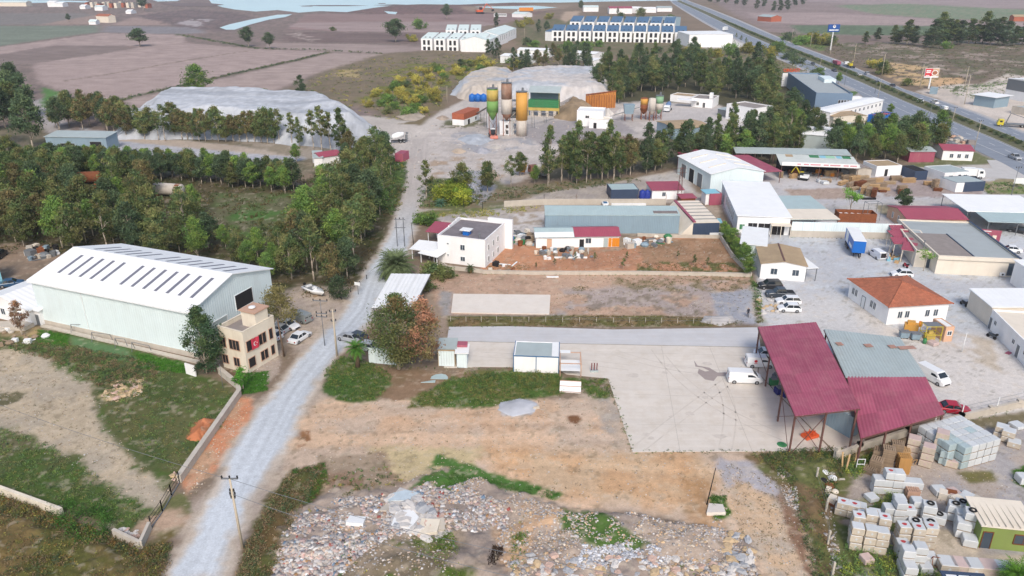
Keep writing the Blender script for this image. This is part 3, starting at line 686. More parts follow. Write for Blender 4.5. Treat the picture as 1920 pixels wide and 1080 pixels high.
for k,(x,y,rx,h,c,lb)in enumerate(((893,262,34,1.2,(176,182,190),'flat pale grey spill heap before the silo loader'),(860,284,16,1.0,(196,178,158),'small sandy heap left of the quarry track'),(905,284,20,1.3,(170,170,176),'small grey heap with rough top on the quarry floor'),(930,276,12,1.0,(190,184,176),'tiny pale heap in the middle of the quarry floor'),(888,352,18,3.2,(166,168,178),'blue grey gravel heap by the small olive trees'),(1140,214,12,2.4,(214,208,200),'bright white sand heap beside the rusty wall'),(1165,212,12,2.2,(206,200,194),'second bright sand heap beside the grey hopper'),(830,222,14,1.0,(176,160,144),'low brown mound by the track fork'),(772,218,30,1.2,(176,164,150),'flat brown grey mound at the toe of the long stone heap'))):
 heap('small_heap',lb,[(x-rx,y),(x-rx*.5,y-rx*.28),(x+rx*.4,y-rx*.3),(x+rx,y),(x+rx*.3,y+rx*.3),(x-rx*.5,y+rx*.25)],h,c,20+k,edge=rx*.12*1430/1430+1.0,res=36,rough=.25)
heap('earth_mound','small orange earth mound behind the left plot wall',[(350,824),(362,800),(380,785),(404,788),(392,812),(376,828)],1.1,(200,128,90),40,edge=1.6,res=44,rough=.2)
heap('gravel_patch','pale grey gravel spill in front of the green verge',[(932,770),(936,754),(975,746),(1008,756),(1004,772),(960,782)],.22,(190,192,198),41,edge=1.2,res=50,rough=.3)
heap('gravel_patch','low grey gravel mound at the dirt lot corner',[(1312,604),(1320,592),(1372,592),(1385,604),(1350,612)],.5,(188,184,182),42,edge=1.4,res=44,rough=.3)
heap('rubble_heap','white lime heap on the rubble slope above the stone field',[(1132,1000),(1128,975),(1150,960),(1185,978),(1180,1008),(1160,1012)],.6,(200,206,214),44,edge=1.2,res=40,rough=.3)
# ================================================================ BUILDINGS
m_dark=mat('dark_opening',(44,42,44),.9,.1,1)
m_glass=mat('window_glass',(70,82,94),.12,.05,1,spec=.6)
m_white=mat('white_paint',(238,240,240),.75,.05,.5,dirt=.12,dirtcol=(190,180,168))
m_wall=mat('white_render',(250,250,250),.9,.05,.4,dirt=.22,dirtcol=(196,186,172))
m_cream=mat('cream_render',(232,222,206),.9,.06,.4,dirt=.25,dirtcol=(190,174,150))
m_beige=mat('aged_render',(230,220,202),.92,.08,.8,dirt=.5,dirtcol=(170,150,126))
m_peach=mat('peach_render',(218,178,150),.9,.06,.5,dirt=.2)
m_roofw=mat('white_sheet_roof',(246,252,254),.6,.05,.3,corr=(1.0,'x'),dirt=.14,dirtcol=(196,196,190))
m_roofwy=mat('white_sheet_roof_long',(246,252,254),.6,.05,.3,corr=(1.0,'y'),dirt=.14,dirtcol=(196,196,190))
m_clad=mat('pale_blue_cladding',(226,240,242),.6,.05,.3,corr=(.5,'xy'),dirt=.18,dirtcol=(170,172,166))
m_cladg=mat('blue_grey_cladding',(142,164,178),.6,.06,.3,corr=(.4,'xy'),dirt=.25,dirtcol=(120,124,124))
m_roofb=mat('blue_grey_sheet_roof',(176,196,198),.6,.06,.3,corr=(.6,'x'),dirt=.25,dirtcol=(146,150,146))
m_red=mat('maroon_sheet',(166,84,106),.6,.1,.5,dirt=.55,dirtcol=(186,130,132),rand=.14)
m_redc=mat('maroon_sheet_ribbed',(164,80,98),.55,.08,.3,corr=(.4,'x'),dirt=.2,dirtcol=(170,110,112))
m_galv=mat('galvanised_sheet',(176,188,188),.5,.08,.4,dirt=.25,dirtcol=(150,146,138))
m_navy=mat('navy_sheet',(62,76,100),.5,.08,.4,corr=(.35,'xy'))
m_tile=mat('orange_tile',(176,108,82),.85,.36,1.6,corr=(.35,'x'),dirt=.75,dirtcol=(128,90,72))
m_gravelroof=mat('gravel_roof',(150,142,138),.95,.15,.8,dirt=.3,dirtcol=(124,112,104))
m_greyroof=mat('grey_membrane_roof',(170,178,180),.8,.06,.3,dirt=.25,dirtcol=(150,146,140))
m_tanroof=mat('weathered_tan_roof',(178,156,126),.9,.14,.4,dirt=.5,dirtcol=(140,122,104))
m_steel=mat('brown_steel',(110,78,72),.6,.1,2,dirt=.3)
m_steelg=mat('grey_steel',(120,124,128),.5,.1,2)
m_rust=mat('rusty_steel',(140,84,54),.85,.25,1.5,dirt=.4,dirtcol=(90,60,46))
m_brick=mat('red_block_wall',(176,100,74),.9,.15,1.5)
m_bluepaint=mat('blue_paint',(32,106,190),.4,.06,.6)
m_lblue=mat('light_blue_paint',(140,196,214),.5,.06,.6)
m_wood=mat('pale_wood',(190,158,118),.85,.15,2,rand=.12)
m_wood2=mat('weathered_wood',(158,138,116),.9,.18,2,rand=.15)
m_concw=mat('concrete_wall',(198,190,178),.9,.1,.8,dirt=.4,dirtcol=(160,146,128))
m_green=mat('green_paint',(60,132,84),.5,.1,.6,dirt=.2)
m_lime=mat('lime_green_wall',(134,152,84),.7,.08,.5,dirt=.2)
m_orange=mat('orange_paint',(224,140,40),.5,.1,.6,dirt=.3,dirtcol=(160,120,90))
m_brown=mat('brown_wood',(120,72,44),.7,.12,1)
m_blueroof=mat('slate_blue_roof',(84,116,148),.6,.07,.5,corr=(.8,'x'))
def frame(A,B,Cc=None,D=None,z=0.0):
 a=P(A[0],A[1],z);b=P(B[0],B[1],z);d=b-a;L=math.hypot(d.x,d.y);ang=math.atan2(d.y,d.x)
 if D is None:
  c=P(Cc[0],Cc[1],z)-a;D=-c.x*math.sin(ang)+c.y*math.cos(ang)
 return Vector((a.x,a.y,0)),ang,L,max(D,.5)
class Bd:pass
_wm={}
def opening(b,side,u,z,w,h,pm=None,fm=None,name='window',mull=1,arch=False):
 """a window or door on a wall of a building: frame > pane"""
 pm=pm or m_glass;fm=fm or m_white;key=(round(w,2),round(h,2),pm.name,fm.name,mull,name)
 if key not in _wm:
  f=MB();t=.08 if w>.5 else .05
  f.box(-w/2-t,-.07,-t,-w/2,.02,h+t).box(w/2,-.07,-t,w/2+t,.02,h+t)
  f.box(-w/2,-.07,h,w/2,.02,h+t)
  if name=='window':f.box(-w/2,-.1,-t,w/2,.02,0)
  for k in range(mull):x=-w/2+w*(k+1)/(mull+1);f.box(x-.025,-.06,0,x+.025,-.016,h)
  p=MB();p.box(-w/2+.002,-.03,.002,w/2-.002,.02,h-.002)
  _wm[key]=(f.mesh(name,fm),p.mesh('pane',pm))
 me,pe=_wm[key]
 L,D=b.L,b.D
 loc,rz={'f':((u,-.012,z),0),'r':((L+.012,u,z),math.pi/2),'b':((L-u,D+.012,z),math.pi),'l':((-.012,D-u,z),-math.pi/2)}[side]
 o=link(name,me,b.root,loc,rz);link('pane' if name=='window' else 'door_leaf',pe,o)
 return o
def bld(name,label,cat,A,B,C=None,D=None,h=3.0,roof='flat',wm=None,rm=None,ov=.3,rise=1.0,para=.4,z=0,rh=None,group=None,thick=.14,base=None,rmname='roof'):
 b=Bd();o,ang,L,D=frame(A,B,C,D,z);b.L,b.D,b.h=L,D,h
 wm=wm or m_wall;rm=rm or m_roofw
 b.root=E(name,label,cat,o,ang,group)
 w=MB();r=MB();g=.012
 if roof=='flat':
  t=.2
  w.box(0,0,0,L,t,h+para).box(0,D-t,0,L,D,h+para).box(0,t,0,t,D-t,h+para).box(L-t,t,0,L,D-t,h+para)
  r.box(t,t,h-.15,L-t,D-t,h)
  if para>.1:
   k=MB();c_=.05
   k.box(-c_,-c_,h+para,L+c_,t+c_,h+para+.06).box(-c_,D-t-c_,h+para,L+c_,D+c_,h+para+.06)
   k.box(-c_,t+c_,h+para,t+c_,D-t-c_,h+para+.06).box(L-t-c_,t+c_,h+para,L+c_,D-t-c_,h+para+.06)
   k.build('coping',wm,b.root)
 elif roof=='gx':
  w.profx([(0,0),(D,0),(D,h),(D/2,h+rise),(0,h)],0,L)
  s=rise/(D/2);r.profx([(-ov,h-s*ov+g),(D/2,h+rise+g),(D+ov,h-s*ov+g),(D+ov,h-s*ov+thick),(D/2,h+rise+thick),(-ov,h-s*ov+thick)],-ov,L+ov)
 elif roof=='gy':
  w.profy([(0,0),(L,0),(L,h),(L/2,h+rise),(0,h)],0,D)
  s=rise/(L/2);r.profy([(-ov,h-s*ov+g),(L/2,h+rise+g),(L+ov,h-s*ov+g),(L+ov,h-s*ov+thick),(L/2,h+rise+thick),(-ov,h-s*ov+thick)],-ov,D+ov)
 elif roof in('shed','canopy'):
  rh=h if rh is None else rh
  if roof=='shed':w.profx([(0,0),(D,0),(D,rh),(0,h)],0,L)
  s=(rh-h)/D;r.profx([(-ov,h-s*ov+g),(D+ov,rh+s*ov+g),(D+ov,rh+s*ov+thick),(-ov,h-s*ov+thick)],-ov,L+ov)
  if roof=='canopy':
   n=max(2,int(L/5)+1)
   for j,(y,hh)in enumerate(((.15,h),(D-.15,rh))):
    for i in range(n):
     q=MB();x=.15+(L-.3)*i/(n-1);q.box(x-.07,y-.07,0,x+.07,y+.07,hh+.01);q.build('post',wm,b.root)
    q=MB();q.box(0,y-.06,hh-.18,L,y+.06,hh);q.build('beam',wm,b.root)
 elif roof=='hip':
  w.box(0,0,0,L,D,h)
  k=min(L,D)/2+ov;z0=h+g;z1=h+rise;hips=True
  if L>=D:a,c=(k-ov,D/2,z1),(L-k+ov,D/2,z1)
  else:a,c=(L/2,k-ov,z1),(L/2,D-k+ov,z1)
  V=[(-ov,-ov,z0),(L+ov,-ov,z0),(L+ov,D+ov,z0),(-ov,D+ov,z0),a,c]
  r.add(V,[(0,1,5,4),(2,3,4,5),(1,2,5),(3,0,4),(3,2,1,0)]if L>=D else[(0,1,4),(2,3,5),(1,2,5,4),(3,0,4,5),(3,2,1,0)])
 if roof=='hip':
  for p0,p1 in((V[0],a),(V[3],a if L>=D else c),(V[1],c if L>=D else a),(V[2],c),(a,c)):MB().tube(p0,p1,.13,n=5).build('ridge_tiles',m_red if 0 else rm,b.root)
 if w.v:b.wall=w.build('wall',wm,b.root)
 b.roof=r.build(rmname,rm,b.root)
 if base:q=MB();q.box(-.03,-.03,0,L+.03,D+.03,base[0]);q.build('plinth',base[1],b.root)
 return b
def box_on(b,name,x0,y0,z0,x1,y1,z1,m,parent=None):
 q=MB();q.box(x0,y0,z0,x1,y1,z1);return q.build(name,m,parent or b.root)
def label_text(txt,size,m,loc,rot,parent,name='lettering',ext=.03):
 cu=bpy.data.curves.new(name,'FONT');cu.body=txt;cu.size=size;cu.extrude=ext;cu.align_x='CENTER';cu.align_y='CENTER'
 cu.materials.append(m);t_=bpy.data.objects.new('t',cu);COL.objects.link(t_);me=bpy.data.meshes.new_from_object(t_.evaluated_get(bpy.context.evaluated_depsgraph_get()));bpy.data.objects.remove(t_);o=bpy.data.objects.new(name,me);COL.objects.link(o);o.parent=parent;o.location=loc;o.rotation_euler=rot;return o
def vent(b,x,y,z,r=.15,h=.6):
 q=MB();q.lathe([(r,z),(r,z+h),(r*1.8,z+h),(r*1.8,z+h+.12),(0.02,z+h+.25)],8,x,y);q.build('vent_pipe',m_steelg,b.root)
def acunit(b,side,u,z):
 q=MB();q.box(-.45,-.35,0,.45,0,.6);loc,rz={'f':((u,-.01,z),0),'r':((b.L+.01,u,z),math.pi/2),'l':((-.01,b.D-u,z),-math.pi/2)}[side]
 o=q.build('air_conditioner',m_white,b.root,loc=loc,rz=rz)
 q=MB();q.add([(.2*math.cos(t),-.36,.3+.2*math.sin(t))for t in[k*math.pi/5 for k in range(10)]],[tuple(range(10))]);q.build('fan_grille',m_dark,o)
def wallbld(name,label,cat,A,B,D,h,wm,rm,roof='flat',para=.25,rise=1):
 """building given by its left (west) wall from far A to near B, extending to the right"""
 a=P(*A);b0=P(*B);d=a-b0;ang=math.atan2(d.y,d.x)-math.pi/2;L=d.length
 bb=Bd();bb.L,bb.D,bb.h=D,L,h;bb.root=E(name,label,cat,Vector((b0.x,b0.y,0)),ang)
 w=MB();t=.2;L_,D_=D,L
 if roof=='flat':
  w.box(0,0,0,L_,t,h+para).box(0,D_-t,0,L_,D_,h+para).box(0,t,0,t,D_-t,h+para).box(L_-t,t,0,L_,D_-t,h+para);w.build('wall',wm,bb.root)
  r=MB();r.box(t,t,h-.15,L_-t,D_-t,h);r.build('roof',rm,bb.root)
 else:
  w.profy([(0,0),(L_,0),(L_,h+rise),(0,h)],0,D_);w.build('wall',wm,bb.root)
  r=MB();r.profy([(-.3,h+.01),(L_+.3,h+rise+.01),(L_+.3,h+rise+.15),(-.3,h+.15)],-.2,D_+.3);r.build('roof',rm,bb.root)
 return bb
# ---- large white warehouse on the left
o,ang,L,D=frame((79,607),(372,672),D=20)
# depth from the roof's far eave seen at the gable
b=Bd();b.L,b.D,b.h=L,21.5,8.2
c1=P(497,503,8.2)-Vector((o.x,o.y,8.2));b.D=-c1.x*math.sin(ang)+c1.y*math.cos(ang)
D=b.D;h=8.2;rise=2.6;b.root=E('warehouse','large white steel warehouse with rows of grey rooflight strips beside the dirt road','warehouse',o,ang)
w=MB();w.profx([(0,0),(D,0),(D,h),(D/2,h+rise),(0,h)],0,L);w.build('wall',m_clad,b.root)
for n_,(y0,z0,y1,z1)in enumerate(((-.4,h-.08,D/2,h+rise),(D/2,h+rise,D+.4,h-.08))):
 q=MB();q.profx([(y0,z0+.012),(y1,z1+.012),(y1,z1+.15),(y0,z0+.15)],-.5,L+.5);rf_=q.build('roof_slope',m_roofw,b.root)
 m_strip=mat('rooflight_sheet',(120,122,134),.5,.08,1)
 s=(z1-z0)/(y1-y0)
 for k in range(12):
  x=L*(.105+.0715*k+(.05 if k>4 else 0));ya,yb=(y0+(y1-y0)*(.30 if n_==0 else .08),y0+(y1-y0)*(.82 if n_==0 else .62))
  q=MB();za=z0+(ya-y0)*s+.153;zb=z0+(yb-y0)*s+.153
  q.add([(x-.3,ya,za),(x+.3,ya,za),(x+.3,yb,zb),(x-.3,yb,zb),(x-.3,ya,za+.04),(x+.3,ya,za+.04),(x+.3,yb,zb+.04),(x-.3,yb,zb+.04)],[(4,5,6,7),(0,1,5,4),(1,2,6,5),(2,3,7,6),(3,0,4,7)]);q.build('rooflight',m_strip,b.root)
box_on(b,'plinth',-.05,-.06,0,L+.05,D,.9,m_concw)
box_on(b,'gutter',-.3,-.6,h-.25,L+.3,-.42,h-.08,m_white)
opening(b,'r',D*.62,4.2,4.2,2.6,m_dark,m_white,mull=0);opening(b,'r',D*.28,0,4,4.4,m_galv,m_white,'door',0)
for x in(.33,):q=MB();q.tube((L*x,-.08,1),(L*x,-.08,h-.3),.05);q.build('downpipe',m_white,b.root)
# ---- derelict two-storey office block with the flag
b=bld('office_block','aged beige two storey building with open window holes and a red flag','building',(420,688),(466,701),C=(498,660),h=6.3,roof='flat',wm=m_beige,rm=m_gravelroof,para=.7)
Lb,Db=b.L,b.D
m_pink=mat('faded_trim',(196,160,138),.9,.1,1)
for z,hh in((3.7,1.6),(.9,1.4)):
 opening(b,'f',Lb*.60,z,2.0 if z>2 else 1.1,hh,m_dark,m_pink,mull=2 if z>2 else 1);opening(b,'f',Lb*.14,z,1.1,hh,m_dark,m_pink)
for i,u in enumerate((.16,.5,.62,.84)):
 for z,hh in((3.5,1.7),(.8,1.5)):opening(b,'r',Db*u,z,.7 if i else 1.3,hh,m_dark,m_pink,mull=0)
tw=MB();tw.box(Lb*.42,Db*.45,6.3,Lb*.98,Db*.85,8.8);tw.build('stair_tower',m_beige,b.root)
tw=MB();tw.box(Lb*.38,Db*.41,8.802,Lb*1.02,Db*.89,9.0);tw.build('tower_roof',m_pink,b.root)
q=MB();q.lathe([(.55,0),(.5,.12),(.2,.2),(.03,.22)],14);q.build('satellite_dish',m_white,b.root,loc=(Lb*.7,Db*.6,9.2))
q=MB();q.box(-.1,Db*.08,3.0,0,Db*.08,3.0)
m_flag=mat('red_flag',(206,64,84),.8,.08,1)
q=MB();q.v=[];
for i in range(7):
 for j in range(5):q.v.append((.12*math.sin(i*1.3+j*.5)*(i/6),i*.25,-j*.45))
q.f=[(i*5+j,i*5+j+1,(i+1)*5+j+1,(i+1)*5+j)for i in range(6)for j in range(4)];q.c=[(1,1,1)]*len(q.f)
fl=q.build('flag',m_flag,None);fl.parent=b.root;fl.location=(Lb+.25,Db*.18,5.3)
q=MB();pts=[]
for k in range(20):
 t=2*math.pi*k/20;pts.append((.0,.62+.3*math.cos(t),-.8+.3*math.sin(t)))
cres=MB();n=14
outer=[(.16,.62+.34*math.cos(t),-.85+.34*math.sin(t))for t in np.linspace(.6,2*math.pi-.6,n)]
inner_=[(.16,.70+.27*math.cos(t),-.85+.27*math.sin(t))for t in np.linspace(.75,2*math.pi-.75,n)]
cres.add(outer+inner_,[(i,i+1,n+i+1,n+i)for i in range(n-1)])
st_=[(.16,1.02+(.14 if k%2==0 else .055)*math.cos(k*math.pi/5+math.pi),-.85+(.14 if k%2==0 else .055)*math.sin(k*math.pi/5+math.pi))for k in range(10)]
cres.add(st_,[tuple(range(10))]);cres.build('crescent_and_star',m_white,fl)
# ---- small white house and sheds at the left edge
b=bld('gabled_house','small white house with snow white sheet roof beside the large warehouse','house',(-30,590),(62,612),D=9,h=3,roof='gy',wm=m_wall,rm=m_roofwy,rise=1.6)
for u in(.45,.8):opening(b,'f',b.L*u,1.1,1.0,1.1)
b=bld('lean_to_shed','little white lean-to shed wedged against the warehouse corner','shed',(50,604),(80,611),D=3,h=2.8,roof='shed',wm=m_wall,rm=m_roofw,rh=3.3)
opening(b,'f',b.L*.3,1.2,.9,.9);opening(b,'f',b.L*.8,0,.9,2.0,m_steelg,name='door',mull=0)
b=bld('storage_tank_shed','pale blue sheet metal hut at the edge of the scrap yard','hut',(-40,540),(6,530),D=5,h=4.5,roof='shed',wm=m_lblue,rm=m_lblue,rh=4.6)
# ---- white two-storey house in the middle
b=bld('white_house','white two storey house with dark flat roof and stepped parapet','house',(822,491),(910,502),C=(955,466),h=5.6,roof='flat',wm=m_wall,rm=mat('dark_roof_felt',(128,122,126),.95,.25,.6,dirt=.4,dirtcol=(140,134,132)),para=.35)
for u,z,w_,hh in((.22,4.2,.35,.3),(.53,3.3,.95,1.1),(.22,1.7,.35,.3),(.53,.9,.95,.9)):opening(b,'f',b.L*u,z,w_,hh)
for u in(.15,.38,.6):opening(b,'r',b.D*u,3.3,.8,1.1);opening(b,'r',b.D*u,.8,.8,1.1)
w_=MB();w_.box(b.L*.62,b.D*.98,0,b.L+1.6,b.D+.5,6.6);w_.build('tall_rear_wall',m_wall,b.root)
box_on(b,'water_tank_stand',b.L*.44,b.D*.2,5.6,b.L*.56,b.D*.32,6.6,m_bluepaint)
box_on(b,'solar_panel',b.L*.38,b.D*.18,6.62,b.L*.6,b.D*.34,6.75,m_white)
vent(b,b.L*.82,b.D*.15,5.6,.16,.9)
for i in range(3):box_on(b,'parapet_step',-.02,b.D*(.45+.16*i),5.98,.22,b.D*(.60+.16*i),6.2+.12*i,m_wall)
b=bld('porch_roof','maroon tiled porch roof beside the white house','canopy',(802,458),(838,462),D=5,h=3.0,roof='canopy',wm=m_white,rm=m_redc,rh=3.6)
b=bld('carport','small white sheet carport next to the palm','carport',(772,487),(815,492),D=4.5,h=2.4,roof='canopy',wm=m_white,rm=m_roofw,rh=2.7)
b=bld('carport','low white canopy joined to the white house forecourt','carport',(788,492),(820,500),D=3,h=2.1,roof='canopy',wm=m_white,rm=m_roofw,rh=2.4)
# canopy by the palm
# ---- long row houses behind the orange lot
b=bld('row_shed','long low white shed with half maroon half grey roof','shed',(1005,465),(1160,463),D=6.5,h=2.5,roof='gx',wm=m_wall,rm=m_roofb,rise=.9)
b.roof.name='grey_roof'
s_=.9/3.25;q=MB();q.profx([(-.35,2.5-s_*.35+.16),(3.25,3.4+.16),(6.85,2.5-s_*.35+.16),(6.85,2.5-s_*.35+.2),(3.25,3.4+.2),(-.35,2.5-s_*.35+.2)],b.L*.46,b.L+.35);q.build('maroon_roof',m_redc,b.root)
q=MB();q.profx([(-.36,2.5-s_*.36+.16),(1.6,2.94+.16),(1.6,2.94+.19),(-.36,2.5-s_*.36+.19)],-.3,b.L*.455);q.build('white_eave',m_white,b.root)
opening(b,'f',b.L*.63,1.0,1.2,1.1,m_glass,m_white);opening(b,'f',b.L*.16,0,.9,2.0,m_peach,m_pink,'door',0);opening(b,'f',b.L*.84,0,1.0,2.1,m_galv,m_white,'door',0)
opening(b,'f',b.L*.55,.0,1.0,1.9,m_dark,m_white,'door',0)
for k,u in enumerate((.89,.94,.985)):box_on(b,'shutter_panel',b.L*(u-.024),-.08,.1,b.L*(u+.02),-.015,2.1,m_orange)
b=bld('long_shed','very long blue grey corrugated shed behind the row houses','shed',(1022,437),(1272,438),D=P(1150,387,4.9).y-P(1150,438).y,h=4.3,roof='shed',wm=m_cladg,rm=m_roofb,rh=4.9,ov=.1)
box_on(b,'rusty_roof_patch',b.L*.81,1.0,4.5,b.L*.99,4.4,4.72,mat('rusty_patch',(136,126,124),.8,.25,1))
b=bld('tent_shed','beige striped shed with maroon ridge and navy end wall','shed',(1298,441),(1347,440),D=17,h=2.9,roof='shed',wm=m_navy,rm=m_cream,rh=3.1,ov=.05)
Lt,Dt=b.L,b.D
V=[(-2.9,0,.02),(-.02,0,3.1),(-.02,Dt,3.3),(-2.9,Dt,.02),(-2.9,0,0),(-.02,0,0),(-.02,Dt,0),(-2.9,Dt,0)]
MB().add(V,[(0,3,2,1),(4,5,6,7),(0,1,5,4),(2,3,7,6),(1,2,6,5)]).build('sloping_side',m_cream,b.root)
box_on(b,'maroon_ridge',-.15,-.2,3.12,.5,Dt+.2,3.42,m_red)
for k in range(6):box_on(b,'roof_batten',.6,Dt*(.13+.15*k),2.95,Lt+.1,Dt*(.13+.15*k)+.14,3.22+.02*k,m_steelg)
# ---- white warehouses in the upper right
b=bld('factory_hall','tall white factory hall with low gable roof and six ridge vents','warehouse',(1330,362),(1428,356),C=(1405,318),h=5.3,roof='gy',wm=m_clad,rm=m_roofwy,rise=1.5,ov=.35)
# match the roof's far edge
for k in range(3):
 for x0,x1 in((.1,.42),(.58,.9)):
  y=b.D*(.22+.26*k);f_=lambda x:5.3+1.5*(1-abs(x-.5)*2)+.15;V=[(b.L*x,y+dy,f_(x)+dz)for dz in(0,.16)for x,dy in((x0,0),(x1,0),(x1,.4),(x0,.4))]
  MB().add(V,[(3,2,1,0),(4,5,6,7),(0,1,5,4),(1,2,6,5),(2,3,7,6),(3,0,4,7)]).build('roof_vent',m_cream,b.root)
for u in(.2,.45,.7):opening(b,'l',b.D*u,0,3.2,3.8,m_dark if u==.45 else m_steelg,m_white,'door',0)
b=bld('red_lean_to','maroon sheet lean-to on the far side of the factory hall','shed',(1296,322),(1330,316),D=6,h=4.4,roof='shed',wm=m_red,rm=m_redc,rh=4.6)
b=bld('workshop','wide white workshop with sloping roof and dark windowed side','workshop',(1380,437),(1478,441),C=(1435,374),h=4.2,roof='shed',wm=m_wall,rm=m_roofwy,rh=4.6,ov=.3)
for k in range(7):opening(b,'l',b.D*(.36+.07*k),1.2,1.0,2.0,m_glass,m_white,mull=0)
for u,w_ in((.3,2.0),(.52,2.6),(.78,3.0)):opening(b,'f',b.L*u,0,w_,2.6,m_dark,m_white,'door',1)
opening(b,'f',b.L*.1,1,1.1,1.2,m_green,m_white)
box_on(b,'entrance_awning',b.L*.62,-2.2,2.75,b.L*1.0,-.05,2.9,m_cream)
for x in(.63,.81,.99):
 box_on(b,'awning_post',b.L*x-.06,-2.15,0,b.L*x+.06,-2.03,2.75,m_cream)
b=bld('red_container_store','maroon corrugated store squeezed between the two white halls','shed',(1330,385),(1352,384),D=4,h=3,roof='flat',wm=m_red,rm=m_red,para=.05)
for k,(x0,x1,rm_)in enumerate(((1352,1378,m_navy),(1382,1398,m_red),(1402,1428,m_red))):
 b=bld('storage_bin',['dark','short maroon','longer maroon'][k]+' open bin in the gap between hall and workshop','bin',(x0,358-k),(x1,357-k),D=2.2,h=2.6,roof='flat',wm=rm_,rm=m_dark,para=.1)
b=bld('blue_kiosk','pale blue roofed kiosk at the corner of the factory hall','kiosk',(1322,384),(1345,383),D=3,h=3,roof='shed',wm=m_wall,rm=m_lblue,rh=3.1)
b=bld('side_canopy','maroon and grey lean-to roof along the factory hall','canopy',(1428,345),(1462,343),C=(1440,310),h=3.4,roof='canopy',wm=m_steel,rm=m_red,rh=3.6,ov=.2)
b=bld('patched_canopy','patched pale blue and white canopy roof beside the workshop','canopy',(1480,441),(1568,441),C=(1530,396),h=3.7,roof='canopy',wm=m_steel,rm=m_roofb,rh=3.9,ov=.2)
box_on(b,'white_roof_sheet',-.2,-.2,3.86,b.L+.2,b.D*.42,3.93,m_cream)
b=bld('flat_annex','small white annex with bright flat roof in front of the workshop','annex',(1386,487),(1432,492),C=(1422,458),h=3.6,roof='shed',wm=m_clad,rm=m_white,rh=3.7)
b=bld('tan_roof_office','white office with weathered tan roof and two windows','office',(1424,522),(1508,528),C=(1500,494),h=3.2,roof='gy',wm=m_wall,rm=m_tanroof,rise=.7,ov=.25)
for u in(.3,.78):opening(b,'f',b.L*u,1.1,1.2,1.2)
box_on(b,'ridge_cap',b.L*.5-.15,-.2,4.02,b.L*.5+.15,b.D+.2,4.12,m_steel)
b=bld('white_awning','white sheet awning on the side of the tan roofed office','canopy',(1508,528),(1530,527),C=(1505,488),h=2.7,roof='canopy',wm=m_steelg,rm=m_white,rh=2.8,ov=.1)
# long boundary wall
o,ang,L,_=frame((1482,444),(1822,452),D=1)
rt=E('boundary_wall','long pale sheet metal boundary wall on a concrete base','wall',o,ang)
q=MB();q.box(0,0,0,L,.35,1.5);q.build('concrete_base',m_concw,rt)
n=int(L/2.4)
pe=MB();pe.box(0,.1,1.502,L/n-.03,.2,3.6);pm_=pe.mesh('panel',m_clad)
for k in range(n):link('panel',pm_,rt,(k*L/n,0,0))
# ---- orange tiled house
b=bld('tiled_house','white bungalow with orange tiled hip roof in the service yard','house',(1661,609),(1772,602),C=(1735,548),h=3.5,roof='hip',wm=m_wall,rm=m_tile,rise=2.0,ov=.5)
for u in(.2,.32,.66,.8):opening(b,'f',b.L*u,1.2,.75,1.2)
for u in(.12,.2,.6,.68):opening(b,'l',b.D*u,1.2,.7,1.2)
opening(b,'l',b.D*.4,0,1,2.1,m_white,m_steelg,'door',0)
# roof tile courses as separate strips
for k in range(9):
 t=k/9;y=-.5+(b.D/2+.5)*t;
# ---- big maroon canopy and its lower roofs
def quadroof(name,label,pts,zs,m,cat='canopy',ribs=None,thick=.06,posts=(),pm=None,zig=0.25,group=None):
 """roof from four surveyed corners; corrugated for real along the first edge"""
 W=[P(p[0],p[1],z)for p,z in zip(pts,zs)];o=Vector((sum(w.x for w in W)/4,sum(w.y for w in W)/4,0))
 rt=E(name,label,cat,o,0,group);a,b_,c,d=[w-o for w in W];L=(b_-a).length;Lw=(d-a).length;nu=max(2,round(L/2.6));nv=max(2,round(Lw/5.5))
 for pu in range(nu):
  for pv in range(nv):
   n=max(2,int(L/nu/zig));vs=[];up=.012*((pu+pv)%2)
   for i in range(n+1):
    t=(pu+i/n)/nu;off=Vector((0,0,up+(.05 if i%2 else 0)));e0=a.lerp(b_,t);e1=d.lerp(c,t);vs+=[e0.lerp(e1,pv/nv)+off,e0.lerp(e1,min(1,(pv+1.02)/nv))+off]
   m0=len(vs);vs+=[v-Vector((0,0,thick))for v in vs]
   fs=[(2*i,2*i+2,2*i+3,2*i+1)for i in range(n)]+[(m0+2*i+1,m0+2*i+3,m0+2*i+2,m0+2*i)for i in range(n)]
   fs+=[(2*i,m0+2*i,m0+2*i+2,2*i+2)for i in range(n)]+[(2*i+1,2*i+3,m0+2*i+3,m0+2*i+1)for i in range(n)]
   MB().add(vs,fs).build('roof_sheet',m,rt)
 pm=pm or m_steel
 for(s,t)in posts:
  top=a.lerp(b_,s).lerp(d.lerp(c,s),t);q=MB();q.box(top.x-.1,top.y-.1,0,top.x+.1,top.y+.1,top.z-.08);q.build('post',pm,rt)
 for e0,e1 in((a,b_),(d,c),(a,d),(b_,c)):
  q=MB();z=Vector((0,0,-.16));q.tube(e0+z,e1+z,.07,n=4);q.build('beam',pm,rt)
 rt['_c']=0;del rt['_c']
 return rt,(a,b_,c,d)
rt,(a,b_,c,d)=quadroof('steel_canopy','tall open maroon steel canopy on thin braced posts',[(1421,613),(1530,604),(1613,766),(1491,780)],(5.2,5.8,6.6,6.0),m_red,posts=[(.02,.02),(.98,.02),(.02,.35),(.98,.35),(.02,.7),(.02,.98),(.98,.98),(.5,.98),(.5,.02)],zig=.2)
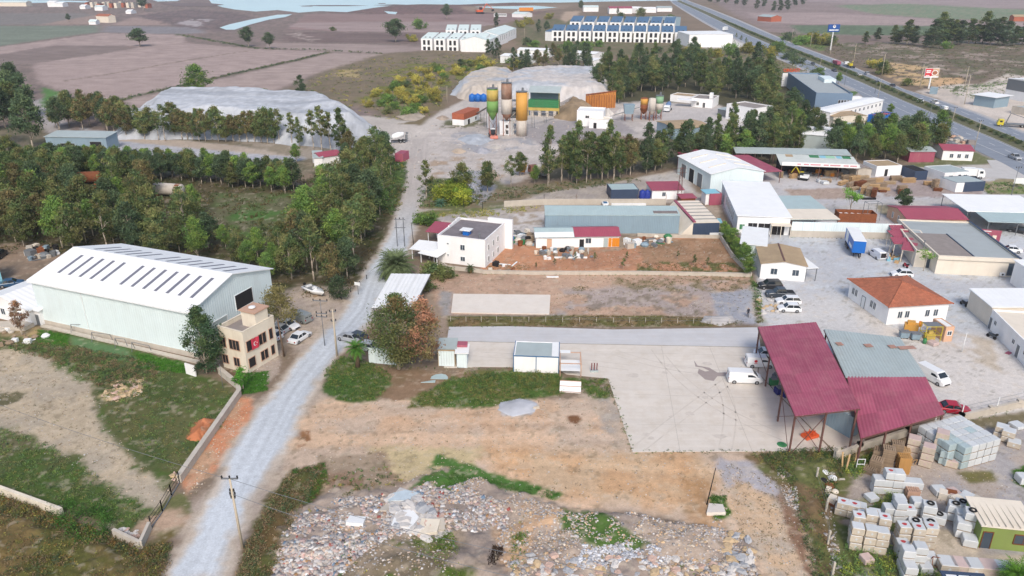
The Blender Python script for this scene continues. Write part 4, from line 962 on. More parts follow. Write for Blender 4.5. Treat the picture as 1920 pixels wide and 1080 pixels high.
# note: ribs follow the short edge; bracing on two sides
for p0,p1,q0,q1 in((a,d,.68,.98),(d,c,.02,.5)):
 u=p0.lerp(p1,q0);v=p0.lerp(p1,q1)
 for s0,s1 in((u.z-.3,.4),(.4,v.z-.3)):
  q=MB();q.tube((u.x,u.y,s0),(v.x,v.y,s1),.05,n=4);q.build('brace',m_steel,rt)
q=MB();u=a.lerp(d,.02);v=a.lerp(d,.35);q.tube((u.x,u.y,2.4),(v.x,v.y,2.4),.05,n=4);q.build('brace',m_steel,rt)
quadroof('sheet_canopy','long flat white canopy over the roadside below the big palm',[(697,577),(775,576),(807,514),(733,513)],(3.2,3.2,3.4,3.4),m_white,posts=[(.03,.03),(.97,.03),(.03,.97),(.97,.97),(.03,.5),(.97,.5)],pm=m_steelg,zig=.3)
quadroof('ribbed_canopy','grey galvanised canopy roof with rusty sheets between the two maroon roofs',[(1545,617),(1688,633),(1737,707),(1586,708)],(4.0,4.0,4.4,4.4),m_galv,posts=[(.98,.05),(.98,.95),(.02,.05)],zig=.22)
rt2=bpy.context.scene.objects['ribbed_canopy']
for x,y,w_ in((1574,645,3),(1628,648,3.6),(1673,650,3.4),(1700,652,8)):
 p=P(x,y,4.25)-rt2.location;q=MB();q.cbox(p.x,p.y,4.29,w_*.32,1.0,.04,.1);q.build('rusty_sheet',mat('rust_sheet',(176,138,124),.8,.25,1),rt2)
quadroof('ribbed_canopy','lower maroon ribbed canopy next to the block yard wall',[(1588,706),(1736,707),(1771,776),(1614,822)],(4.4,4.4,4.1,4.1),m_red,posts=[(.02,.98),(.3,.98),(.6,.98),(.98,.98),(.98,.1)],zig=.22)
b=bld('metal_cabin','pale blue metal cabin standing under the maroon canopies','cabin',(1592,822),(1608,815),C=(1590,775),h=3.2,roof='flat',wm=m_cladg,rm=m_galv,para=.05)
# ---- flat-roofed hall right
b=bld('flat_hall','cream flat roofed hall with gravel roof and dark kerb line','hall',(1752,513),(1905,520),C=(1850,448),h=3.6,roof='flat',wm=m_cream,rm=m_greyroof,para=.25)
box_on(b,'gravel_roof_bay',.25,.25,3.6,b.L*.45,b.D*.62,3.68,m_gravelroof)
box_on(b,'roof_divider',b.L*.45,.25,3.6,b.L*.45+.25,b.D*.62,3.8,m_navy)
box_on(b,'dark_roof_edge',b.L-.32,-.1,3.92,b.L+.15,b.D,4.05,m_navy)
box_on(b,'front_band',-.1,-.35,3.2,b.L+.3,-.02,3.86,m_cream)
opening(b,'f',b.L*.93,.4,1.6,2.4,m_glass,m_steelg);acunit(b,'f',b.L*.82,.3)
b=bld('flat_hall_wing','lower cream wing of the flat roofed hall with gravel roof','hall',(1712,500),(1752,503),C=(1740,462),h=3.3,roof='flat',wm=m_cream,rm=m_gravelroof,para=.25)
opening(b,'f',b.L*.7,0,.9,2.2,m_glass,m_steelg,'door',0)
vent(b,b.L*.5,b.D*.2,3.3,.12,1.5)
for k,(x0,y0,x1,y1)in enumerate(((1668,432,1745,436),(1672,446,1740,444),(1672,459,1712,461),(1686,470,1710,474))):
 rt=bld('tiled_awning',['uppermost maroon awning behind the flat hall roof','second maroon awning stepping down beside the flat hall','third maroon awning over the hall side door','lowest maroon awning hanging over the loading corner'][k],'awning',(x0,y0+22),(x1,y1+22),D=2.8 if k<3 else 4,h=2.9,roof='canopy',wm=m_cream,rm=m_redc,rh=3.3,ov=.15,group='maroon awnings around the flat hall')
b=bld('peach_house','peach single storey house with maroon roof behind the boundary wall','house',(1697,432),(1808,433),C=(1796,408),h=2.8,roof='gx',wm=m_peach,rm=m_redc,rise=1.0,ov=.3)
for u in(.3,.6):opening(b,'l',b.D*u,.9,.6,1.3)
b=bld('white_canopy','wide white canopy roof at the upper right yard edge','canopy',(1808,422),(1960,426),C=(1940,395),h=3.4,roof='canopy',wm=m_steelg,rm=m_roofw,rh=3.7,ov=.2)
b=bld('white_canopy','pale canopy roof joined in front of the wide white one','canopy',(1848,440),(1960,444),C=(1950,420),h=3.1,roof='canopy',wm=m_steelg,rm=m_roofb,rh=3.4,ov=.2)
# maroon sign wall
o,ang,L,_=frame((1822,455),(1872,460),D=1)
rt=E('gate_wall','maroon gate wall with pale lettering panel beside the flat hall','gate wall',o,ang)
q=MB();q.box(0,0,0,L,.4,3.3);q.build('wall',m_red,rt)
q=MB();q.box(L*.7,-.1,0,L*.85,-.01,2.2);q.build('door',m_cream,rt)
for k in range(3):
 q=MB();q.box(.2,-.05,2.9-k*.55,L*(.62-.08*(k%2)),-.01,3.1-k*.55);q.build('pale_band',m_white,rt)
# ---- right edge building
b=bld('right_hall','long white flat roofed building running along the motorcycle parking','building',(1928,700),(1960,745),D=1,h=3)if False else None
o,ang,L,_=frame((1815,575),(1925,690),D=1)
o2,ang2,L2,_=frame((1812,572),(1862,622),D=1)
b=wallbld('white_hall','white hall with bright sheet roof at the yard edge','hall',(1812,577),(1852,612),16,3.6,m_cream,m_roofw,'mono',rise=.6)
b=wallbld('flat_roofed_office','long cream office with small windows, doors and a red mat outside','office',(1852,614),(1945,712),16,3.2,m_wall,m_cream)
for u in(.12,.5,.72):opening(b,'l',b.D*u,1.5,.8,.7)
for u in(.03,.6,.9):opening(b,'l',b.D*u,0,.95,2.1,m_steelg,m_white,'door',0)
q=MB();q.lathe([(.9,3.2),(.9,3.5),(.8,3.55),(.1,3.5)],14,4,b.D*.7);q.build('roof_fan',m_concw,b.root)
b=wallbld('white_hall','second white sheet roof behind the bright hall at the frame edge','hall',(1893,530),(1935,560),12,4.6,m_wall,m_roofw,'mono',rise=.4)
# ---- timber yard sheds and prefabs
b=bld('timber_shed','long dark timber shed with patched colourful roof strips','shed',(1462,334),(1606,340),D=9,h=4.0,roof='canopy',wm=m_steel,rm=mat('patched_sheet',(206,212,208),.7,.12,.25,dirt=.4,dirtcol=(170,176,160)),rh=4.9,ov=.4)
w_=MB();w_.box(0,b.D-.25,0,b.L,b.D-.05,4.6);w_.build('back_wall',m_dark,b.root)
w_=MB();w_.box(0,-.5,3.9,b.L,-.35,5.0);w_.build('sign_band',m_white,b.root)
m_pk=mat('faded_red_print',(216,150,160),.8,.2,3)
for k in range(9):
 w_=MB();x=b.L*(.2+.085*k);w_.box(x,-.53,4.3,x+b.L*(.045+.02*(k%3)),-.502,4.65);w_.build('faded_print',m_pk,b.root)
for k,(m_,x0,x1)in enumerate(((m_green,.42,.55),(m_lblue,.56,.64),(mat('mint_sheet',(160,206,176),.7,.1,1),.64,.76),(m_lblue,.78,.85),(m_tanroof,.1,.2),(m_green,.86,.97))):
 x0*=b.L;x1*=b.L;s=.9/b.D;y0=b.D*.78
 q=MB();q.add([(x0,y0,4.0+s*y0+.16),(x1,y0,4.0+s*y0+.16),(x1,b.D+.3,4.0+s*(b.D+.3)+.16),(x0,b.D+.3,4.0+s*(b.D+.3)+.16)],[(0,1,2,3)]);q.build('coloured_roof_sheet',m_,b.root)
b=bld('timber_shed','narrow grey canopy behind the factory hall in front of the trees','shed',(1378,312),(1590,317),D=5,h=4.2,roof='canopy',wm=m_steel,rm=m_galv,rh=4.8,ov=.3)
b=bld('workshop','grey patched hut at the end of the timber shed','hut',(1604,334),(1632,333),D=8,h=2.6,roof='gy',wm=m_concw,rm=m_gravelroof,rise=.6)
b=bld('white_hut','white hut with brown littered flat roof by the timber stacks','hut',(1641,331),(1688,329),D=7,h=3.0,roof='flat',wm=m_wall,rm=m_tanroof,para=.1)
opening(b,'f',b.L*.4,0,1.0,2.1,m_dark,name='door',mull=0)
b=bld('prefab_office','white prefab office pair with pale blue frames','prefab',(1768,342),(1817,339),C=(1806,324),h=2.7,roof='flat',wm=m_wall,rm=m_galv,para=.06)
for u in(.25,.8):opening(b,'f',b.L*u,.9,1.2,1.0)
opening(b,'f',b.L*.58,0,.9,2,m_dark,name='door',mull=0)
b=bld('shipping_container','dark blue container with white end beside the prefab office','container',(1790,361),(1844,358),C=(1836,345),h=2.7,roof='flat',wm=m_navy,rm=m_galv,para=.02)
box_on(b,'white_end_panel',-.05,-.05,.05,2.4,b.D+.05,2.68,m_wall)
b=bld('shipping_container','dark open container frame by the timber stacks','container',(1713,338),(1737,337),C=(1733,325),h=2.6,roof='flat',wm=m_navy,rm=m_dark,para=.05)
b=bld('site_container','dark grey site container with mint roof behind the long shed','container',(1145,374),(1197,373),C=(1195,361),h=2.6,roof='flat',wm=m_navy,rm=m_roofb,para=.02)
b=bld('site_cabin','white site cabin with maroon roof near the lattice pylon','cabin',(1222,374),(1280,373),C=(1278,360),h=2.5,roof='shed',wm=m_wall,rm=m_redc,rh=2.9)
opening(b,'f',b.L*.38,.9,.9,1.0)
b=bld('site_cabin','low maroon roofed store between cabin and pylon','cabin',(1277,384),(1303,383),D=3,h=1.7,roof='shed',wm=m_rust,rm=m_redc,rh=1.9)
# cluster behind the trees, right
b=bld('red_roof_building','maroon roofed building by the highway slip road','building',(1765,300),(1822,302),D=9,h=3.2,roof='gx',wm=m_wall,rm=m_redc,rise=1.0)
for u in(.3,.55,.8):opening(b,'f',b.L*u,.9,1.0,1.2)
b=bld('red_sheet_building','maroon sheet clad shed half hidden by trees near the slip road','shed',(1703,304),(1750,304),D=8,h=3.4,roof='gx',wm=m_red,rm=m_galv,rise=.6)
b=bld('corrugated_hall','pale grey hall hidden behind the roadside trees','hall',(1500,285),(1560,290),D=16,h=6,roof='gx',wm=m_galv,rm=m_roofw,rise=1.2)
b=bld('corrugated_hall','grey sheet hall among the trees beside the slip road','hall',(1585,268),(1640,272),D=12,h=5,roof='gx',wm=m_cladg,rm=m_galv,rise=1.0)
# showroom with orange letters
b=wallbld('showroom','blue grey showroom with large orange roof letters by the highway','showroom',(1474,163),(1526,206),15,6.6,mat('steel_blue_cladding',(120,142,166),.6,.05,.4),m_greyroof,para=.7)
for k in range(4):opening(b,'f',b.L*(.66+.08*k),1.8,.8,2.6,m_dark,m_white,mull=0)
q=MB();q.box(.3,b.D*.1,6.9,b.L-.3,b.D*.5,7.0)
box_on(b,'rooftop_block',b.L*.75,b.D*.55,6,b.L*1.1,b.D*.75,8.2,m_clad)
m_let=mat('orange_letters',(226,84,48),.5,.04,1)
g_=P(1467,162);sg=E('roof_sign','bright orange block letters on a white parapet above the showroom','sign',Vector((g_.x,g_.y,0)),R(4))
s=FOC/(g_.y*CT+CAM_H*ST)
Lw=28/s
label_text('ORGAST',Lw/3.4,m_let,(Lw/2,0,8.0),(R(90),0,0),sg,ext=.25)
q=MB();q.box(-.5,.3,0,Lw+.5,1.2,6.6);q.build('parapet_wall',m_wall,sg)
b=bld('long_office','long white two storey strip building with a window band beside the highway turn','building',(1553,238),(1652,212),D=8,h=5.4,roof='gx',wm=m_wall,rm=m_roofw,rise=.5)
for k in range(12):opening(b,'f',b.L*(.06+.08*k),3.3,1.2,1.1,m_glass,m_white)
b=bld('grey_roof_store','grey roofed store building beside the long white office','store',(1524,228),(1560,240),D=14,h=4.2,roof='gx',wm=m_cream,rm=m_tanroof,rise=.6)
b=bld('blue_fenced_yard','bright blue walled yard at the end of the long office','yard wall',(1648,232),(1676,226),D=5,h=2.6,roof='flat',wm=m_bluepaint,rm=m_red,para=.3)
# white houses in the quarry yard
b=bld('yard_house','white house with terrace canopy in the quarry yard','house',(1296,200),(1335,203),D=12,h=3.6,roof='flat',wm=m_wall,rm=m_gravelroof,para=.2)
opening(b,'f',b.L*.3,.9,1,1.2,m_dark);opening(b,'f',b.L*.6,0,1,2.1,m_dark,name='door')
box_on(b,'terrace_roof',-6,-3,3.0,b.L*.3,2,3.15,m_roofw)
box_on(b,'chimney',b.L*.75,3,3.6,b.L*.9,5,6.0,m_wall)
b=bld('yard_store','low open store beside the quarry yard house','store',(1256,190),(1296,194),D=8,h=2.8,roof='flat',wm=m_wall,rm=m_tanroof,para=.2)
b=bld('yard_house','white two storey house with small windows behind the tall trees','house',(1360,222),(1412,232),D=11,h=5.6,roof='flat',wm=m_wall,rm=m_gravelroof,para=.3)
for u in(.15,.45,.8):opening(b,'f',b.L*u,3.4,.9,1.3,m_dark);opening(b,'f',b.L*u,.8,.9,1.3,m_dark)
b=bld('yard_annex','grey annex at the foot of the two storey quarry house','annex',(1345,216),(1360,219),D=5,h=2.6,roof='shed',wm=m_steelg,rm=m_galv,rh=2.8)
b=bld('beige_workshop','grey beige roofed workshop just behind the middle trees','workshop',(1262,262),(1330,258),D=14,h=4,roof='gx',wm=m_cladg,rm=m_tanroof,rise=.5)
b=bld('control_house','white stepped control house beside the concrete plant','building',(1081,236),(1130,238),D=9,h=5.6,roof='flat',wm=m_wall,rm=m_white,para=.3)
opening(b,'f',b.L*.4,3.2,1.4,.9,m_dark)
b=bld('control_house','lower white wing with a dark door beside the control house','building',(1104,240),(1142,242),D=7,h=3.2,roof='flat',wm=m_wall,rm=m_cream,para=.2)
opening(b,'f',b.L*.3,0,1.2,2.1,m_dark,name='door',mull=0)
b=bld('brick_house','unfinished red block house with white base near the silos','house',(870,236),(899,224),D=5,h=4.4,roof='flat',wm=m_wall,rm=m_cream,para=.1)
box_on(b,'red_block_storey',-.06,-.06,2.3,b.L+.06,b.D+.06,4.65,m_brick)
opening(b,'f',b.L*.3,0,2,1.9,m_dark,name='door',mull=0);opening(b,'f',b.L*.75,.6,1.4,1.2,m_dark)
q=P(896,190);b=Bd();b.root=E('water_tank','royal blue ribbed water tank on the ground behind the red block house','tank',q)
for k in range(3):
 t=MB();t.lathe([(1.5,0),(1.55,2.2),(1.3,3.0),(.4,3.4),(.3,3.6)],12,(k-1)*2.6,0);t.build('tank_body',m_bluepaint,b.root,True)
# left cluster
b=bld('corrugated_hut','blue grey corrugated shed with a window between the grove and gravel heap','shed',(90,282),(203,284),D=7,h=4.6,roof='shed',wm=m_cladg,rm=m_galv,rh=5.2)
opening(b,'f',b.L*.35,1.6,5,.9,m_dark,m_galv,mull=3);opening(b,'f',b.L*.82,0,4,3.2,m_dark,m_galv,'door',0)
b=bld('small_house','little white house with grey sloping roof near the mixer truck','house',(590,313),(606,312),D=6,h=2.8,roof='shed',wm=m_wall,rm=m_galv,rh=3.6)
b=bld('small_house','little white house with maroon roof behind the grove','house',(602,312),(640,306),D=6,h=2.8,roof='gx',wm=m_wall,rm=m_redc,rise=.9)
b=bld('red_container','maroon container at the edge of the quarry road','container',(741,303),(756,304),D=5,h=2.6,roof='flat',wm=m_red,rm=m_redc,para=.03)
# yard containers near the middle
b=bld('office_container','white double office container with blue edges beside the lane','container',(963,697),(1047,700),C=(1047,671),h=2.7,roof='flat',wm=m_wall,rm=m_galv,para=.06)
m_bl=mat('blue_edge',(60,110,150),.5,.05,1)
for x in(0,b.L/2,b.L):box_on(b,'blue_frame',x-.06,-.05,0,x+.06,.06,2.78,m_bl)
box_on(b,'blue_rail',-.05,-.07,2.7,b.L+.05,.03,2.84,m_bl);box_on(b,'blue_rail',b.L-.03,0,2.7,b.L+.07,b.D,2.84,m_bl);box_on(b,'blue_rail',-.07,0,2.7,.03,b.D,2.84,m_bl)
box_on(b,'white_roof_panel',b.L*.84,.3,2.72,b.L*.97,b.D-.3,2.82,m_white)
b=bld('guard_kiosk','tiny white kiosk with maroon top at the lane gate','kiosk',(857,690),(876,690),D=2.4,h=2.6,roof='shed',wm=m_clad,rm=m_white,rh=2.7)
box_on(b,'maroon_roof_piece',0,b.D*.6,2.85,b.L,b.D+.4,3.2,m_red)
# frame stand with white boards
o,ang,L,_=frame((1050,706),(1089,707),D=1)
rt=E('steel_frame_stand','open steel frame stand holding white boards beside the office container','frame',o,ang)
for x in(0,L):
 for y in(0,3.6):q=MB();q.box(x-.06,y-.06,0,x+.06,y+.06,2.3);q.build('post',m_pink,rt)
for y in(0,3.6):q=MB();q.box(0,y-.05,2.2,L,y+.05,2.32);q.build('beam',m_pink,rt)
for x in(0,L):q=MB();q.box(x-.05,0,2.33,x+.05,3.6,2.44);q.build('beam',m_pink,rt)
q=MB();q.box(0,3.0,2.46,L*.5,3.9,2.5);q.build('board',m_white,rt)
q=MB();q.box(.1,0,1.0,L-.1,3.4,1.05);q.build('board',m_white,rt)
o,ang,L,_=frame((1049,736),(1089,738),D=1)
rt=E('white_board','white framed board propped low in the grass in front of the steel stand','board',o,ang)
q=MB();q.add([(0,0,.1),(L,0,.1),(L,1.9,.9),(0,1.9,.9),(0,0,.04),(L,0,.04),(L,1.9,.84),(0,1.9,.84)],[(0,1,2,3),(7,6,5,4),(0,4,5,1),(1,5,6,2),(2,6,7,3),(3,7,4,0)]);q.build('panel',m_white,rt)
for y in(0,.95,1.85):q=MB();q.box(0,y,.12+.42*y,L,y+.08,.2+.42*y);q.build('rail',m_pink,rt)
# yard screen wall and gate
o,ang,L,_=frame((692,680),(748,685),D=1)
rt=E('screen_wall','white sheet screen wall between the big tree and the parked cars','wall',o,ang);n=4
for k in range(n):q=MB();q.box(k*L/n,0,0,(k+1)*L/n-.04,.12,2.6);q.build('panel',m_clad,rt)
o,ang,L,_=frame((822,687),(854,688),D=1)
rt=E('sheet_gate','pale corrugated sheet gate with beige frame beside the kiosk','gate',o,ang)
for k in range(6):q=MB();q.box(.1+k*(L-.2)/6,0,.1,.1+(k+1)*(L-.2)/6-.03,.08,2.7);q.build('panel',m_clad,rt)
q=MB();q.box(0,-.05,0,.1,.13,2.9).box(L-.1,-.05,0,L,.13,2.9).box(.1,-.05,2.75,L-.1,.13,2.9);q.build('gate_frame',m_tanroof,rt)
b=bld('store_roof','grey canopy behind the sheet gate','canopy',(822,684),(856,684),D=3.2,h=2.7,roof='canopy',wm=m_tanroof,rm=m_galv,rh=2.9,ov=.1)
# green cabin bottom right
b=bld('green_cabin','lime green cabin with white ribbed roof in the block yard','cabin',(1831,1026),(1930,1036),C=(1935,990),h=2.9,roof='shed',wm=m_lime,rm=m_cream,rh=3.1,ov=.25)
opening(b,'f',b.L*.14,0,.9,2.1,m_glass,m_brown,'door',0);opening(b,'f',b.L*.82,1.0,1.8,1.1,m_glass,m_brown)
for k in range(8):box_on(b,'roof_rib',b.L*(.03+.13*k),-.2,3.04,b.L*(.03+.13*k)+.05,b.D+.2,3.22,m_cream)
# open-roof frame and dark shed at the bottom edge
b=bld('dark_shed','dark edged shed roof with pale panels along the lower block row','shed',(1790,1168),(1868,1174),D=4,h=2.0,roof='shed',wm=m_navy,rm=m_navy,rh=2.3,ov=.2)
for k in range(3):box_on(b,'pale_roof_panel',b.L*(.04+.32*k),.2,2.36,b.L*(.3+.32*k),b.D-.3,2.46,m_white)
# ---- town houses (unfinished)
def townrow(label,group,A,B,n,D,h,tilt,rm,gap=.16,wins=2,back=None):
 for k in range(n):
  a=(A[0]+(B[0]-A[0])*k/n,A[1]+(B[1]-A[1])*k/n);c=(A[0]+(B[0]-A[0])*(k+1-gap)/n,A[1]+(B[1]-A[1])*(k+1-gap)/n)
  words=['first','second','third','fourth','fifth','sixth','seventh','eighth','ninth','tenth','eleventh']
  b=bld('town_house',label%words[k],'house',a,c,D=D,h=h,roof='shed',wm=m_wall,rm=rm,rh=h+tilt,ov=.05,group=group)
  Lk=b.L
  for j in range(wins):
   u=Lk*(j+1)/(wins+1)if wins>1 else Lk*.5;u=Lk*(.5+(j-(wins-1)/2)*.8/wins)
   opening(b,'f',u,h*.48,min(2.2,Lk*.22),h*.40,m_dark,m_white,mull=0);opening(b,'f',u,0.1,min(2.4,Lk*.25),h*.3,m_dark,m_white,mull=0)
   box_on(b,'roof_window',u-.6,3.0,h+tilt*3/D+.12,u+.6,4.4,h+tilt*4.4/D+.2,m_dark)
m_mint=mat('pale_mint_roof',(214,228,226),.7,.05,.3)
townrow('%s unfinished white town house from the open field end','white town houses',(790,94),(912,97),5,17,8.2,3.2,m_mint)
townrow('%s white town house of the rear row facing the fields','white town houses at the rear',(836,76),(905,76),3,20,8.2,3.2,m_mint)
for k,(A,B_,hh)in enumerate((((915,98),(935,88),9),((935,86),(953,79),9),((952,78),(968,71),9))):
 b=bld('end_terrace_house',['nearest','middle','farthest'][k]+' white terrace gable at the end of the white town houses','house',A,B_,D=20,h=hh-1,roof='gx',wm=m_wall,rm=m_mint,rise=2.6,ov=.1)
 for j in range(4):opening(b,'f',b.L*(.2+.2*j),3.5,1.4,3.4,m_steelg,m_white,mull=0)
townrow('%s blue roofed town house of the long front row, from the gravel heap end','blue roofed town houses',(1034,77),(1290,81),10,17,8.4,3.6,m_blueroof,gap=.14)
townrow('%s blue roofed town house of the rear row, from the gravel heap end','blue roofed town houses at the rear',(1068,60),(1268,64),8,19,9.4,4.2,m_blueroof,gap=.2)
b=bld('white_gable_house','white gabled end house at the head of the blue roofed row','house',(1022,76),(1034,77),D=22,h=7.5,roof='gx',wm=m_wall,rm=m_blueroof,rise=2)
b=bld('white_hall','long blank white hall beside the blue roofed town houses','hall',(1291,88),(1372,87),D=28,h=9,roof='shed',wm=m_wall,rm=m_roofw,rh=9.5)
b=bld('grey_school','grey blue hall with arched windows behind the blue roofed town houses','hall',(1206,52),(1275,50),D=16,h=9,roof='flat',wm=m_cladg,rm=m_greyroof,para=.6)
for u in(.12,.32,.52):opening(b,'f',b.L*u,3,6,4,m_glass,m_white,mull=3)
# long white sheds left of the wood
for k,(A,B_,h_,lb)in enumerate((((938,118),(990,121),4.5,'low white shed nearest the gravel heap below the town houses'),((970,106),(1030,108),4.5,'white shed with a small window below the town houses'),((1068,112),(1115,115),4.5,'white roofed shed between the tall trees'),((1095,125),(1112,127),4,'short white shed beside the tall trees'))):
 b=bld('white_shed',lb,'shed',A,B_,D=14,h=h_,roof='gx',wm=m_wall,rm=m_roofw,rise=.9);opening(b,'f',b.L*.55,1.6,3,1.2,m_dark)
# far buildings
for(x0,y0,x1,y1,h_,wm_,rm_,lb)in((1142,26,1185,26,7,m_wall,m_redc,'far white hall with long maroon roof near the shore road'),(1094,22,1122,22,6,m_wall,m_mint,'far pale arched house beside a dark bush'),(1172,24,1196,25,6,m_wall,m_roofw,'far white gabled hall in the middle of the shore road group'),(1206,24,1230,24,5,m_wall,m_roofw,'far white low hall next to the highway start'),(1232,22,1260,22,5,m_wall,m_galv,'far grey roofed hall closest to the highway start'),(0,12,50,12,6,m_cream,m_mint,'far long beige greenhouse by the shore'),(90,13,104,13,7,m_wall,m_roofw,'far bright white block by the shore'),(104,13,118,13,5,m_wall,m_roofw,'far low white annex by the shore'),(178,20,193,20,5,m_wall,m_mint,'far white house below the shore village'),(182,42,205,43,7,m_cream,m_tile,'lone pale farmhouse with orange roof among the far fields'),(150,17,160,17,4,m_wall,m_roofw,'far tiny white hut beside the shore village'),(1900,40,1925,40,5,m_brick,m_tanroof,'far low reddish block by the right hand fields'),(960,32,985,33,4,m_wall,m_mint,'far white low store by the shore track'),(236,26,246,26,3,m_wall,m_roofw,'tiny white hut in the green strip beyond the lone tree'),(167,46,180,46,3,m_wall,m_mint,'small pale outbuilding next to the lone farmhouse'),(1420,39,1445,41,5,m_brick,m_galv,'far red brick hut beyond the highway')):
 bld('far_building',lb,'building',(x0,y0),(x1,y1),D=16 if y0<40 else 9,h=h_,roof='gx',wm=wm_,rm=rm_,rise=2)
for k in range(16):
 x=160+k*7.5+(k%3)*2;y=13+(k*5%4)*.8
 bld('village_house','tiny unfinished house frame in the far shore village','house',(x,y),(x+5,y),D=14,h=6+k%3,roof='flat',wm=(m_brick,m_cream,m_concw)[k%3],rm=m_tanroof,para=.3,group='tiny houses of the far shore village')
# upper right plot
b=bld('dark_hall','dark grey and white hall at the upper frame edge beyond the highway','hall',(1882,184),(1990,205),D=26,h=9,roof='gy',wm=m_wall,rm=m_roofw,rise=1)
box_on(b,'grey_cladding_band',-.05,-.05,4.2,b.L+.05,b.D,8.95,m_steelg)
b=bld('glass_kiosk','blue grey kiosk with white flat roof beyond the highway','kiosk',(1824,197),(1862,203),D=10,h=4.6,roof='shed',wm=m_cladg,rm=m_roofw,rh=4.8,ov=1.0)
b=bld('guard_kiosk','small blue and white cabin below the billboard','cabin',(1742,176),(1756,177),D=4,h=3,roof='flat',wm=m_cladg,rm=m_galv,para=.1)
b=bld('pale_slab_store','low pale grey store roof at the right plot','store',(1895,212),(1950,222),D=12,h=2.8,roof='flat',wm=m_concw,rm=m_greyroof,para=.2)
# ================================================================ VEGETATION
m_leaf=mat('foliage',(80,100,60),.8,.10,.8,attr=True,rand=.22,spec=.12,transl=.25)
m_bark=mat('pale_bark',(176,164,148),.9,.2,1.5,rand=.1)
m_barkd=mat('brown_bark',(110,92,76),.9,.2,1.5)
LEAF_GAIN=np.array([1.38,1.34,1.16])
def leaf_quads(Pc,size,r,flat=.0,droop=0.3):
 """random leaf-spray quads around points; returns V,F"""
 n=len(Pc);a=r.normal(size=(n,3));a[:,2]-=droop;a/=np.linalg.norm(a,axis=1)[:,None]
 b=r.normal(size=(n,3));b-=(b*a).sum(1)[:,None]*a;b/=np.linalg.norm(b,axis=1)[:,None]
 s=(size*(0.6+.8*r.random(n)))[:,None]
 V=np.empty((n,4,3));V[:,0]=Pc-a*s*.7;V[:,1]=Pc+b*s*.25;V[:,2]=Pc+a*s*.75;V[:,3]=Pc-b*s*.25
 return V.reshape(-1,3),np.arange(n*4).reshape(n,4)
def crown_arrays(seed,h,w,cb=.28,blobs=22,per=110,size=.5,pal=((74,92,52),(96,104,58),(58,76,50)),shape='oval',lean=0,flat=.75):
 r=np.random.default_rng(seed);pts=[];cols=[];cen=[]
 pal=np.array([alb(p)for p in pal])
 blobs=int(blobs*1.5);size*=.78
 for k in range(blobs):
  t=(k+r.random())/blobs;z=h*(cb+(1-cb)*(.06+.88*t))
  if shape=='oval':env=math.sin(math.pi*min(1,max(.04,.12+.84*t))**.85)
  elif shape=='cone':env=(1-t)*.95+.12
  elif shape=='umbrella':env=.6+.5*t;z=h*(.62+.3*t)
  else:env=1
  ang=r.random()*2*math.pi;rr=w/2*env*math.sqrt(r.random())*r.uniform(.65,1.0)
  c=np.array([rr*math.cos(ang)+lean*t,rr*math.sin(ang),z]);br=w*(.08+.12*r.random())*(.75+.4*env)
  cen.append((c,br));n=int(per*(.7+.6*r.random()))
  d=r.normal(size=(n,3));d/=np.linalg.norm(d,axis=1)[:,None]
  rad=br*(0.3+.7*r.random(n)**.5)*(1+.38*r.normal(size=n))
  p=c+d*rad[:,None]*np.array([1,1,flat]);p[:,2]=np.maximum(p[:,2],.15)
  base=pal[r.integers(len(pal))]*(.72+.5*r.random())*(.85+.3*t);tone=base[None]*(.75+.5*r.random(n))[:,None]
  pts.append(p);cols.append(np.clip(tone*LEAF_GAIN,0,.6))
 p=np.concatenate(pts);c=np.concatenate(cols);V,F=leaf_quads(p,size*np.ones(len(p)),r)
 return V,F,c,cen
def tree_meshes(seed,h,w,trunk=.16,bark=None,**k):
 V,F,c,cen=crown_arrays(seed,h,w,**k);cm=npmesh('crown',V,F,m_leaf,c)
 r=random.Random(seed);q=MB();top=h*.82
 pts=[Vector((0,0,-.2))];nseg=5
 for i in range(1,nseg+1):pts.append(Vector((r.uniform(-.03,.03)*h*(i/nseg),r.uniform(-.03,.03)*h*(i/nseg),top*i/nseg)))
 for i in range(nseg):q.tube(pts[i],pts[i+1],trunk*(1-.16*i),trunk*(1-.16*(i+1)),6)
 for c_,br in cen:
  if r.random()<.65:
   z0=max(h*.15,c_[2]-w*.35*r.random()-.6);z0=min(z0,top*.95);f=z0/top*nseg;i=min(nseg-1,int(f));s0=pts[i].lerp(pts[i+1],f-i)
   mid=s0.lerp(Vector(c_),.5)+Vector((0,0,.25));rr=trunk*.38
   q.tube(s0,mid,rr,rr*.7,4);q.tube(mid,Vector(c_),rr*.7,rr*.3,4)
 tm=q.mesh('trunk',bark or m_bark,True);return cm,tm
def mk_tree(name,label,cat,ms,loc,rz=0,sc=1,group=None):
 o=E(name,label,cat,loc,rz,group);o.scale=sc if hasattr(sc,'__len__')else(sc,)*3
 link('crown',ms[0],o)
 if ms[1]:link('trunk',ms[1],o)
 return o
OL=((90,108,72),(104,114,74),(80,100,70),(114,116,80))
DK=((78,98,76),(88,104,78),(72,90,72))
GR=((100,130,72),(116,138,74),(88,116,70))
RU=((124,112,82),(112,108,80),(104,108,76),(138,116,86))
YE=((160,152,82),(142,142,78),(128,134,76))
def variants(n,h,w,pal,s0,**k):return[tree_meshes(s0+i,h*(1+.08*(i%3-1)),w*(1+.1*((i*7)%3-1)),pal=pal,**k)for i in range(n)]
EU=variants(6,10,6.6,OL,100,blobs=32,per=95,size=.46,cb=.18)
EUR=variants(2,10,6.4,RU[:3]+OL[:1],130,blobs=28,per=85,size=.46)
EUG=variants(3,10,6.4,GR,140,blobs=28,per=90,size=.46)
EUD=variants(4,10,6.2,DK,150,blobs=30,per=95,size=.5)
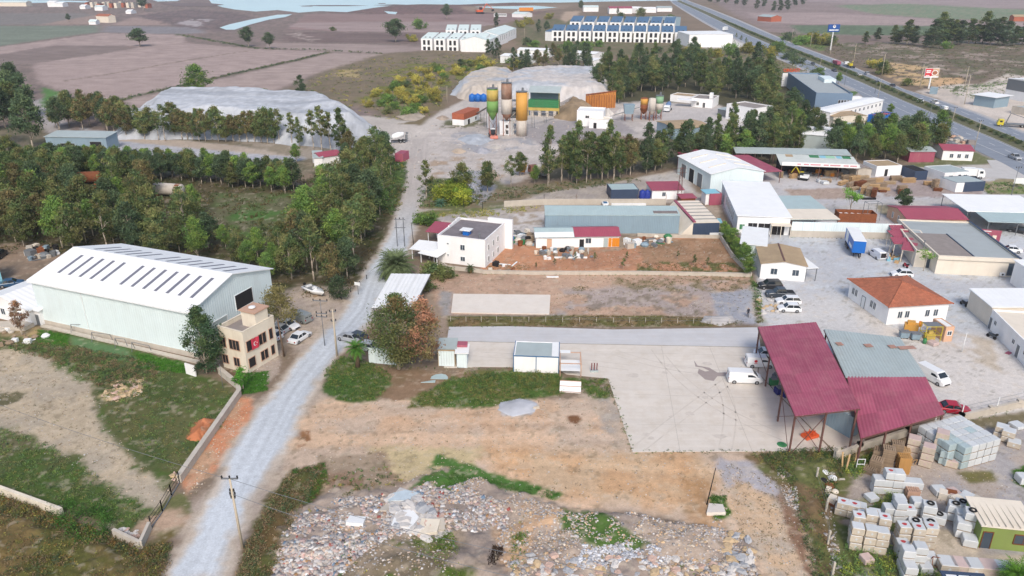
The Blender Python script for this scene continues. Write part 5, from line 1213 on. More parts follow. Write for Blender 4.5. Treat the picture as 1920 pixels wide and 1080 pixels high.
TALL=variants(4,14,4.6,OL[:3],160,blobs=34,per=80,size=.48,cb=.10)
TALLD=variants(3,14,5.8,DK,170,blobs=34,per=90,size=.5,cb=.08)
SPARSE=variants(4,12,5.4,OL,180,blobs=15,per=75,size=.45,cb=.34)
BUSH=[(npmesh('bush',*(lambda a:(a[0],a[1],m_leaf,a[2]))(crown_arrays(200+i,1.7,3.0,cb=.05,blobs=12,per=70,size=.3,pal=pal,shape='x'))))for i,pal in enumerate((GR,YE,OL,YE,DK))]
def bush(label,px,kind,sc,group=None,world=False,name='bush',cat='bush'):
 p=P(*px)if not world else Vector((px[0],px[1],0));o=link(name,BUSH[kind],None,p,random.random()*6.28);o.scale=(sc,sc,sc*random.uniform(.8,1.1));return tag(o,label,cat,group)
TC=0
CLEAR=[wpoly(b_)for b_ in([(284,366),(346,366),(350,432),(284,432)],[(150,346),(214,346),(222,415),(150,415)],[(588,305),(648,300),(650,372),(596,372)],[(1455,140),(1530,150),(1570,210),(1530,222),(1455,222)])]
def grove(poly,n,sets,hr,mind,label,group,seed,hbase=10.,name='eucalyptus_tree'):
 """every tree of a grove is its own object; kinds of crown get their own wording"""
 global TC
 r=random.Random(seed);pts=scatter(poly,n,seed,mind)
 for p in pts:
  if any(sdf(b_,np.array([p[0]]),np.array([p[1]]))[0]<0 for b_ in CLEAR):continue
  ms,word=r.choice(sets);m_=r.choice(ms);H_=r.uniform(*hr);s=H_/hbase
  mk_tree(name,label%word,'tree',m_,(p[0],p[1],0),r.random()*6.28,(s*r.uniform(.88,1.08),s*r.uniform(.88,1.08),s),group);TC+=1
S_OL=(EU,'olive green');S_RU=(EUR,'rusty tinged');S_GR=(EUG,'fresh green');S_DK=(EUD,'dark green');S_SP=(SPARSE,'thin see-through')
grove([(-90,475),(-100,345),(60,335),(130,345),(265,352),(330,385),(370,405),(395,470),(385,500),(300,496),(200,478),(120,472),(60,462)],112,[S_OL,S_OL,S_OL,S_SP,S_RU,S_GR,S_DK],(8,12.5),4.1,'%s eucalyptus in the dense grove behind the big white warehouse','eucalyptus trees of the grove behind the warehouse',11)
grove([(520,545),(548,480),(575,430),(600,385),(592,345),(640,315),(720,305),(738,335),(730,380),(705,430),(672,505),(640,545),(580,555)],46,[S_OL,S_OL,S_SP,S_RU,S_GR,S_DK],(8.5,13),4.4,'%s eucalyptus in the belt along the dirt road','eucalyptus trees along the dirt road',12)
grove([(400,470),(470,460),(530,470),(545,520),(500,535),(430,490)],11,[S_OL,S_GR,S_SP],(5,7.5),3.6,'%s eucalyptus at the edge of the grassy clearing','eucalyptus trees at the clearing',13)
grove([(-60,340),(-60,325),(150,320),(330,325),(562,352),(562,366),(330,342),(150,338)],96,[S_DK,S_OL,S_DK,S_GR],(7.6,9.4),2.3,'%s tree in the straight hedge row beyond the grove','trees of the straight hedge row',14,name='hedge_tree')
grove([(-60,310),(120,300),(230,305),(230,325),(-60,330)],20,[S_DK,S_OL,S_RU],(4.5,6.5),3,'%s eucalyptus in front of the corrugated hut','eucalyptus trees by the corrugated hut',15)
grove([(-60,285),(-60,165),(30,170),(58,215),(60,260),(80,290)],22,[S_DK,S_DK,S_OL],(14,20),5,'%s big tree in the clump at the edge of the ploughed field','big trees by the ploughed field',16,name='field_edge_tree')
grove([(95,255),(110,225),(180,222),(240,235),(235,262),(205,262),(195,242),(120,245)],17,[S_DK,S_OL,S_RU],(11,14),4,'%s eucalyptus behind the corrugated hut','eucalyptus trees behind the corrugated hut',17)
# row in front of the long gravel heap
r_=random.Random(5)
for k,x in enumerate((238,250,262,272,286,298,310,328,342,352,362,374,386,398,410,424,438,450,464,478,490,502,514,524)):
 s=r_.uniform(.8,1.02);w_,ms=r_.choice((('olive',TALL),('thin',SPARSE),('rusty',EUR),('leafy',EU)))
 mk_tree('eucalyptus_tree','%s young eucalyptus in the row before the long gravel heap'%w_,'tree',r_.choice(ms),P(x,258+(x-240)*.045+r_.uniform(-3,3)),r_.random()*6,s*(1.0 if ms is TALL else 1.1 if ms is SPARSE else 1.2),'young trees in front of the gravel heap')
for x,y,s,ms,lb in((548,272,.85,SPARSE,'thin'),(562,275,.7,TALL,'small'),(588,280,1.0,SPARSE,'open crowned'),(604,284,1.15,SPARSE,'tall open crowned'),(620,284,1.0,SPARSE,'grey olive'),(640,286,1.0,TALL,'narrow tall'),(656,290,.8,SPARSE,'short thin'),(709,285,.5,TALL,'small dark'),(556,305,.62,EUG,'bright bushy')):
 mk_tree('eucalyptus_tree','%s eucalyptus at the foot of the long gravel heap'%lb,'tree',ms[int(x)%len(ms)],P(x,y),x,s*(1.2 if s>.8 else 1))
for x,y,hh,ms,lb in((374,192,16,EUG,'lone light green tree rising behind the long gravel heap'),(566,193,12,TALLD,'lone dark tree behind the far end of the gravel heap'),(263,87,15,EUD,'lone round dark tree in the middle of the ploughed field'),(466,88,14,EUD,'dark bushy tree at the field corner near the lagoon channel'),(506,91,11,EUD,'smaller round tree beside the ditch at the field corner'),(742,79,17,EUD,'big spreading tree left of the white town houses'),(838,36,16,EUD,'dark round tree by the shore road excavator'),(129,41,9,EUD,'small lone tree in the far grey field'),(931,51,15,TALLD,'narrow cypress-like tree behind the white town houses'),(915,103,12,TALLD,'dark pointed tree at the corner of the white town houses'),(932,110,13,TALLD,'narrow dark tree by the end terrace house'),(923,104,9,TALLD,'short dark tree between two pointed ones'),(269,20,22,EUD,'hazy tree in the far shore village'),(1089,20,14,EUD,'dark bush-like tree beside the far arched house'),(863,127,5.5,EUD,'round dark green shrub tree in the scrub field'),(1158,26,9,TALLD,'pointed tree in front of the far maroon roofed hall'),(1010,62,12,TALLD,'dark tree beside the blue roofed town houses'),(1025,60,10,EUD,'round tree beside the white gabled end house'),(1572,157,6,EUG,'clipped round tree at the showroom forecourt'),(1668,216,5,EUG,'round bushy tree at the blue walled yard'),(1692,396,6.2,EUD,'round dense dark tree by the timber yard lane')):
 d=P(x,y);base=14. if ms in(TALL,TALLD)else 10.;s=hh/base;wd={263:2.0,742:1.9,466:1.5,506:1.5,838:1.4,374:1.3,1572:1.25,1692:1.3,863:1.3}.get(x,1.1)
 if x in(1572,1692,863,1668):s*=1.05
 mk_tree('lone_tree',lb,'tree',ms[int(x)%len(ms)],d,x,(s*wd,s*wd,s))
grove([(1120,190),(1118,160),(1160,135),(1260,128),(1360,140),(1440,158),(1478,180),(1486,222),(1460,232),(1430,205),(1380,190),(1270,172),(1225,182),(1160,205)],96,[(TALLD,'dark green'),(EUD,'round dark'),(TALL,'olive'),(EU,'leafy'),(SPARSE,'open')],(12,20),5.2,'%s tree in the tall wood behind the quarry yard','trees of the tall wood',21,hbase=13,name='tall_wood_tree')
grove([(1000,130),(1040,110),(1110,118),(1115,150),(1040,135)],14,[(TALLD,'dark'),(TALL,'olive'),(EUR,'rusty')],(10,16),5,'%s tree between the low white sheds','trees between the low white sheds',22,hbase=13,name='shed_side_tree')
grove([(960,126),(1000,128),(1000,138),(960,134)],5,[(TALLD,'dark')],(9,13),4,'%s tree behind the crushed stone heap','trees behind the crushed stone heap',23,hbase=13)
grove([(1025,350),(1030,338),(1160,326),(1170,338),(1080,348)],20,[(TALL,'tall olive'),(SPARSE,'tall thin'),(TALL,'tall olive')],(12,16),2.8,'%s eucalyptus in the row beside the gravel track','tall eucalyptus row beside the track',24,hbase=13,name='row_eucalyptus')
grove([(1165,322),(1195,318),(1200,328),(1170,332)],4,[(EUR,'brown dying')],(9,12),2.2,'%s tree at the end of the tall eucalyptus row','brown dying trees at the row end',25)
grove([(1208,328),(1212,310),(1290,300),(1350,280),(1520,262),(1540,282),(1440,300),(1350,306),(1295,314)],52,[(TALLD,'dark green'),(TALL,'olive'),(EU,'leafy'),(EUG,'fresh green')],(10,14.5),4.0,'%s tree in the long belt above the factory hall','trees of the belt above the factory hall',26,hbase=12,name='belt_tree')
grove([(1560,300),(1555,285),(1620,268),(1700,270),(1762,282),(1755,300),(1680,308),(1600,306)],28,[(EUD,'dark green'),(EU,'olive'),(EUG,'fresh green')],(9,12.5),4.2,'%s tree beside the timber yard canopy','trees beside the timber yard',27,name='roadside_tree')
grove([(1240,300),(1060,262),(1100,255),(1150,262),(1180,290),(1160,310)],0,[S_OL],(9,12),4,'%s','',28)
grove([(1505,240),(1530,252),(1500,270),(1480,255)],4,[(TALLD,'dark green'),(EU,'olive')],(9,13),4,'%s tree below the showroom','trees below the showroom',29,hbase=12)
for k,(x,y,hh)in enumerate(((1622,82,11),(1645,76,11),(1674,82,14),(1684,82,11),(1700,84,20),(1712,84,14),(1736,88,12),(1748,90,22),(1760,84,24),(1772,84,22),(1785,84,20),(1796,84,18),(1816,82,22),(1828,82,16),(1842,82,24),(1856,84,22),(1870,84,22),(1884,86,18),(1900,86,17),(1916,84,18),(1934,84,18))):
 mk_tree('field_tree',('dark' if k%2 else 'olive')+' bushy tree in the row beyond the billboard scrub','tree',(TALLD if k%2 else TALL)[k%3],P(x,y),k,(hh/14*1.9,hh/14*1.9,hh/14),'trees in the row beyond the scrub')
for k,(x,y,hh)in enumerate(((1330,6,40),(1346,6,36),(1362,8,40),(1450,22,26),(1462,22,30),(1476,20,30),(1490,12,36),(1505,10,30),(1418,18,26),(1432,14,30),(1380,10,34),(1395,12,30))):
 mk_tree('field_tree','tall dark tree in the hazy group across the highway','tree',TALLD[k%3],P(x,y),k,(hh/14*.8,hh/14*.8,hh/14*.62),'hazy trees across the highway')
# single trees near the site
bigV=crown_arrays(401,13.6,10,cb=.10,blobs=48,per=170,size=.38,pal=OL+RU[:1],shape='oval')
bigm=(npmesh('crown',bigV[0],bigV[1],m_leaf,bigV[2]),tree_meshes(401,13,12,trunk=.35,blobs=34,per=2)[1])
mk_tree('big_eucalyptus','biggest rusty green eucalyptus beside the lane gate, covering the screen wall','tree',bigm,P(748,692),.4,(.92,.92,.95))
_o=[o for o in bpy.data.objects if o.name=='big_eucalyptus'][0];_v=crown_arrays(431,12.6,8,cb=.14,blobs=30,per=150,size=.36,pal=((150,112,96),(132,104,88),(120,112,84)));link('rusty_crown',npmesh('rusty_crown',_v[0],_v[1],m_leaf,_v[2]),_o,(3.9,-1.2,0))
sm_=tree_meshes(402,11.5,6.2,blobs=44,per=130,size=.36,pal=((70,96,74),(84,104,72),(60,84,64)),cb=.06)
mk_tree('drooping_tree','blue green drooping tree hiding the corner of the aged beige building','tree',sm_,P(388,700))
mk_tree('yard_tree','grey olive tree shading the cars beside the warehouse gable','tree',tree_meshes(403,8,7,blobs=30,per=110,size=.34,pal=((112,108,78),(128,122,84),(96,96,70)),cb=.25),P(528,618))
mk_tree('bare_tree','rusty brown small tree in front of the white gabled house','tree',tree_meshes(404,6.5,3.2,blobs=20,per=60,size=.28,pal=((140,108,92),(120,96,80),(150,120,100)),cb=.2),P(42,628))
mk_tree('young_tree','small round green tree on the grass by the beige building','tree',tree_meshes(405,3.4,2.8,blobs=14,per=70,size=.25,pal=((70,120,50),(84,134,56)),cb=.25),P(456,728))
mk_tree('acacia_tree','flat topped bright green tree in the timber yard lane','tree',tree_meshes(406,7.2,5,blobs=16,per=60,size=.35,pal=((96,140,64),(112,150,70)),shape='umbrella'),P(1592,407))
mk_tree('young_tree','thin bright green tree at the flat hall corner','tree',tree_meshes(407,4.6,3.6,blobs=9,per=30,size=.35,pal=((124,160,80),(110,146,72)),shape='umbrella',trunk=.08),P(1731,508))
mk_tree('burnt_tree','small burnt dark shrub on the rubble slope','tree',tree_meshes(408,2.6,2.4,blobs=10,per=60,size=.2,pal=((62,52,50),(74,62,56)),trunk=.09),P(929,1062))
mk_tree('olive_tree','grey round tree shading the roadside at the grove tip','tree',tree_meshes(409,4.6,5.2,blobs=22,per=90,size=.3,pal=DK,cb=.05),P(636,560))
for k,(x,y,s,lb)in enumerate(((800,372,.95,'grey green tree at the road junction'),(866,372,1.0,'tall leafy tree behind the bamboo clump'),(914,360,.95,'round olive tree beside the gravel heap'),(958,352,.8,'small olive tree near the rusty mixer truck'),(975,330,.8,'bushy tree in front of the orange hopper'),(1003,345,.55,'low tree by the gravel track bend'))):
 mk_tree('olive_tree',lb,'tree',(SPARSE,EU,EU,SPARSE,EU,EUG)[k][k%2],P(x,y),k,s)
for k,(x,y,s)in enumerate(((1356,440,.4),(1362,452,.42),(1372,466,.5),(1380,480,.5),(1390,492,.5),(1396,506,.55),(1402,520,.5),(1364,446,.35))):
 mk_tree('hedge_shrub','green shrub in the hedge along the orange lot wall','shrub',(EUG[k%3][0],None),P(x,y,0),k,(s*1.0,s*1.0,s*.9),'green shrubs along the orange lot wall')
for k,(x,y,s)in enumerate(((1078,492,.22),(1040,500,.16),(1115,492,.18),(1168,506,.24),(1175,490,.2),(1270,486,.16),(1326,504,.2),(1301,500,.25),(1005,505,.14))):
 mk_tree('sapling','thin sapling planted in the orange earth lot','sapling',SPARSE[k%4],P(x,y),k,s,'saplings in the orange earth lot')
# palms
def palm(name,label,loc,trunk_h,R_,nf,col,seed,sub=9):
 r=random.Random(seed);o=E(name,label,'palm',loc)
 q=MB();q.lathe([(.38,-.1),(.34,trunk_h*.5),(.42,trunk_h*.9),(.25,trunk_h+.2)],9);q.build('trunk',m_barkd,o,True)
 fr=MB();dead=MB()
 for k in range(nf):
  az=k*2.399;el=R(80)-(k/nf)*R(118);Lf=R_*r.uniform(.85,1.08);d=Vector((math.cos(az),math.sin(az),0));pos=Vector((0,0,trunk_h));seg=7;tgt=dead if k>nf*.9 else fr
  pr=None;e=el
  for i in range(seg+1):
   t=i/seg;side=Vector((-d.y,d.x,0));
   if pr is not None:
    mid=(pr+pos)/2
    wv=R_*.13*math.sin(math.pi*min(1,t*.9+.12))+.05
    for sgn in(-1,1):
     for j in range(2):
      a=pr.lerp(pos,j*.5);b_=a+(pos-pr)*.45;tip=b_+side*sgn*wv*1.6+Vector((0,0,-wv*.35))+(pos-pr)*.6
      c0=alb(col if tgt is fr else(134,116,76));f_=r.uniform(.75,1.25);tgt.add([a,b_,tip],[(0,1,2)],tuple(x_*f_ for x_ in c0))
   pr=pos.copy();step=Lf/seg;pos=pos+(d*math.cos(e)+Vector((0,0,1))*math.sin(e))*step;e-=R(11)
 fr.build('fronds',m_leaf,o)
 if dead.v:dead.build('dry_fronds',m_leaf,o)
 return o
palm('date_palm','large date palm with wide feathery crown at the roadside bend',P(743,520),2.4,5.0,130,(132,148,104),1)
palm('fan_palm','bright green young palm on the grass near the parked cars',P(671,688),3.2,2.1,44,(84,128,54),2)
palm('fan_palm','tiny palm at the foot of the white house wall',P(882,511),1.0,1.3,24,(84,108,66),3)
palm('fan_palm','bright green palm at the frame bottom beside the wrapped crates',P(1900,1105),1.8,2.2,50,(104,150,56),4)
palm('yucca_clump','blue green agave like clump by the road junction',P(826,386),.5,2.2,40,(96,134,108),5)
# bamboo / reed clump
V,F,c,_=crown_arrays(420,5.2,7,cb=.05,blobs=30,per=110,size=.55,pal=((126,142,60),(146,152,66),(98,124,56)),shape='x');
for k,(x,y,s)in enumerate(((834,378,.8),(852,376,1.0),(866,382,.8))):
 o=link('bamboo_clump',npmesh('bamboo_clump',V,F,m_leaf,c)if k==0 else bpy.data.meshes['bamboo_clump'],None,P(x,y),k);o.scale=(s,)*3;tag(o,['lower','tallest','smallest'][k]+' yellow green bamboo clump by the road junction','bamboo')
# bushes in the scrub field and elsewhere
rs=random.Random(9)
for k,p in enumerate(scatter([(690,180),(760,140),(850,120),(960,112),(990,122),(900,150),(850,165),(800,215),(760,225),(700,205),(640,185)],74,31,5)):
 kd=rs.choice((1,3,1,0,2));bush(('yellow','yellow','green','green','olive')[[1,3,0,4,2].index(kd)]+' bush in the scrub field before the white town houses',p,kd,rs.uniform(1.4,2.6),'bushes of the scrub field',world=True)
for k,(x,y,kd,s)in enumerate(((772,78,3,3.6),(625,58,2,2.5),(788,55,0,5),(1120,88,0,3.2),(1000,88,0,3.4),(1060,98,0,4),(1100,97,0,4),(1080,99,4,3.4),(990,85,4,3),(1400,100,3,4),(1340,108,3,4),(1370,104,0,4),(1300,104,1,3.5),(1460,98,0,4),(1440,105,3,4),(1500,84,0,5),(1520,82,3,5),(1540,84,3,5),(1476,76,4,4),(1560,86,2,4),(1478,112,4,3.6),(1496,120,4,3.4),(1530,148,4,2.8),(1535,140,0,2),(1640,128,1,3),(1655,140,2,4),(1700,161,2,2.2),(1775,92,0,3),(1030,36,3,4),(990,46,3,4),(975,52,3,4),(1165,34,2,4),(1200,30,2,5),(1200,44,0,4),(795,420,0,1.8),(810,424,0,1.6),(800,545,2,1.4),(812,520,2,1.8),(826,522,2,1.6),(846,520,2,1.0),(500,184,2,2.4),(1240,46,0,4),(1255,40,2,4),(1230,100,4,3))):
 bush(('green','yellow green','olive','golden','dark green')[kd]+' bush standing '+('in the far fields' if y<70 else 'among the sheds and plots'),(x,y),kd,s,'scattered bushes '+('in the far fields' if y<70 else 'among the sheds and plots'))
# median shrubs
a0=lerp(UP_I,LO_I,.5);cpts=[P(*p)for p in a0];n_=0
for i in range(3,len(cpts)-1):
 d=cpts[i+1]-cpts[i];L=d.length;s_=0
 while s_<L:
  p=cpts[i]+d*(s_/L)
  if p.y<P(0,320).y:break
  o=link('median_shrub',BUSH[(4,2,4)[n_%3]],None,p,n_);sc=rs.uniform(.75,1.15);o.scale=(sc,sc,sc*.9);tag(o,'dark green shrub in the highway median strip','shrub','shrubs of the highway median');s_+=rs.uniform(3.6,6.5);n_+=1
for k in range(9):
 x=1380+k*9;p=P(x,62+k*6+12);mk_tree('street_tree','small bare street tree beside the blank white hall','tree',SPARSE[k%4],p,k,.5,'small street trees by the blank white hall')
# ditch hedgerow
def clumps(name,label,pts,r,size,pal,hh,per=22,cat=None,kind='stuff',zf=None):
 V=[];Cc=[];pal=np.array([alb(p)for p in pal])
 allp=[];rr=np.random.default_rng(len(pts)+int(size*100))
 for p in pts:
  s=rr.uniform(.55,1.25);n=max(4,int(per*s));d=rr.normal(size=(n,3));d/=np.linalg.norm(d,axis=1)[:,None];q=d*(r*s)*(rr.random((n,1))**.5)
  q[:,2]=np.abs(q[:,2])*hh/r+.05;q[:,0]+=p[0];q[:,1]+=p[1];allp.append(q)
  b=pal[rr.integers(len(pal))]*1.18;Cc.append(b[None]*(.7+.6*rr.random(n))[:,None])
 q=np.concatenate(allp);V,F=leaf_quads(q,size*np.ones(len(q)),rr,droop=-.3);o=link(name,npmesh(name,V,F,m_leaf,np.concatenate(Cc)))
 return tag(o,label,cat,None,kind)
def along(pts,step,jit,seed):
 r=random.Random(seed);out=[];W=[P(*p)for p in pts]
 for a,b_ in zip(W,W[1:]):
  L=(b_-a).length;s=0
  while s<L:q=a.lerp(b_,s/L);out.append((q.x+r.uniform(-jit,jit),q.y+r.uniform(-jit,jit)));s+=step*r.uniform(.6,1.5)
 return out
clumps('ditch_undergrowth',None,along([(215,190),(300,170),(440,138),(560,112),(617,98)],1.5,1.6,1)+along([(340,66),(480,91),(600,94),(720,101)],2.0,2.5,2),1.2,.5,OL+DK,1.0)
clumps('scrub_undergrowth',None,scatter([(700,110),(1000,96),(1100,104),(1110,125),(960,130),(870,150),(800,225),(740,230),(600,190),(520,188),(600,140)],900,3),1.2,.5,YE+OL+((150,136,104),(128,116,92)),.7,14)
clumps('scrub_undergrowth',None,scatter([(1440,66),(1560,84),(1900,80),(2000,140),(1830,155),(1760,170),(1640,132)],1300,4),1.1,.5,((112,108,84),(96,96,74),(132,120,100),(104,112,72)),.6,12)
clumps('scrub_undergrowth',None,scatter([(1280,92),(1480,96),(1540,130),(1500,190),(1400,130)],600,5),1.3,.5,((112,116,70),(128,124,80),(96,104,64)),.7,12)
clumps('wood_undergrowth',None,scatter([(-60,480),(-60,300),(560,330),(760,290),(748,380),(660,560),(560,560),(420,480)],1600,6),1.2,.42,((96,84,58),(84,88,50),(108,96,66),(72,84,48)),.9,12)
clumps('hedge_undergrowth',None,scatter([(700,290),(760,300),(765,345),(745,400),(700,420)],260,7)+scatter([(785,340),(900,330),(905,385),(785,392)],260,8),.9,.36,GR+YE[:1]+OL,.8,16)
clumps('hedge_undergrowth',None,scatter([(960,352),(1180,330),(1200,340),(1000,366),(880,388),(880,372)],260,9),.7,.34,OL+((134,120,84),),.5,12)
clumps('hedge_undergrowth',None,scatter([(790,404),(950,392),(1010,386),(1015,390),(950,404),(860,412)],120,10),.7,.3,YE,.6,14)
clumps('slip_road_weeds',None,scatter([(1845,345),(2000,335),(2000,362),(1850,364)],160,11)+scatter([(1770,165),(1830,158),(1900,150),(1870,195),(1790,178)],260,12),.8,.34,GR+OL,.5,12)
clumps('wall_weeds',None,scatter([(1345,430),(1362,430),(1430,560),(1424,605),(1408,520)],130,13),.5,.3,GR,.5,12)
# near weeds and grass
GZ2=None
def grass(name,polys,pal,size,hh,per,r,seed):
 pal=tuple(tuple(min(255,int(v*.97+6))for v in c)for c in pal);size*=.6;per=int(per*1.45)
 pts=[]
 for poly,n in polys:pts+=scatter(poly,n,seed);seed+=1
 return clumps(name,None,pts,r,size,pal,hh,per)
BR=((136,116,88),(122,106,82),(150,128,98))
grass('weeds',[([(0,650),(60,640),(130,650),(240,670),(300,690),(290,712),(200,735),(110,680)],500)],BR+OL+GR[:1],.28,.55,22,.55,41)
grass('weeds',[([(200,790),(190,740),(300,700),(435,730),(425,790),(335,890),(290,870)],700),([(0,800),(90,830),(200,905),(300,965),(240,990),(0,905)],600),([(0,640),(60,630),(340,690),(300,720),(180,700)],400)],GR+OL+((128,124,76),),.22,.28,12,.4,43)
grass('green_grass',[([(255,660),(350,682),(352,702),(262,692)],260),([(66,618),(132,628),(126,652),(72,646)],160),([(442,702),(505,697),(500,735),(450,740)],200),([(1900,885),(1930,875),(1930,920),(1908,905)],60)],((70,122,42),(84,136,50)),.2,.22,14,.35,46)
grass('brush',[([(0,930),(110,968),(260,1030),(320,1020),(300,1100),(0,1110)],1300)],YE+OL+BR+((150,120,70),),.26,.75,30,.6,48)
tg=grass('green_shrubs',[([(100,965),(130,945),(200,955),(215,1000),(180,1030),(130,1025)],60)],((72,112,50),(84,128,56)),.25,1.6,60,.9,49)
grass('brush',[([(545,895),(600,880),(570,950),(535,1030),(500,1100),(440,1100),(470,1020),(510,940)],620)],BR+OL+((92,84,50),),.26,.8,28,.55,50)
grass('green_grass',[([(550,880),(610,868),(612,900),(580,960),(555,940),(540,920)],260)],((72,112,50),(84,124,56),(110,120,60)),.2,.3,14,.35,51)
grass('green_grass',[([(612,692),(640,668),(700,680),(735,705),(720,740),(690,754),(645,750),(607,733)],620),([(765,763),(792,738),(850,708),(960,697),(1050,702),(1058,743),(1000,746),(900,760)],900),([(1060,710),(1140,712),(1148,744),(1110,748)],120)],((78,106,50),(92,118,56),(116,118,64),(70,92,48)),.22,.32,13,.4,52)
grass('weeds',[([(870,700),(960,700),(940,740),(880,745)],110),([(960,700),(1045,705),(1040,730),(970,735)],120)],YE[1:]+GR,.25,.8,24,.45,55)
grass('weeds',[([(770,915),(830,880),(880,895),(1050,925),(1040,938),(900,915),(830,935)],240),([(1050,975),(1120,962),(1205,1025),(1180,1040),(1060,1015)],300),([(1330,930),(1360,930),(1370,965),(1340,975)],70)],((74,118,52),(84,128,58),(96,128,64)),.2,.3,14,.35,56)
grass('brush',[([(780,1025),(850,1005),(880,1100),(760,1100)],150),([(960,1010),(990,1010),(985,1070),(960,1080)],60)],((112,118,54),(96,112,50),(84,120,52)),.25,1.0,34,.6,58)
grass('brush',[([(1400,855),(1480,848),(1570,842),(1600,850),(1590,880),(1540,960),(1545,1040),(1560,1100),(1530,1100),(1500,980),(1480,900)],520)],GR+OL+BR[:1]+YE[:1],.24,.7,24,.5,60)
grass('weeds',[([(1560,1040),(1600,1010),(1680,1030),(1760,1060),(1770,1110),(1560,1110)],260),([(1580,880),(1640,850),(1660,860),(1600,900)],120),([(1640,930),(1700,925),(1700,945),(1640,955)],60)],GR+((150,160,70),),.24,.7,24,.5,62)
grass('verge_weeds',[([(840,594),(1120,592),(1330,596),(1405,604),(1340,611),(840,611)],620)],((124,108,70),(104,104,62),(140,122,84),(96,84,60)),.2,.2,10,.35,64)
grass('lot_weeds',[([(1200,492),(1380,494),(1400,512),(1190,512)],260),([(1130,522),(1410,520),(1410,545),(1200,548)],200),([(1070,538),(1104,538),(1104,546),(1074,546)],30),([(915,500),(1000,495),(1000,510),(905,510)],60),([(1412,560),(1430,590),(1430,606),(1418,606)],60)],((104,108,60),(120,108,74),(92,104,54)),.2,.25,10,.35,66)
clumps('dry_tufts',None,scatter([(560,760),(690,748),(1150,745),(1190,850),(1400,870),(1350,960),(1050,940),(900,900),(620,930)],260,81)+scatter([(0,660),(90,665),(180,720),(200,800),(330,930),(250,950),(0,800)],240,82)+scatter([(805,516),(1405,520),(1430,600),(820,590)],500,83)+scatter([(905,480),(1350,450),(1400,510),(905,508)],260,84)+scatter([(1350,870),(1480,900),(1540,1080),(1440,1080),(1350,960)],260,86),.3,.12,((144,132,98),(128,130,88),(156,140,112),(120,110,88)),.1,7)
clumps('edge_weeds',None,along([(1140,710),(1187,848),(1560,847)],.5,.35,91)+along([(690,688),(830,692),(962,692),(1044,692)],.6,.4,92)+along([(842,612),(1150,612),(1400,608)],.6,.3,93)+along([(905,514),(1200,517),(1400,520)],.7,.4,94)+along([(1570,864),(1700,820),(1900,770)],.5,.4,95)+along([(440,745),(335,905)],.5,.4,96)+along([(80,612),(370,680)],.6,.4,97)+along([(1350,446),(1408,520)],.6,.4,98)+along([(1482,446),(1660,449)],.8,.2,99),.28,.14,GR+OL+((140,124,92),),.22,10)
clumps('rubble_weeds',None,scatter([(640,1010),(860,995),(850,1110),(620,1110)],130,100)+scatter([(600,900),(720,870),(760,905),(640,935)],60,101)+scatter([(960,950),(1280,985),(1300,1090),(960,1090)],110,102)+scatter([(560,960),(900,920),(900,990),(560,1060)],60,103),.35,.18,GR+OL+YE[:1]+((140,120,84),),.4,16)
# ================================================================ VEHICLES
m_tyre=mat('tyre_rubber',(40,40,42),.9,.1,3)
m_rim=mat('wheel_rim',(150,152,156),.4,.05,3,metal=.3)
m_cglass=mat('car_glass',(40,48,56),.08,0,1,spec=.8)
m_lamp=mat('headlight_lens',(226,230,234),.2,0,1)
m_tail=mat('tail_light_lens',(150,30,34),.3,0,1)
m_trim=mat('black_trim',(34,34,36),.6,0,1)
PAINT={k:mat('car_paint_'+k,c,.28,.02,.5,spec=.6)for k,c in dict(white=(236,238,240),silver=(172,176,182),black=(44,46,50),dark=(66,74,84),red=(178,26,50),blue=(46,86,122),grey=(140,146,146),yellow=(214,196,50),orange=(222,96,50)).items()}
def wheelset(o,L,W,r,xs,m=None):
 for x in xs:
  for sy in(-1,1):
   t=MB();y0=sy*(W/2-.2);y1=sy*(W/2+.01);t.tube((x,y0,r),(x,y1,r),r,r,12);w=t.build('wheel',m_tyre,o)
   t=MB();t.tube((x,sy*(W/2+.011),r),(x,sy*(W/2+.03),r),r*.62,r*.55,10);t.build('rim',m_rim,w)
def loft(secs):
 """secs: list of (x, [(y,z)...half profile from bottom centre to top centre]) mirrored"""
 q=MB();rows_=[]
 for x,pr in secs:rows_.append([(x,y,z)for y,z in pr]+[(x,-y,z)for y,z in reversed(pr)])
 n=len(rows_[0]);vs=[p for r in rows_ for p in r]
 fs=[(i*n+k,(i+1)*n+k,(i+1)*n+(k+1)%n,i*n+(k+1)%n)for i in range(len(rows_)-1)for k in range(n)]
 fs+=[tuple(range(n)),tuple(((len(rows_)-1)*n+k)for k in range(n))[::-1]]
 q.add(vs,[f[::-1]for f in fs]);return q
CARS={}
SPEC={'hatch':(4.1,1.76,1.5,.92,.88,(.95,.35,-1.35,-1.9)),'sedan':(4.5,1.78,1.45,.9,.86,(1.0,.35,-.95,-1.55)),'wagon':(4.5,1.76,1.5,.92,.88,(1.0,.4,-1.7,-2.1)),'suv':(4.5,1.88,1.7,1.05,1.02,(1.1,.5,-1.7,-2.1)),'van':(5.0,1.95,1.95,1.15,1.1,(1.75,1.0,-2.4,-2.46)),'smallvan':(4.4,1.85,1.85,1.1,1.02,(1.45,.75,-2.1,-2.16)),'pickup':(5.3,1.9,1.8,1.05,1.08,(1.2,.6,-.75,-1.0)),'bigvan':(6.0,2.05,2.6,1.4,1.3,(2.2,1.5,-2.9,-2.96))}
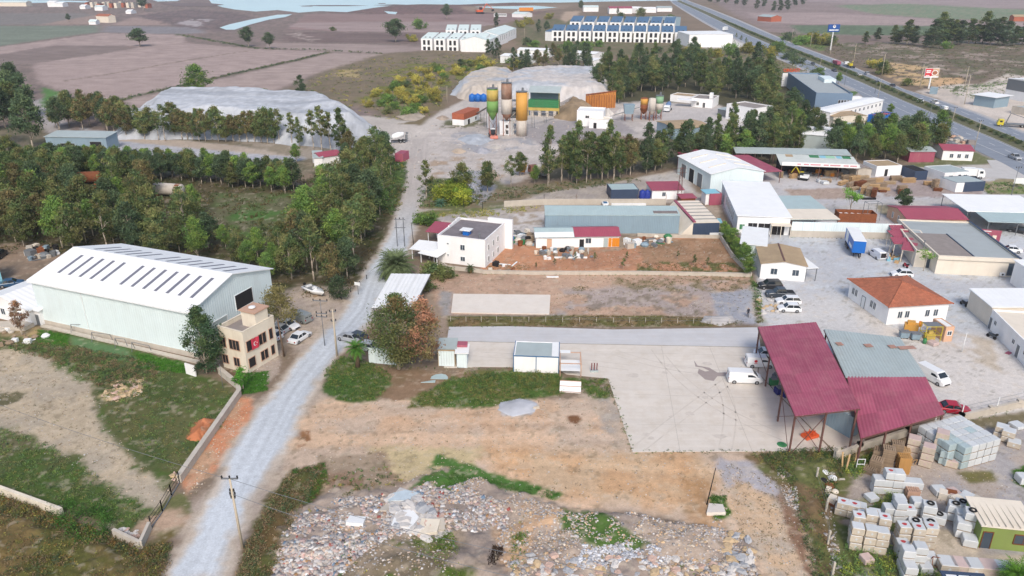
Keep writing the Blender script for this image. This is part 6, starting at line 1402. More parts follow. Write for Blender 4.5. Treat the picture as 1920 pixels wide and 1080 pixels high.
def car_proto(kind,paint):
 key=(kind,paint)
 if key in CARS:return CARS[key]
 L,W,H,bz,hz,(c0,c1,c2,c3)=SPEC[kind];h=L/2;pm=PAINT[paint];o=E('car','','car');w=W/2;g=.2
 def pr(z0,z1,ww,r=.1):return[(0,z0),(ww*.94,z0),(ww,z0+.18),(ww,z1-r),(ww*.94,z1),(0,z1)]
 secs=[(-h,pr(g+.12,bz-.12,w*.88)),(-h+.15,pr(g,bz,w*.96)),(-h+.8,pr(g,bz+.02,w)),(c0,pr(g,bz+.0,w)),(c0+.3,pr(g,hz,w*.99)),(h-.35,pr(g,hz-.1,w*.95)),(h-.06,pr(g+.1,hz-.26,w*.85)),(h,pr(g+.15,hz-.4,w*.78))]
 body=loft(secs).build('body',pm,o)
 zt=H-.05
 def gs(x,z,ww):return(x,[(0,bz-.05),(ww,bz-.05),(ww,bz),(ww-(z-bz)*.22,z-.02),(ww-(z-bz)*.22-.1,z),(0,z)])
 van=kind in('van','smallvan','bigvan')
 if not van:
  loft([gs(c0,bz+.03,w*.93),gs(c1,zt,w*.93),gs(c2,zt,w*.93),gs(c3,bz+.05,w*.93)]).build('glasshouse',m_cglass,o)
  rw=w*.93-(zt-bz)*.22;q=MB();q.box(c2-.02,-rw,zt-.03,c1+.02,rw,zt+.035);q.build('roof',pm,o)
  for sy in(-1,1):
   for x0,x1 in((c0,c1),(c3,c2)):
    q=MB();q.tube((x0,sy*w*.92,bz),(x1,sy*rw,zt),.05,.045,4);q.build('pillar',pm,o)
   q=MB();xm=(c1+c2)/2;q.tube((xm,sy*(w*.935),bz),(xm,sy*(rw+.01),zt),.05,.045,4);q.build('pillar',pm,o)
  if kind=='pickup':q=MB();q.box(-h+.2,-w*.82,bz-.05,c3-.1,w*.82,bz+.025);q.build('load_bed',m_trim,o)
 else:
  loft([gs(c0,bz+.05,w*.95),gs(c1,zt,w*.97),gs(c2,zt,w*.97),gs(c3,zt-.1,w*.95)]).build('box_body',pm,o)
  rw=w*.97-(zt-bz)*.22;k=.93
  q=MB();q.add([(c0+.04,-w*.8,bz+.1),(c0+.04,w*.8,bz+.1),(c1+.16,rw*.9,zt-.14),(c1+.16,-rw*.9,zt-.14)],[(0,1,2,3)]);q.build('windscreen',m_cglass,o)
  for sy in(-1,1):
   y0=w*.97+.012-.02;y1=w*.97-(zt-.35-bz)*.22+.012
   q=MB();q.add([(c0-.15,sy*y0,bz+.06),(c1-.75,sy*y0,bz+.06),(c1-.75,sy*y1,zt-.35),(c1-.12,sy*y1,zt-.35)],[(0,1,2,3)if sy<0 else(3,2,1,0)]);q.build('side_window',m_cglass,o)
   q=MB();q.box(-h-.02,sy*(w*.45)-.28,bz+.15,-h-.005+.02,sy*(w*.45)+.28,zt-.45)if kind!='van' else q.box(c3-.03,sy*w*.45-.26,bz+.2,c3-.01,sy*w*.45+.26,zt-.5)
   q.build('rear_window',m_cglass,o)
 for sy in(-1,1):
  q=MB();q.box(h-.16,sy*w*.62-.16,hz-.42,h-.02,sy*w*.62+.16,hz-.26);q.build('headlight',m_lamp,o)
  q=MB();q.box(-h-.015,sy*w*.78-.1,bz-.38,-h+.08,sy*w*.78+.1,bz-.12);q.build('tail_light',m_tail,o)
  q=MB();q.box(c0-.35,sy*(w+.1)-.1,bz+.0,c0-.18,sy*(w+.1)+.1,bz+.16);q.build('mirror',pm if sy else pm,o)
 q=MB();q.box(h-.07,-w*.55,g+.12,h+.015,w*.55,g+.32);q.build('grille',m_trim,o)
 wheelset(o,L,W,.33 if kind!='bigvan' else .38,(h-.85,-h+.85))
 CARS[key]=o;o['_u']=0;return o
def heading(p,q):
 a=P(*p);b_=P(*q);return math.atan2(b_.y-a.y,b_.x-a.x)
def car(kind,paint,px,ang,label,name='parked_car',cat='car',group=None):
 pr=car_proto(kind,paint)
 if pr['_u']==0:pr['_u']=1;o=pr;o.location=P(*px);o.rotation_euler=(0,0,ang)
 else:o=dup(pr,P(*px),ang)
 o.name=name;o['label']=label;o['category']=cat
 if group:o['group']=group
 return o
D_=R
v1=car('van','white',(1395,715),D_(-4),'white van parked alone on the concrete yard, nose to the canopy','parked_van','van')
v2=car('smallvan','white',(1424,686),D_(-3),'white van with round red side logo beside the canopy posts','parked_van','van')
car('sedan','white',(1440,669),D_(-5),'white car half hidden beneath the maroon canopy edge')
car('van','white',(1748,712),D_(-68),'white passenger van parked behind the lower maroon canopy','parked_van','van')
car('sedan','red',(1786,772),D_(-12),'dark red car at the corner of the lower maroon canopy')
car('hatch','white',(1479,583),D_(175),'white hatchback at the front end of the parked line')
car('wagon','white',(1477,569),D_(176),'white estate car, second from the front of the parked line')
car('pickup','dark',(1462,556),D_(178),'dark pickup truck parked behind the white estate car','parked_pickup','pickup')
car('suv','black',(1443,540),D_(180),'black off-road car at the rear end of the parked line')
car('hatch','white',(1690,518),D_(172),'white hatchback with black roof in front of the cream hall')
v3=car('smallvan','white',(1643,482),D_(96),'white van with open rear doors beside the blue truck','parked_van','van')
car('sedan','white',(1893,472),D_(160),'white car behind the cream hall roof edge')
car('sedan','black',(1908,436),D_(140),'dark car under the white canopy at the frame edge')
car('sedan','silver',(1902,497),D_(170),'grey car behind the far corner of the cream hall')
car('hatch','white',(509,634),D_(158),'white hatchback closest to the aged beige building')
car('hatch','silver',(520,622),D_(158),'silver hatchback second from the aged beige building')
car('sedan','white',(540,614),D_(-28),'white car under the grey olive tree next to the van')
car('smallvan','grey',(564,601),D_(145),'grey panel van with two rear windows near the boat','parked_van','van')
car('sedan','white',(563,637),D_(66),'white saloon parked alone on the gravel beside the dirt road')
car('sedan','silver',(656,638),D_(155),'silver car with dark glass roof by the fan palm')
car('hatch','silver',(685,655),D_(160),'grey blue car half hidden by the biggest eucalyptus')
car('hatch','dark',(668,637),D_(150),'dark car squeezed between the silver car and big tree')
car('sedan','blue',(22,536),D_(25),'blue damaged car without bonnet in the scrap yard')
car('hatch','dark',(52,543),D_(170),'dark car tucked behind the white gabled house')
car('suv','black',(0,482),D_(100),'dark car cut by the frame edge in the scrap yard')
HU=heading((1765,200),(1696,175));HD=HU+math.pi
for kind,paint,px,d,lb,nm,ct in(('sedan','white',(1725,191),1,'white car leading the white pickup on the highway','car','car'),('pickup','white',(1752,194),1,'white pickup following a white car on the highway','pickup','pickup'),('smallvan','white',(1769,206),1,'white van behind the white pickup on the highway','van','van'),('sedan','dark',(1673,162),1,'dark grey car alone near the billboard side of the highway','car','car'),('sedan','black',(1643,156),1,'black car beside the median shrubs','car','car'),('suv','silver',(1625,140),1,'silver car just ahead of the yellow machine carrier','car','car'),('sedan','white',(1610,142),1,'white car next to the silver car in the upper lanes','car','car'),('pickup','black',(1564,134),0,'black pickup in the lower lanes opposite the yellow carrier','pickup','pickup'),('hatch','white',(1544,131),0,'white car behind the black pickup in the lower lanes','car','car'),('sedan','dark',(1524,121),0,'dark blue car before the showroom in the lower lanes','car','car'),('sedan','dark',(1445,87),0,'dark car far up the highway by the blank white hall','car','car'),('pickup','silver',(1902,298),0,'silver pickup at the slip road mouth','pickup','pickup')):
 car(kind,paint,px,HU if d else HD,lb,nm,ct,'traffic on the highway')
q=MB();q.add([(-.9+.24*math.cos(t),-.96,1.28+.24*math.sin(t))for t in[k*math.pi/8 for k in range(16)]],[tuple(range(16))]);q.build('red_logo',mat('red_print',(208,50,60),.6,.05,1),v2)
q=MB();q.box(-2.24,-.7,.6,-2.2,.7,1.6);q.build('open_cargo_bay',m_dark,v3)
for sy in(-1,1):q=MB();q.box(-2.9,sy*.9-.03,.6,-2.2,sy*.9+.03,1.75);q.build('rear_door',PAINT['white'],v3)
q=MB();q.box(-1.15,-.975,.88,-.65,-.965,.95);q.build('red_logo',MATS['red_print'],v2)
def truck(name,label,px,ang,cabc,parts,L=8,cat='truck'):
 o=E(name,label,cat,P(*px),ang);cm=PAINT[cabc]if cabc in PAINT else cabc
 q=MB();q.box(-L/2,-.45,.7,L/2-.2,.45,.95);q.build('chassis',m_trim,o)
 loft([(L/2-2.1,[(0,.6),(1.2,.6),(1.22,1),(1.2,2.7),(1.1,2.85),(0,2.85)]),(L/2-.5,[(0,.6),(1.2,.6),(1.22,1),(1.18,2.7),(1.05,2.8),(0,2.8)]),(L/2,[(0,.65),(1.1,.65),(1.15,1),(1.1,1.75),(1.05,1.8),(0,1.8)])]).build('cab',cm,o)
 q=MB();q.add([(L/2+.01,-1,1.82),(L/2+.01,1,1.82),(L/2-.44,1,2.62),(L/2-.44,-1,2.62)],[(0,1,2,3)]);q.build('windscreen',m_cglass,o)
 for sy in(-1,1):
  q=MB();q.box(L/2-1.6,sy*1.225-.01,1.75,L/2-.7,sy*1.225+.01,2.4);q.build('side_window',m_cglass,o)
  q=MB();q.box(L/2-.02,sy*.8-.15,.85,L/2+.04,sy*.8+.15,1.05);q.build('headlight',m_lamp,o)
 wheelset(o,L,2.4,.5,(L/2-1.2,-L/2+1.2,-L/2+2.5));parts(o,L);return o
def mixer(col):
 def f(o,L):
  q=MB();prof=[(.3,0),(.9,.4),(1.15,1.6),(1.15,2.6),(.75,4.2),(.45,4.6)]
  n=14;vs=[];
  for r,t in prof:
   for k in range(n):a=2*math.pi*k/n;vs.append((L/2-2.6-t*.98,r*math.cos(a),2.1+r*math.sin(a)+t*.2))
  q.add(vs,[(i*n+k,i*n+(k+1)%n,(i+1)*n+(k+1)%n,(i+1)*n+k)for i in range(len(prof)-1)for k in range(n)]+[tuple(range(n))[::-1],tuple((len(prof)-1)*n+k for k in range(n))])
  q.build('mixing_drum',col,o,True);q=MB();q.box(-L/2-.3,-.5,1.0,-L/2+.4,.5,2.6).box(-L/2-.6,-.35,2.9,-L/2+.2,.35,3.5);q.build('chute',m_steelg,o)
 return f
def boxbody(m,h=2.6,z=1.0):
 def f(o,L):
  q=MB();q.box(-L/2,-1.25,z,L/2-2.3,1.25,z+h);q.build('cargo_box',m,o)
 return f
truck('mixer_truck','white concrete mixer truck parked by the long stone heap',(742,268),D_(200),'white',mixer(m_white))
truck('mixer_truck','rusty brown and white mixer truck beside the orange hopper',(1008,330),D_(118),mat('brown_cab',(142,96,86),.6,.1,1),mixer(m_cream))
truck('mixer_truck','white and blue mixer truck by the small rusty silos',(1252,208),D_(250),'white',mixer(mat('mixer_blue',(104,130,170),.6,.1,1)))
truck('box_truck','white small truck cab behind the prefab office',(1822,334),D_(-10),'white',boxbody(m_white,2.0),L=6)
truck('box_truck','white box truck by the blank white hall',(1360,58),D_(60),'white',boxbody(m_white,3),L=12)
truck('box_truck','white box truck with pale load near the showroom',(1606,195),D_(10),'white',boxbody(m_white,2.4),L=7)
truck('dump_truck','orange tipper truck on the far shore track',(985,22),D_(185),'white',boxbody(m_orange,4.5),L=22)
truck('flatbed_truck','yellow crane truck with flat bed at the frame edge',(1898,238),D_(160),'yellow',lambda o,L:[MB().box(-L/2,-1.25,1.0,L/2-2.3,1.25,1.35).build('flat_bed',m_steelg,o),MB().tube((L/2-3,0,1.3),(L/2-4,0,5.2),.2,.15).tube((L/2-4,0,5.2),(-L/2+1,.3,3.4),.15,.12).build('crane_arm',m_steelg,o)],L=11)
truck('flatbed_truck','lorry carrying a yellow machine on the highway',(1592,126),HU,'white',lambda o,L:[MB().box(-L/2,-1.25,1.0,L/2-2.3,1.25,1.2).build('flat_bed',m_trim,o),MB().box(-3,-1,1.2,1,1,2.6).tube((-2,0,2.6),(-5,0,4),.3).build('yellow_machine',PAINT['yellow'],o)],L=14)
truck('flatbed_truck','dark lorry with a maroon load ahead on the highway',(1567,122),HU,'white',lambda o,L:[MB().box(-L/2,-1.2,1.0,L/2-2.4,1.2,2.8).build('maroon_load',m_red,o)],L=11)
# blue curtain trailer
o=E('curtain_trailer','bright blue curtain side trailer with white roof, standing on its landing leg','trailer',P(1600,470),heading((1606,476),(1590,446)));Lt=9.5
q=MB();q.box(-Lt/2,-1.25,1.15,Lt/2,1.25,3.75);q.build('curtain_body',m_bluepaint,o)
q=MB();q.box(-Lt/2-.03,-1.28,3.752,Lt/2+.03,1.28,3.85);q.build('roof',m_white,o)
q=MB();q.box(-Lt/2,-.6,.85,Lt/2,.6,1.14);q.build('chassis',m_trim,o)
q=MB();q.box(1,1.26,1.3,3.5,1.28,3.6).box(-3.5,1.26,1.6,-.5,1.28,2.3);q.build('white_logo_stripe',m_white,o)
wheelset(o,Lt,2.4,.5,(Lt/2-1.2,Lt/2-2.4,Lt/2-3.6));q=MB();q.tube((-Lt/2-1.6,0,.6),(-Lt/2,0,.95),.12).tube((-Lt/2+.8,.7,0),(-Lt/2+.8,.7,1),.08).tube((-Lt/2+.8,-.7,0),(-Lt/2+.8,-.7,1),.08);q.build('drawbar',m_trim,o)
# bus
o=E('coach','white coach with dark window strip on the far shore road','bus',P(938,32),0);L=34/(FOC/(P(938,32).y*CT+CAM_H*ST));L=min(L,16)
q=MB();q.box(-L/2,-1.4,.6,L/2,1.4,4);q.build('body',m_white,o);q=MB();q.box(-L/2+.5,-1.43,2.0,L/2-.5,-1.401,3.2);q.build('window',m_cglass,o);wheelset(o,L,2.6,.5,(L/2-2,-L/2+3))
def excavator(name,label,px,ang,m,s=1.0,reach=1.0,cabm=None):
 o=E(name,label,'excavator',P(*px),ang);o.scale=(s,s,s)
 for sy in(-1,1):q=MB();q.profy([(-1.5,.15),(-1.3,0),(1.3,0),(1.5,.15),(1.5,.55),(1.3,.7),(-1.3,.7),(-1.5,.55)],sy*1.0-.25,sy*1.0+.25);q.build('track',m_trim,o)
 q=MB();q.box(-1.6,-1.1,.8,1.0,1.1,1.6);q.build('engine_deck',cabm or m,o);q=MB();q.box(0,.1,1.6,1.1,1.05,2.6);q.build('cab',m_cglass,o);q=MB();q.box(-.02,.08,2.601,1.12,1.07,2.7);q.build('cab_roof',m,o)
 q=MB();q.tube((1,-.3,1.4),(2.8,-.3,4.0),.22,.18,4);q.build('boom',m,o);q=MB();q.tube((2.8,-.3,4.0),(4.0*reach,-.3,1.8),.17,.13,4);q.build('dipper_arm',m,o);q=MB();q.profy([(3.7*reach,1.8),(4.3*reach,1.7),(4.2*reach,1.0),(3.6*reach,.9)],-.7,.1);q.build('bucket',m_trim,o);return o
excavator('mini_excavator','yellow armed mini excavator with white body under the timber shed',(1506,337),D_(150),PAINT['yellow'],.9,1,m_white)
excavator('excavator','orange excavator far off on the shore road',(900,26),D_(20),PAINT['orange'],3.2,1.4)
# loader in the plant
o=E('wheel_loader','faded red wheel loader standing under the green silo','loader',P(924,258),D_(-80));mr=mat('faded_red',(200,128,112),.7,.15,1)
q=MB();q.box(-2.4,-1.1,.8,-.2,1.1,2.2);q.build('engine_body',mr,o);q=MB();q.box(-.4,-.8,1.2,1.0,.8,3.2);q.build('cab',m_cglass,o);q=MB();q.box(-.45,-.85,3.201,1.05,.85,3.35);q.build('cab_roof',m_white,o);q=MB();q.profy([(2.6,.3),(3.6,.2),(3.7,.4),(2.9,1.3),(2.6,1.2)],-1.4,1.4).tube((.8,.6,1.2),(2.8,.6,.8),.15).tube((.8,-.6,1.2),(2.8,-.6,.8),.15);q.build('bucket',mr,o);wheelset(o,5,2.6,.75,(1.4,-1.5))
# motorbikes and person
def moto(label,px,ang,col):
 o=E('motorbike',label,'motorbike',P(*px),ang)
 for x in(-.62,.62):
  q=MB();n=16
  for r0,y0 in((.31,.07),):q.tube((x,-.07,.31),(x,.07,.31),.31,.31,14)
  q.build('wheel',m_tyre,o)
 loft([(-.85,[(0,.6),(.1,.62),(.16,.75),(.1,.82),(0,.84)]),(-.2,[(0,.35),(.16,.4),(.2,.6),(.15,.78),(0,.8)]),(.25,[(0,.3),(.16,.35),(.17,.7),(.14,.95),(0,.97)]),(.6,[(0,.6),(.08,.62),(.1,.8),(.06,.88),(0,.9)])]).build('body',col,o,True)
 q=MB();q.box(-.8,-.13,.82,-.05,.13,.9);q.build('seat',m_trim,o);q=MB();q.tube((.62,0,.3),(.45,0,1.0),.04).tube((.42,-.33,1.05),(.42,.33,1.05),.025);q.build('handlebar',m_steelg,o)
 q=MB();q.box(-1.0,-.18,.86,-.72,.18,1.15);q.build('top_box',m_trim,o);return o
moto('black scooter standing alone at the white hall corner',(1806,573),D_(100),PAINT['black'])
moto('black scooter with pale fairing beside the office doors',(1858,634),D_(110),PAINT['dark'])
moto('maroon motorbike leaning by the cream hall loading corner',(1697,502),D_(95),PAINT['red'])
# boat on the ground
o=E('motor_boat','white open motor boat stranded on the ground by the grove tip','boat',P(590,552),D_(-42))
hull=[(-2.9,[(0,.35),(.7,.5),(1.0,1.05),(1.0,1.1),(0,1.1)]),(-1,[(0,.25),(.8,.45),(1.12,1.05),(1.12,1.12),(0,1.12)]),(1,[(0,.3),(.6,.5),(1.0,1.1),(1.0,1.18),(0,1.18)]),(2.4,[(0,.6),(.2,.7),(.45,1.2),(.45,1.28),(0,1.28)]),(3.1,[(0,1.1),(.02,1.15),(.05,1.3),(.05,1.35),(0,1.35)])]
loft(hull).build('hull',m_white,o,True);q=MB();q.box(-2.6,-.75,1.125,.9,.75,1.16);q.build('deck_well',m_steelg,o);q=MB();q.box(-.2,-.3,1.16,.5,.3,1.6).box(-1.9,-.6,1.16,-1.5,.6,1.45);q.build('console',m_white,o);q=MB();q.box(-3.3,-.2,.5,-2.9,.2,1.5);q.build('outboard_motor',m_trim,o)
for sx in(-1.5,1):q=MB();q.box(sx-.15,-.9,0,sx+.15,.9,.35);q.build('wood_block',m_wood2,o)
o=E('small_boat','small white boat with blue seats behind the long shed','boat',P(1134,385),D_(90));loft([(x*.6,[(y*.8,z*.8)for y,z in pr])for x,pr in hull]).build('hull',m_white,o,True);q=MB();q.box(-1.3,-.5,.92,.5,.5,.95);q.build('seat',m_bl,o)
# person
def person(label,px,ang,top,trousers):
 o=E('person',label,'person',P(*px),ang)
 me=bpy.data.meshes.new('body');J=dict(pel=(0,0,.95),ch=(0,0,1.3),nk=(0,0,1.5),hd=(.01,0,1.66),ht=(.01,0,1.76),ls=(0,.19,1.43),le=(-.02,.25,1.14),lh=(.06,.27,.90),lf=(.08,.27,.82),rs=(0,-.19,1.43),re=(-.02,-.25,1.14),rh=(.06,-.27,.90),rf=(.08,-.27,.82),lp=(0,.1,.9),lk=(.04,.11,.5),la=(-.04,.12,.08),lt=(.12,.13,.04),rp=(0,-.1,.9),rk=(.0,-.11,.5),ra=(.02,-.12,.08),rt=(.18,-.13,.04))
 rad=dict(pel=.15,ch=.16,nk=.06,hd=.1,ht=.07,ls=.08,le=.05,lh=.035,lf=.03,rs=.08,re=.05,rh=.035,rf=.03,lp=.1,lk=.065,la=.045,lt=.04,rp=.1,rk=.065,ra=.045,rt=.04)
 ks=list(J);ed=[('pel','ch'),('ch','nk'),('nk','hd'),('hd','ht'),('ch','ls'),('ls','le'),('le','lh'),('lh','lf'),('ch','rs'),('rs','re'),('re','rh'),('rh','rf'),('pel','lp'),('lp','lk'),('lk','la'),('la','lt'),('pel','rp'),('rp','rk'),('rk','ra'),('ra','rt')]
 me.from_pydata([J[k]for k in ks],[(ks.index(a),ks.index(b))for a,b in ed],[])
 b_=link('body',me,o);md=b_.modifiers.new('s','SKIN');sv=me.skin_vertices[0].data
 for i,k in enumerate(ks):sv[i].radius=(rad[k],rad[k]);
 sv[0].use_root=True;ss=b_.modifiers.new('u','SUBSURF');ss.levels=1;ss.render_levels=1
 me.materials.append(top)
 dg=bpy.context.evaluated_depsgraph_get();em=bpy.data.meshes.new_from_object(b_.evaluated_get(dg));b_.modifiers.clear();b_.data=em;em.materials.clear()
 skin=mat('skin',(196,148,120),.7,.05,1);hair=mat('dark_hair',(44,36,34),.8,.1,1)
 for m_ in(top,trousers,skin,hair):em.materials.append(m_)
 for p in em.polygons:
  z=p.center.z;y=abs(p.center.y)
  p.material_index=3 if z>1.72 or(z>1.6 and p.center.x<-.03)else 2 if z>1.52 or(y>.2 and z<.93)else 1 if z<.98 and y<.2 else 0
 return o
m_blk=mat('dark_clothes',(48,50,58),.9,.1,2)
person('person in dark clothes walking alone on the gravel lot',(1402,594),D_(-90),m_blk,m_blk)
person('person in dark top standing at the open van by the cream hall',(1671,482),D_(180),m_blk,mat('blue_jeans',(70,84,110),.9,.1,2))
# ================================================================ CONCRETE PLANT
def silo(label,px,r,legh,body,cone,cols,name='silo',deck=True,legm=None):
 o=E(name,label,'silo',P(*px));z0=legh+cone
 q=MB();q.lathe([(.35,legh),(r,z0),(r,z0+body),(r*.9,z0+body+.25),(.3,z0+body+.4)],18);b=q.build('cone_and_shell',cols[0],o,True)
 for k,m in enumerate(cols[1:]):
  h0=z0+body*k/len(cols[1:]);h1=z0+body*(k+1)/len(cols[1:]);q=MB();q.lathe([(r+.02,h0),(r+.02,h1-.05)],18);q.build('shell_band',m,o,True)
 for k in range(4):
  a=math.pi/4+k*math.pi/2;q=MB();q.tube((r*.9*math.cos(a),r*.9*math.sin(a),0),(r*.9*math.cos(a),r*.9*math.sin(a),z0+.5),.14,n=4);q.build('leg',legm or m_rust,o)
  a2=a+math.pi/2;q=MB();q.tube((r*.9*math.cos(a),r*.9*math.sin(a),.5),(r*.9*math.cos(a2),r*.9*math.sin(a2),legh),.07,n=4);q.build('brace',legm or m_rust,o)
 if deck:
  q=MB();q.lathe([(r*1.05,z0+body+.42),(r*1.05,z0+body+.5)],16);q.build('top_deck',m_steelg,o);q=MB();q.lathe([(.4,z0+body+.5),(.4,z0+body+1.7),(.1,z0+body+1.9)],8,.3,0);q.build('filter',m_steelg,o)
  q=MB()
  for k in range(12):
   a=k*math.pi/6;q.tube((r*math.cos(a),r*math.sin(a),z0+body+.5),(r*math.cos(a),r*math.sin(a),z0+body+1.5),.03,n=3)
  q.build('railing',m_steelg,o)
 q=MB();q.tube((r+.15,-.2,.3),(r+.15,-.2,z0+body),.03,n=3).tube((r+.15,.2,.3),(r+.15,.2,z0+body),.03,n=3)
 for k in range(int((z0+body)/.6)):q.tube((r+.15,-.2,.5+k*.6),(r+.15,.2,.5+k*.6),.025,n=3)
 q.build('ladder',m_steelg,o);return o
m_sg=mat('silo_green',(120,164,90),.6,.1,.4,dirt=.2);m_sy=mat('silo_yellow',(196,172,92),.6,.15,.4,dirt=.3);m_so=mat('silo_orange',(214,160,78),.6,.12,.4,dirt=.15);m_sr=mat('silo_rust',(152,116,96),.85,.3,1,dirt=.5,dirtcol=(196,184,170));m_sw=mat('silo_pale',(204,196,186),.8,.1,.6,dirt=.4)
silo('green and yellow cement silo standing leftmost in the concrete plant',(924,250),2.1,5.0,8.0,3.0,(m_sg,m_sg,m_sy))
silo('rust streaked cement silo between the green and orange ones',(950,254),1.9,5.5,10.5,2.5,(m_sr,m_sw,m_sr))
silo('bright orange cement silo with pale base',(978,254),2.1,3.6,9.6,2.2,(m_so,m_so))
q=MB();q.lathe([(2.0,0),(2.0,6)],16);p_=[o for o in bpy.data.objects if o.get('label','').startswith('bright orange cement silo')][0];q.build('pale_base',m_sw,p_,True)
silo('rusty orange silo leftmost of three small ones by the mixer trucks',(1206,224),1.5,2.2,4.6,1.6,(m_rust,m_rust,m_so),deck=False)
silo('white weathered silo in the middle of three small ones',(1221,226),1.4,2.2,4.8,1.6,(m_sw,m_sw),deck=False)
silo('pale green silo on the right of three small ones',(1234,224),1.6,2.2,5.0,1.9,(mat('pale_green',(136,176,140),.6,.1,.5,dirt=.3),m_sw,MATS['pale_green']))
# mixing tower frame
o=E('mixing_tower','open steel mixing tower with stairs between the rusty and orange silos','tower',P(964,250));h=12
for x in(-1.8,1.8):
 for y in(-1.8,1.8):q=MB();q.tube((x,y,0),(x,y,h),.12,n=4);q.build('post',m_steelg,o)
for z in(3,6,9,12):q=MB();q.box(-2,-2,z,2,2,z+.15);q.build('platform',m_steelg,o)
for k in range(4):q=MB();q.tube((-1.7,-1.9,k*3),(1.7,-1.9,k*3+3),.15,n=4);q.build('stair_flight',m_sw,o)
q=MB();q.lathe([(1.4,6.2),(1.4,8.2),(.4,9.0)],12);q.build('mixer_drum',m_steelg,o)
b=bld('control_cabin','white two window control cabin at the foot of the mixing tower','cabin',(937,252),(957,254),D=3,h=5,roof='flat',wm=m_wall,rm=m_galv,para=.1)
opening(b,'f',b.L*.7,2.6,1.1,1.2,m_dark);opening(b,'f',b.L*.7,.4,1.1,1.4,m_dark)
b=bld('pump_house','tall narrow white shed beside the green silo','shed',(914,240),(924,241),D=4,h=6,roof='flat',wm=m_wall,rm=m_cream,para=.1)
# aggregate bins
o,ang,L,_=frame((990,218),(1047,220),D=4)
rt=E('aggregate_bin','green and yellow aggregate bin with grey roof and four concrete feet','bin',o,ang)
q=MB();q.box(0,.5,2.4,L,4,3.6);q.build('yellow_trough',m_sy,rt)
for k in range(4):q=MB();q.box(0,.4-.03*k,3.7+k*.75,L,4.1,4.38+k*.75);q.build('green_panel',m_green,rt)
q=MB();q.box(.2,4.2,4,L-.2,4.4,10.5);q.build('dark_back',mat('bin_grey',(104,122,136),.8,.1,1),rt)
q=MB();q.add([(-.2,.6,9.6),(L+.2,.6,9.6),(L+.2,6.5,11.4),(-.2,6.5,11.4),(-.2,.6,9.75),(L+.2,.6,9.75),(L+.2,6.5,11.55),(-.2,6.5,11.55)],[(3,2,1,0),(4,5,6,7),(0,1,5,4),(1,2,6,5),(2,3,7,6),(3,0,4,7)]);q.build('roof',m_galv,rt)
for k in range(4):q=MB();x=L*(.12+.25*k);q.box(x-.6,.6,0,x+.6,2.2,2.4);q.build('concrete_foot',m_concw,rt)
for x in(0,L):q=MB();q.tube((x,.6,0),(x,.6,9.6),.15,n=4);q.build('post',m_sy,rt)
o,ang,L,_=frame((1098,204),(1154,202),D=1)
rt=E('hopper_wall','long orange rust retaining wall of steel panels behind the control house','wall',o,ang)
for k in range(12):q=MB();q.box(k*L/12,0,0,(k+1)*L/12-.12,.5,5.6+.12*k);q.build('panel',mat('hopper_orange',(196,130,66),.85,.2,.6,dirt=.4,dirtcol=(120,80,60)),rt);q=MB();q.box(k*L/12+.3,-.15,0,k*L/12+.5,-.01,5.6);q.build('rib',m_rust,rt)
q=MB();q.box(-.1,-.2,5.65,L,.9,5.66);
q=MB();q.tube((0,.2,6.0),(L,.2,7.2),.35,n=5);q.build('dark_rim',m_rust,rt)
def conveyor(label,a,za,b_,zb,w=1.0,m=None):
 p=P(*a);q_=P(*b_);o=E('conveyor',label,'conveyor',Vector((p.x,p.y,0)));d=q_-p;L=math.hypot(d.x,d.y);t=math.atan2(d.y,d.x);o.rotation_euler=(0,0,t)
 for s in(-1,1):q=MB();q.tube((0,s*w/2,za),(L,s*w/2,zb),.12,n=4);q.build('rail',m or m_sw,o)
 q=MB();q.add([(0,-w/2,za+.1),(L,-w/2,zb+.1),(L,w/2,zb+.1),(0,w/2,za+.1)],[(0,1,2,3)]);q.build('belt',m_steelg,o)
 for k in(.35,.75):z=za+(zb-za)*k;q=MB();q.tube((L*k,-w/2,z),(L*k-.6,-w/2,0),.08,n=4).tube((L*k,w/2,z),(L*k-.6,w/2,0),.08,n=4);q.build('trestle',m_steelg,o)
 return o
conveyor('sloping conveyor from the aggregate bin to the orange silo',(1040,224),2,(984,246),8)
conveyor('conveyor rising from the blue tank to the green silo',(890,222),1.5,(918,244),9)
conveyor('low conveyor between the control house and the small silos',(1150,226),2,(1200,224),5)
o=E('dust_hopper','grey blue steel hopper on legs left of the small silos','hopper',P(1178,226))
q=MB();q.add([(-2.2,-1.6,6.5),(2.2,-1.6,6.5),(2.2,1.6,6.5),(-2.2,1.6,6.5),(-1.6,-1.2,2.8),(1.6,-1.2,2.8),(1.6,1.2,2.8),(-1.6,1.2,2.8)],[(0,1,2,3),(7,6,5,4),(4,5,1,0),(5,6,2,1),(6,7,3,2),(7,4,0,3)]);q.build('hopper_body',m_cladg,o)
for x in(-1.5,1.5):
 for y in(-1.1,1.1):q=MB();q.tube((x,y,0),(x,y,3),.12,n=4);q.build('leg',m_rust,o)
o=E('orange_hopper','bright orange hopper lying among the small olive trees','hopper',P(979,326));q=MB();q.add([(-1.4,-1.1,2.6),(1.4,-1.1,2.6),(1.4,1.1,2.6),(-1.4,1.1,2.6),(-.7,-.6,.6),(.7,-.6,.6),(.7,.6,.6),(-.7,.6,.6)],[(0,1,2,3),(7,6,5,4),(4,5,1,0),(5,6,2,1),(6,7,3,2),(7,4,0,3)]);q.build('hopper_body',m_so,o)
for x in(-.8,.8):
 for y in(-.7,.7):q=MB();q.tube((x,y,0),(x,y,1.5),.08,n=4);q.build('leg',m_rust,o)
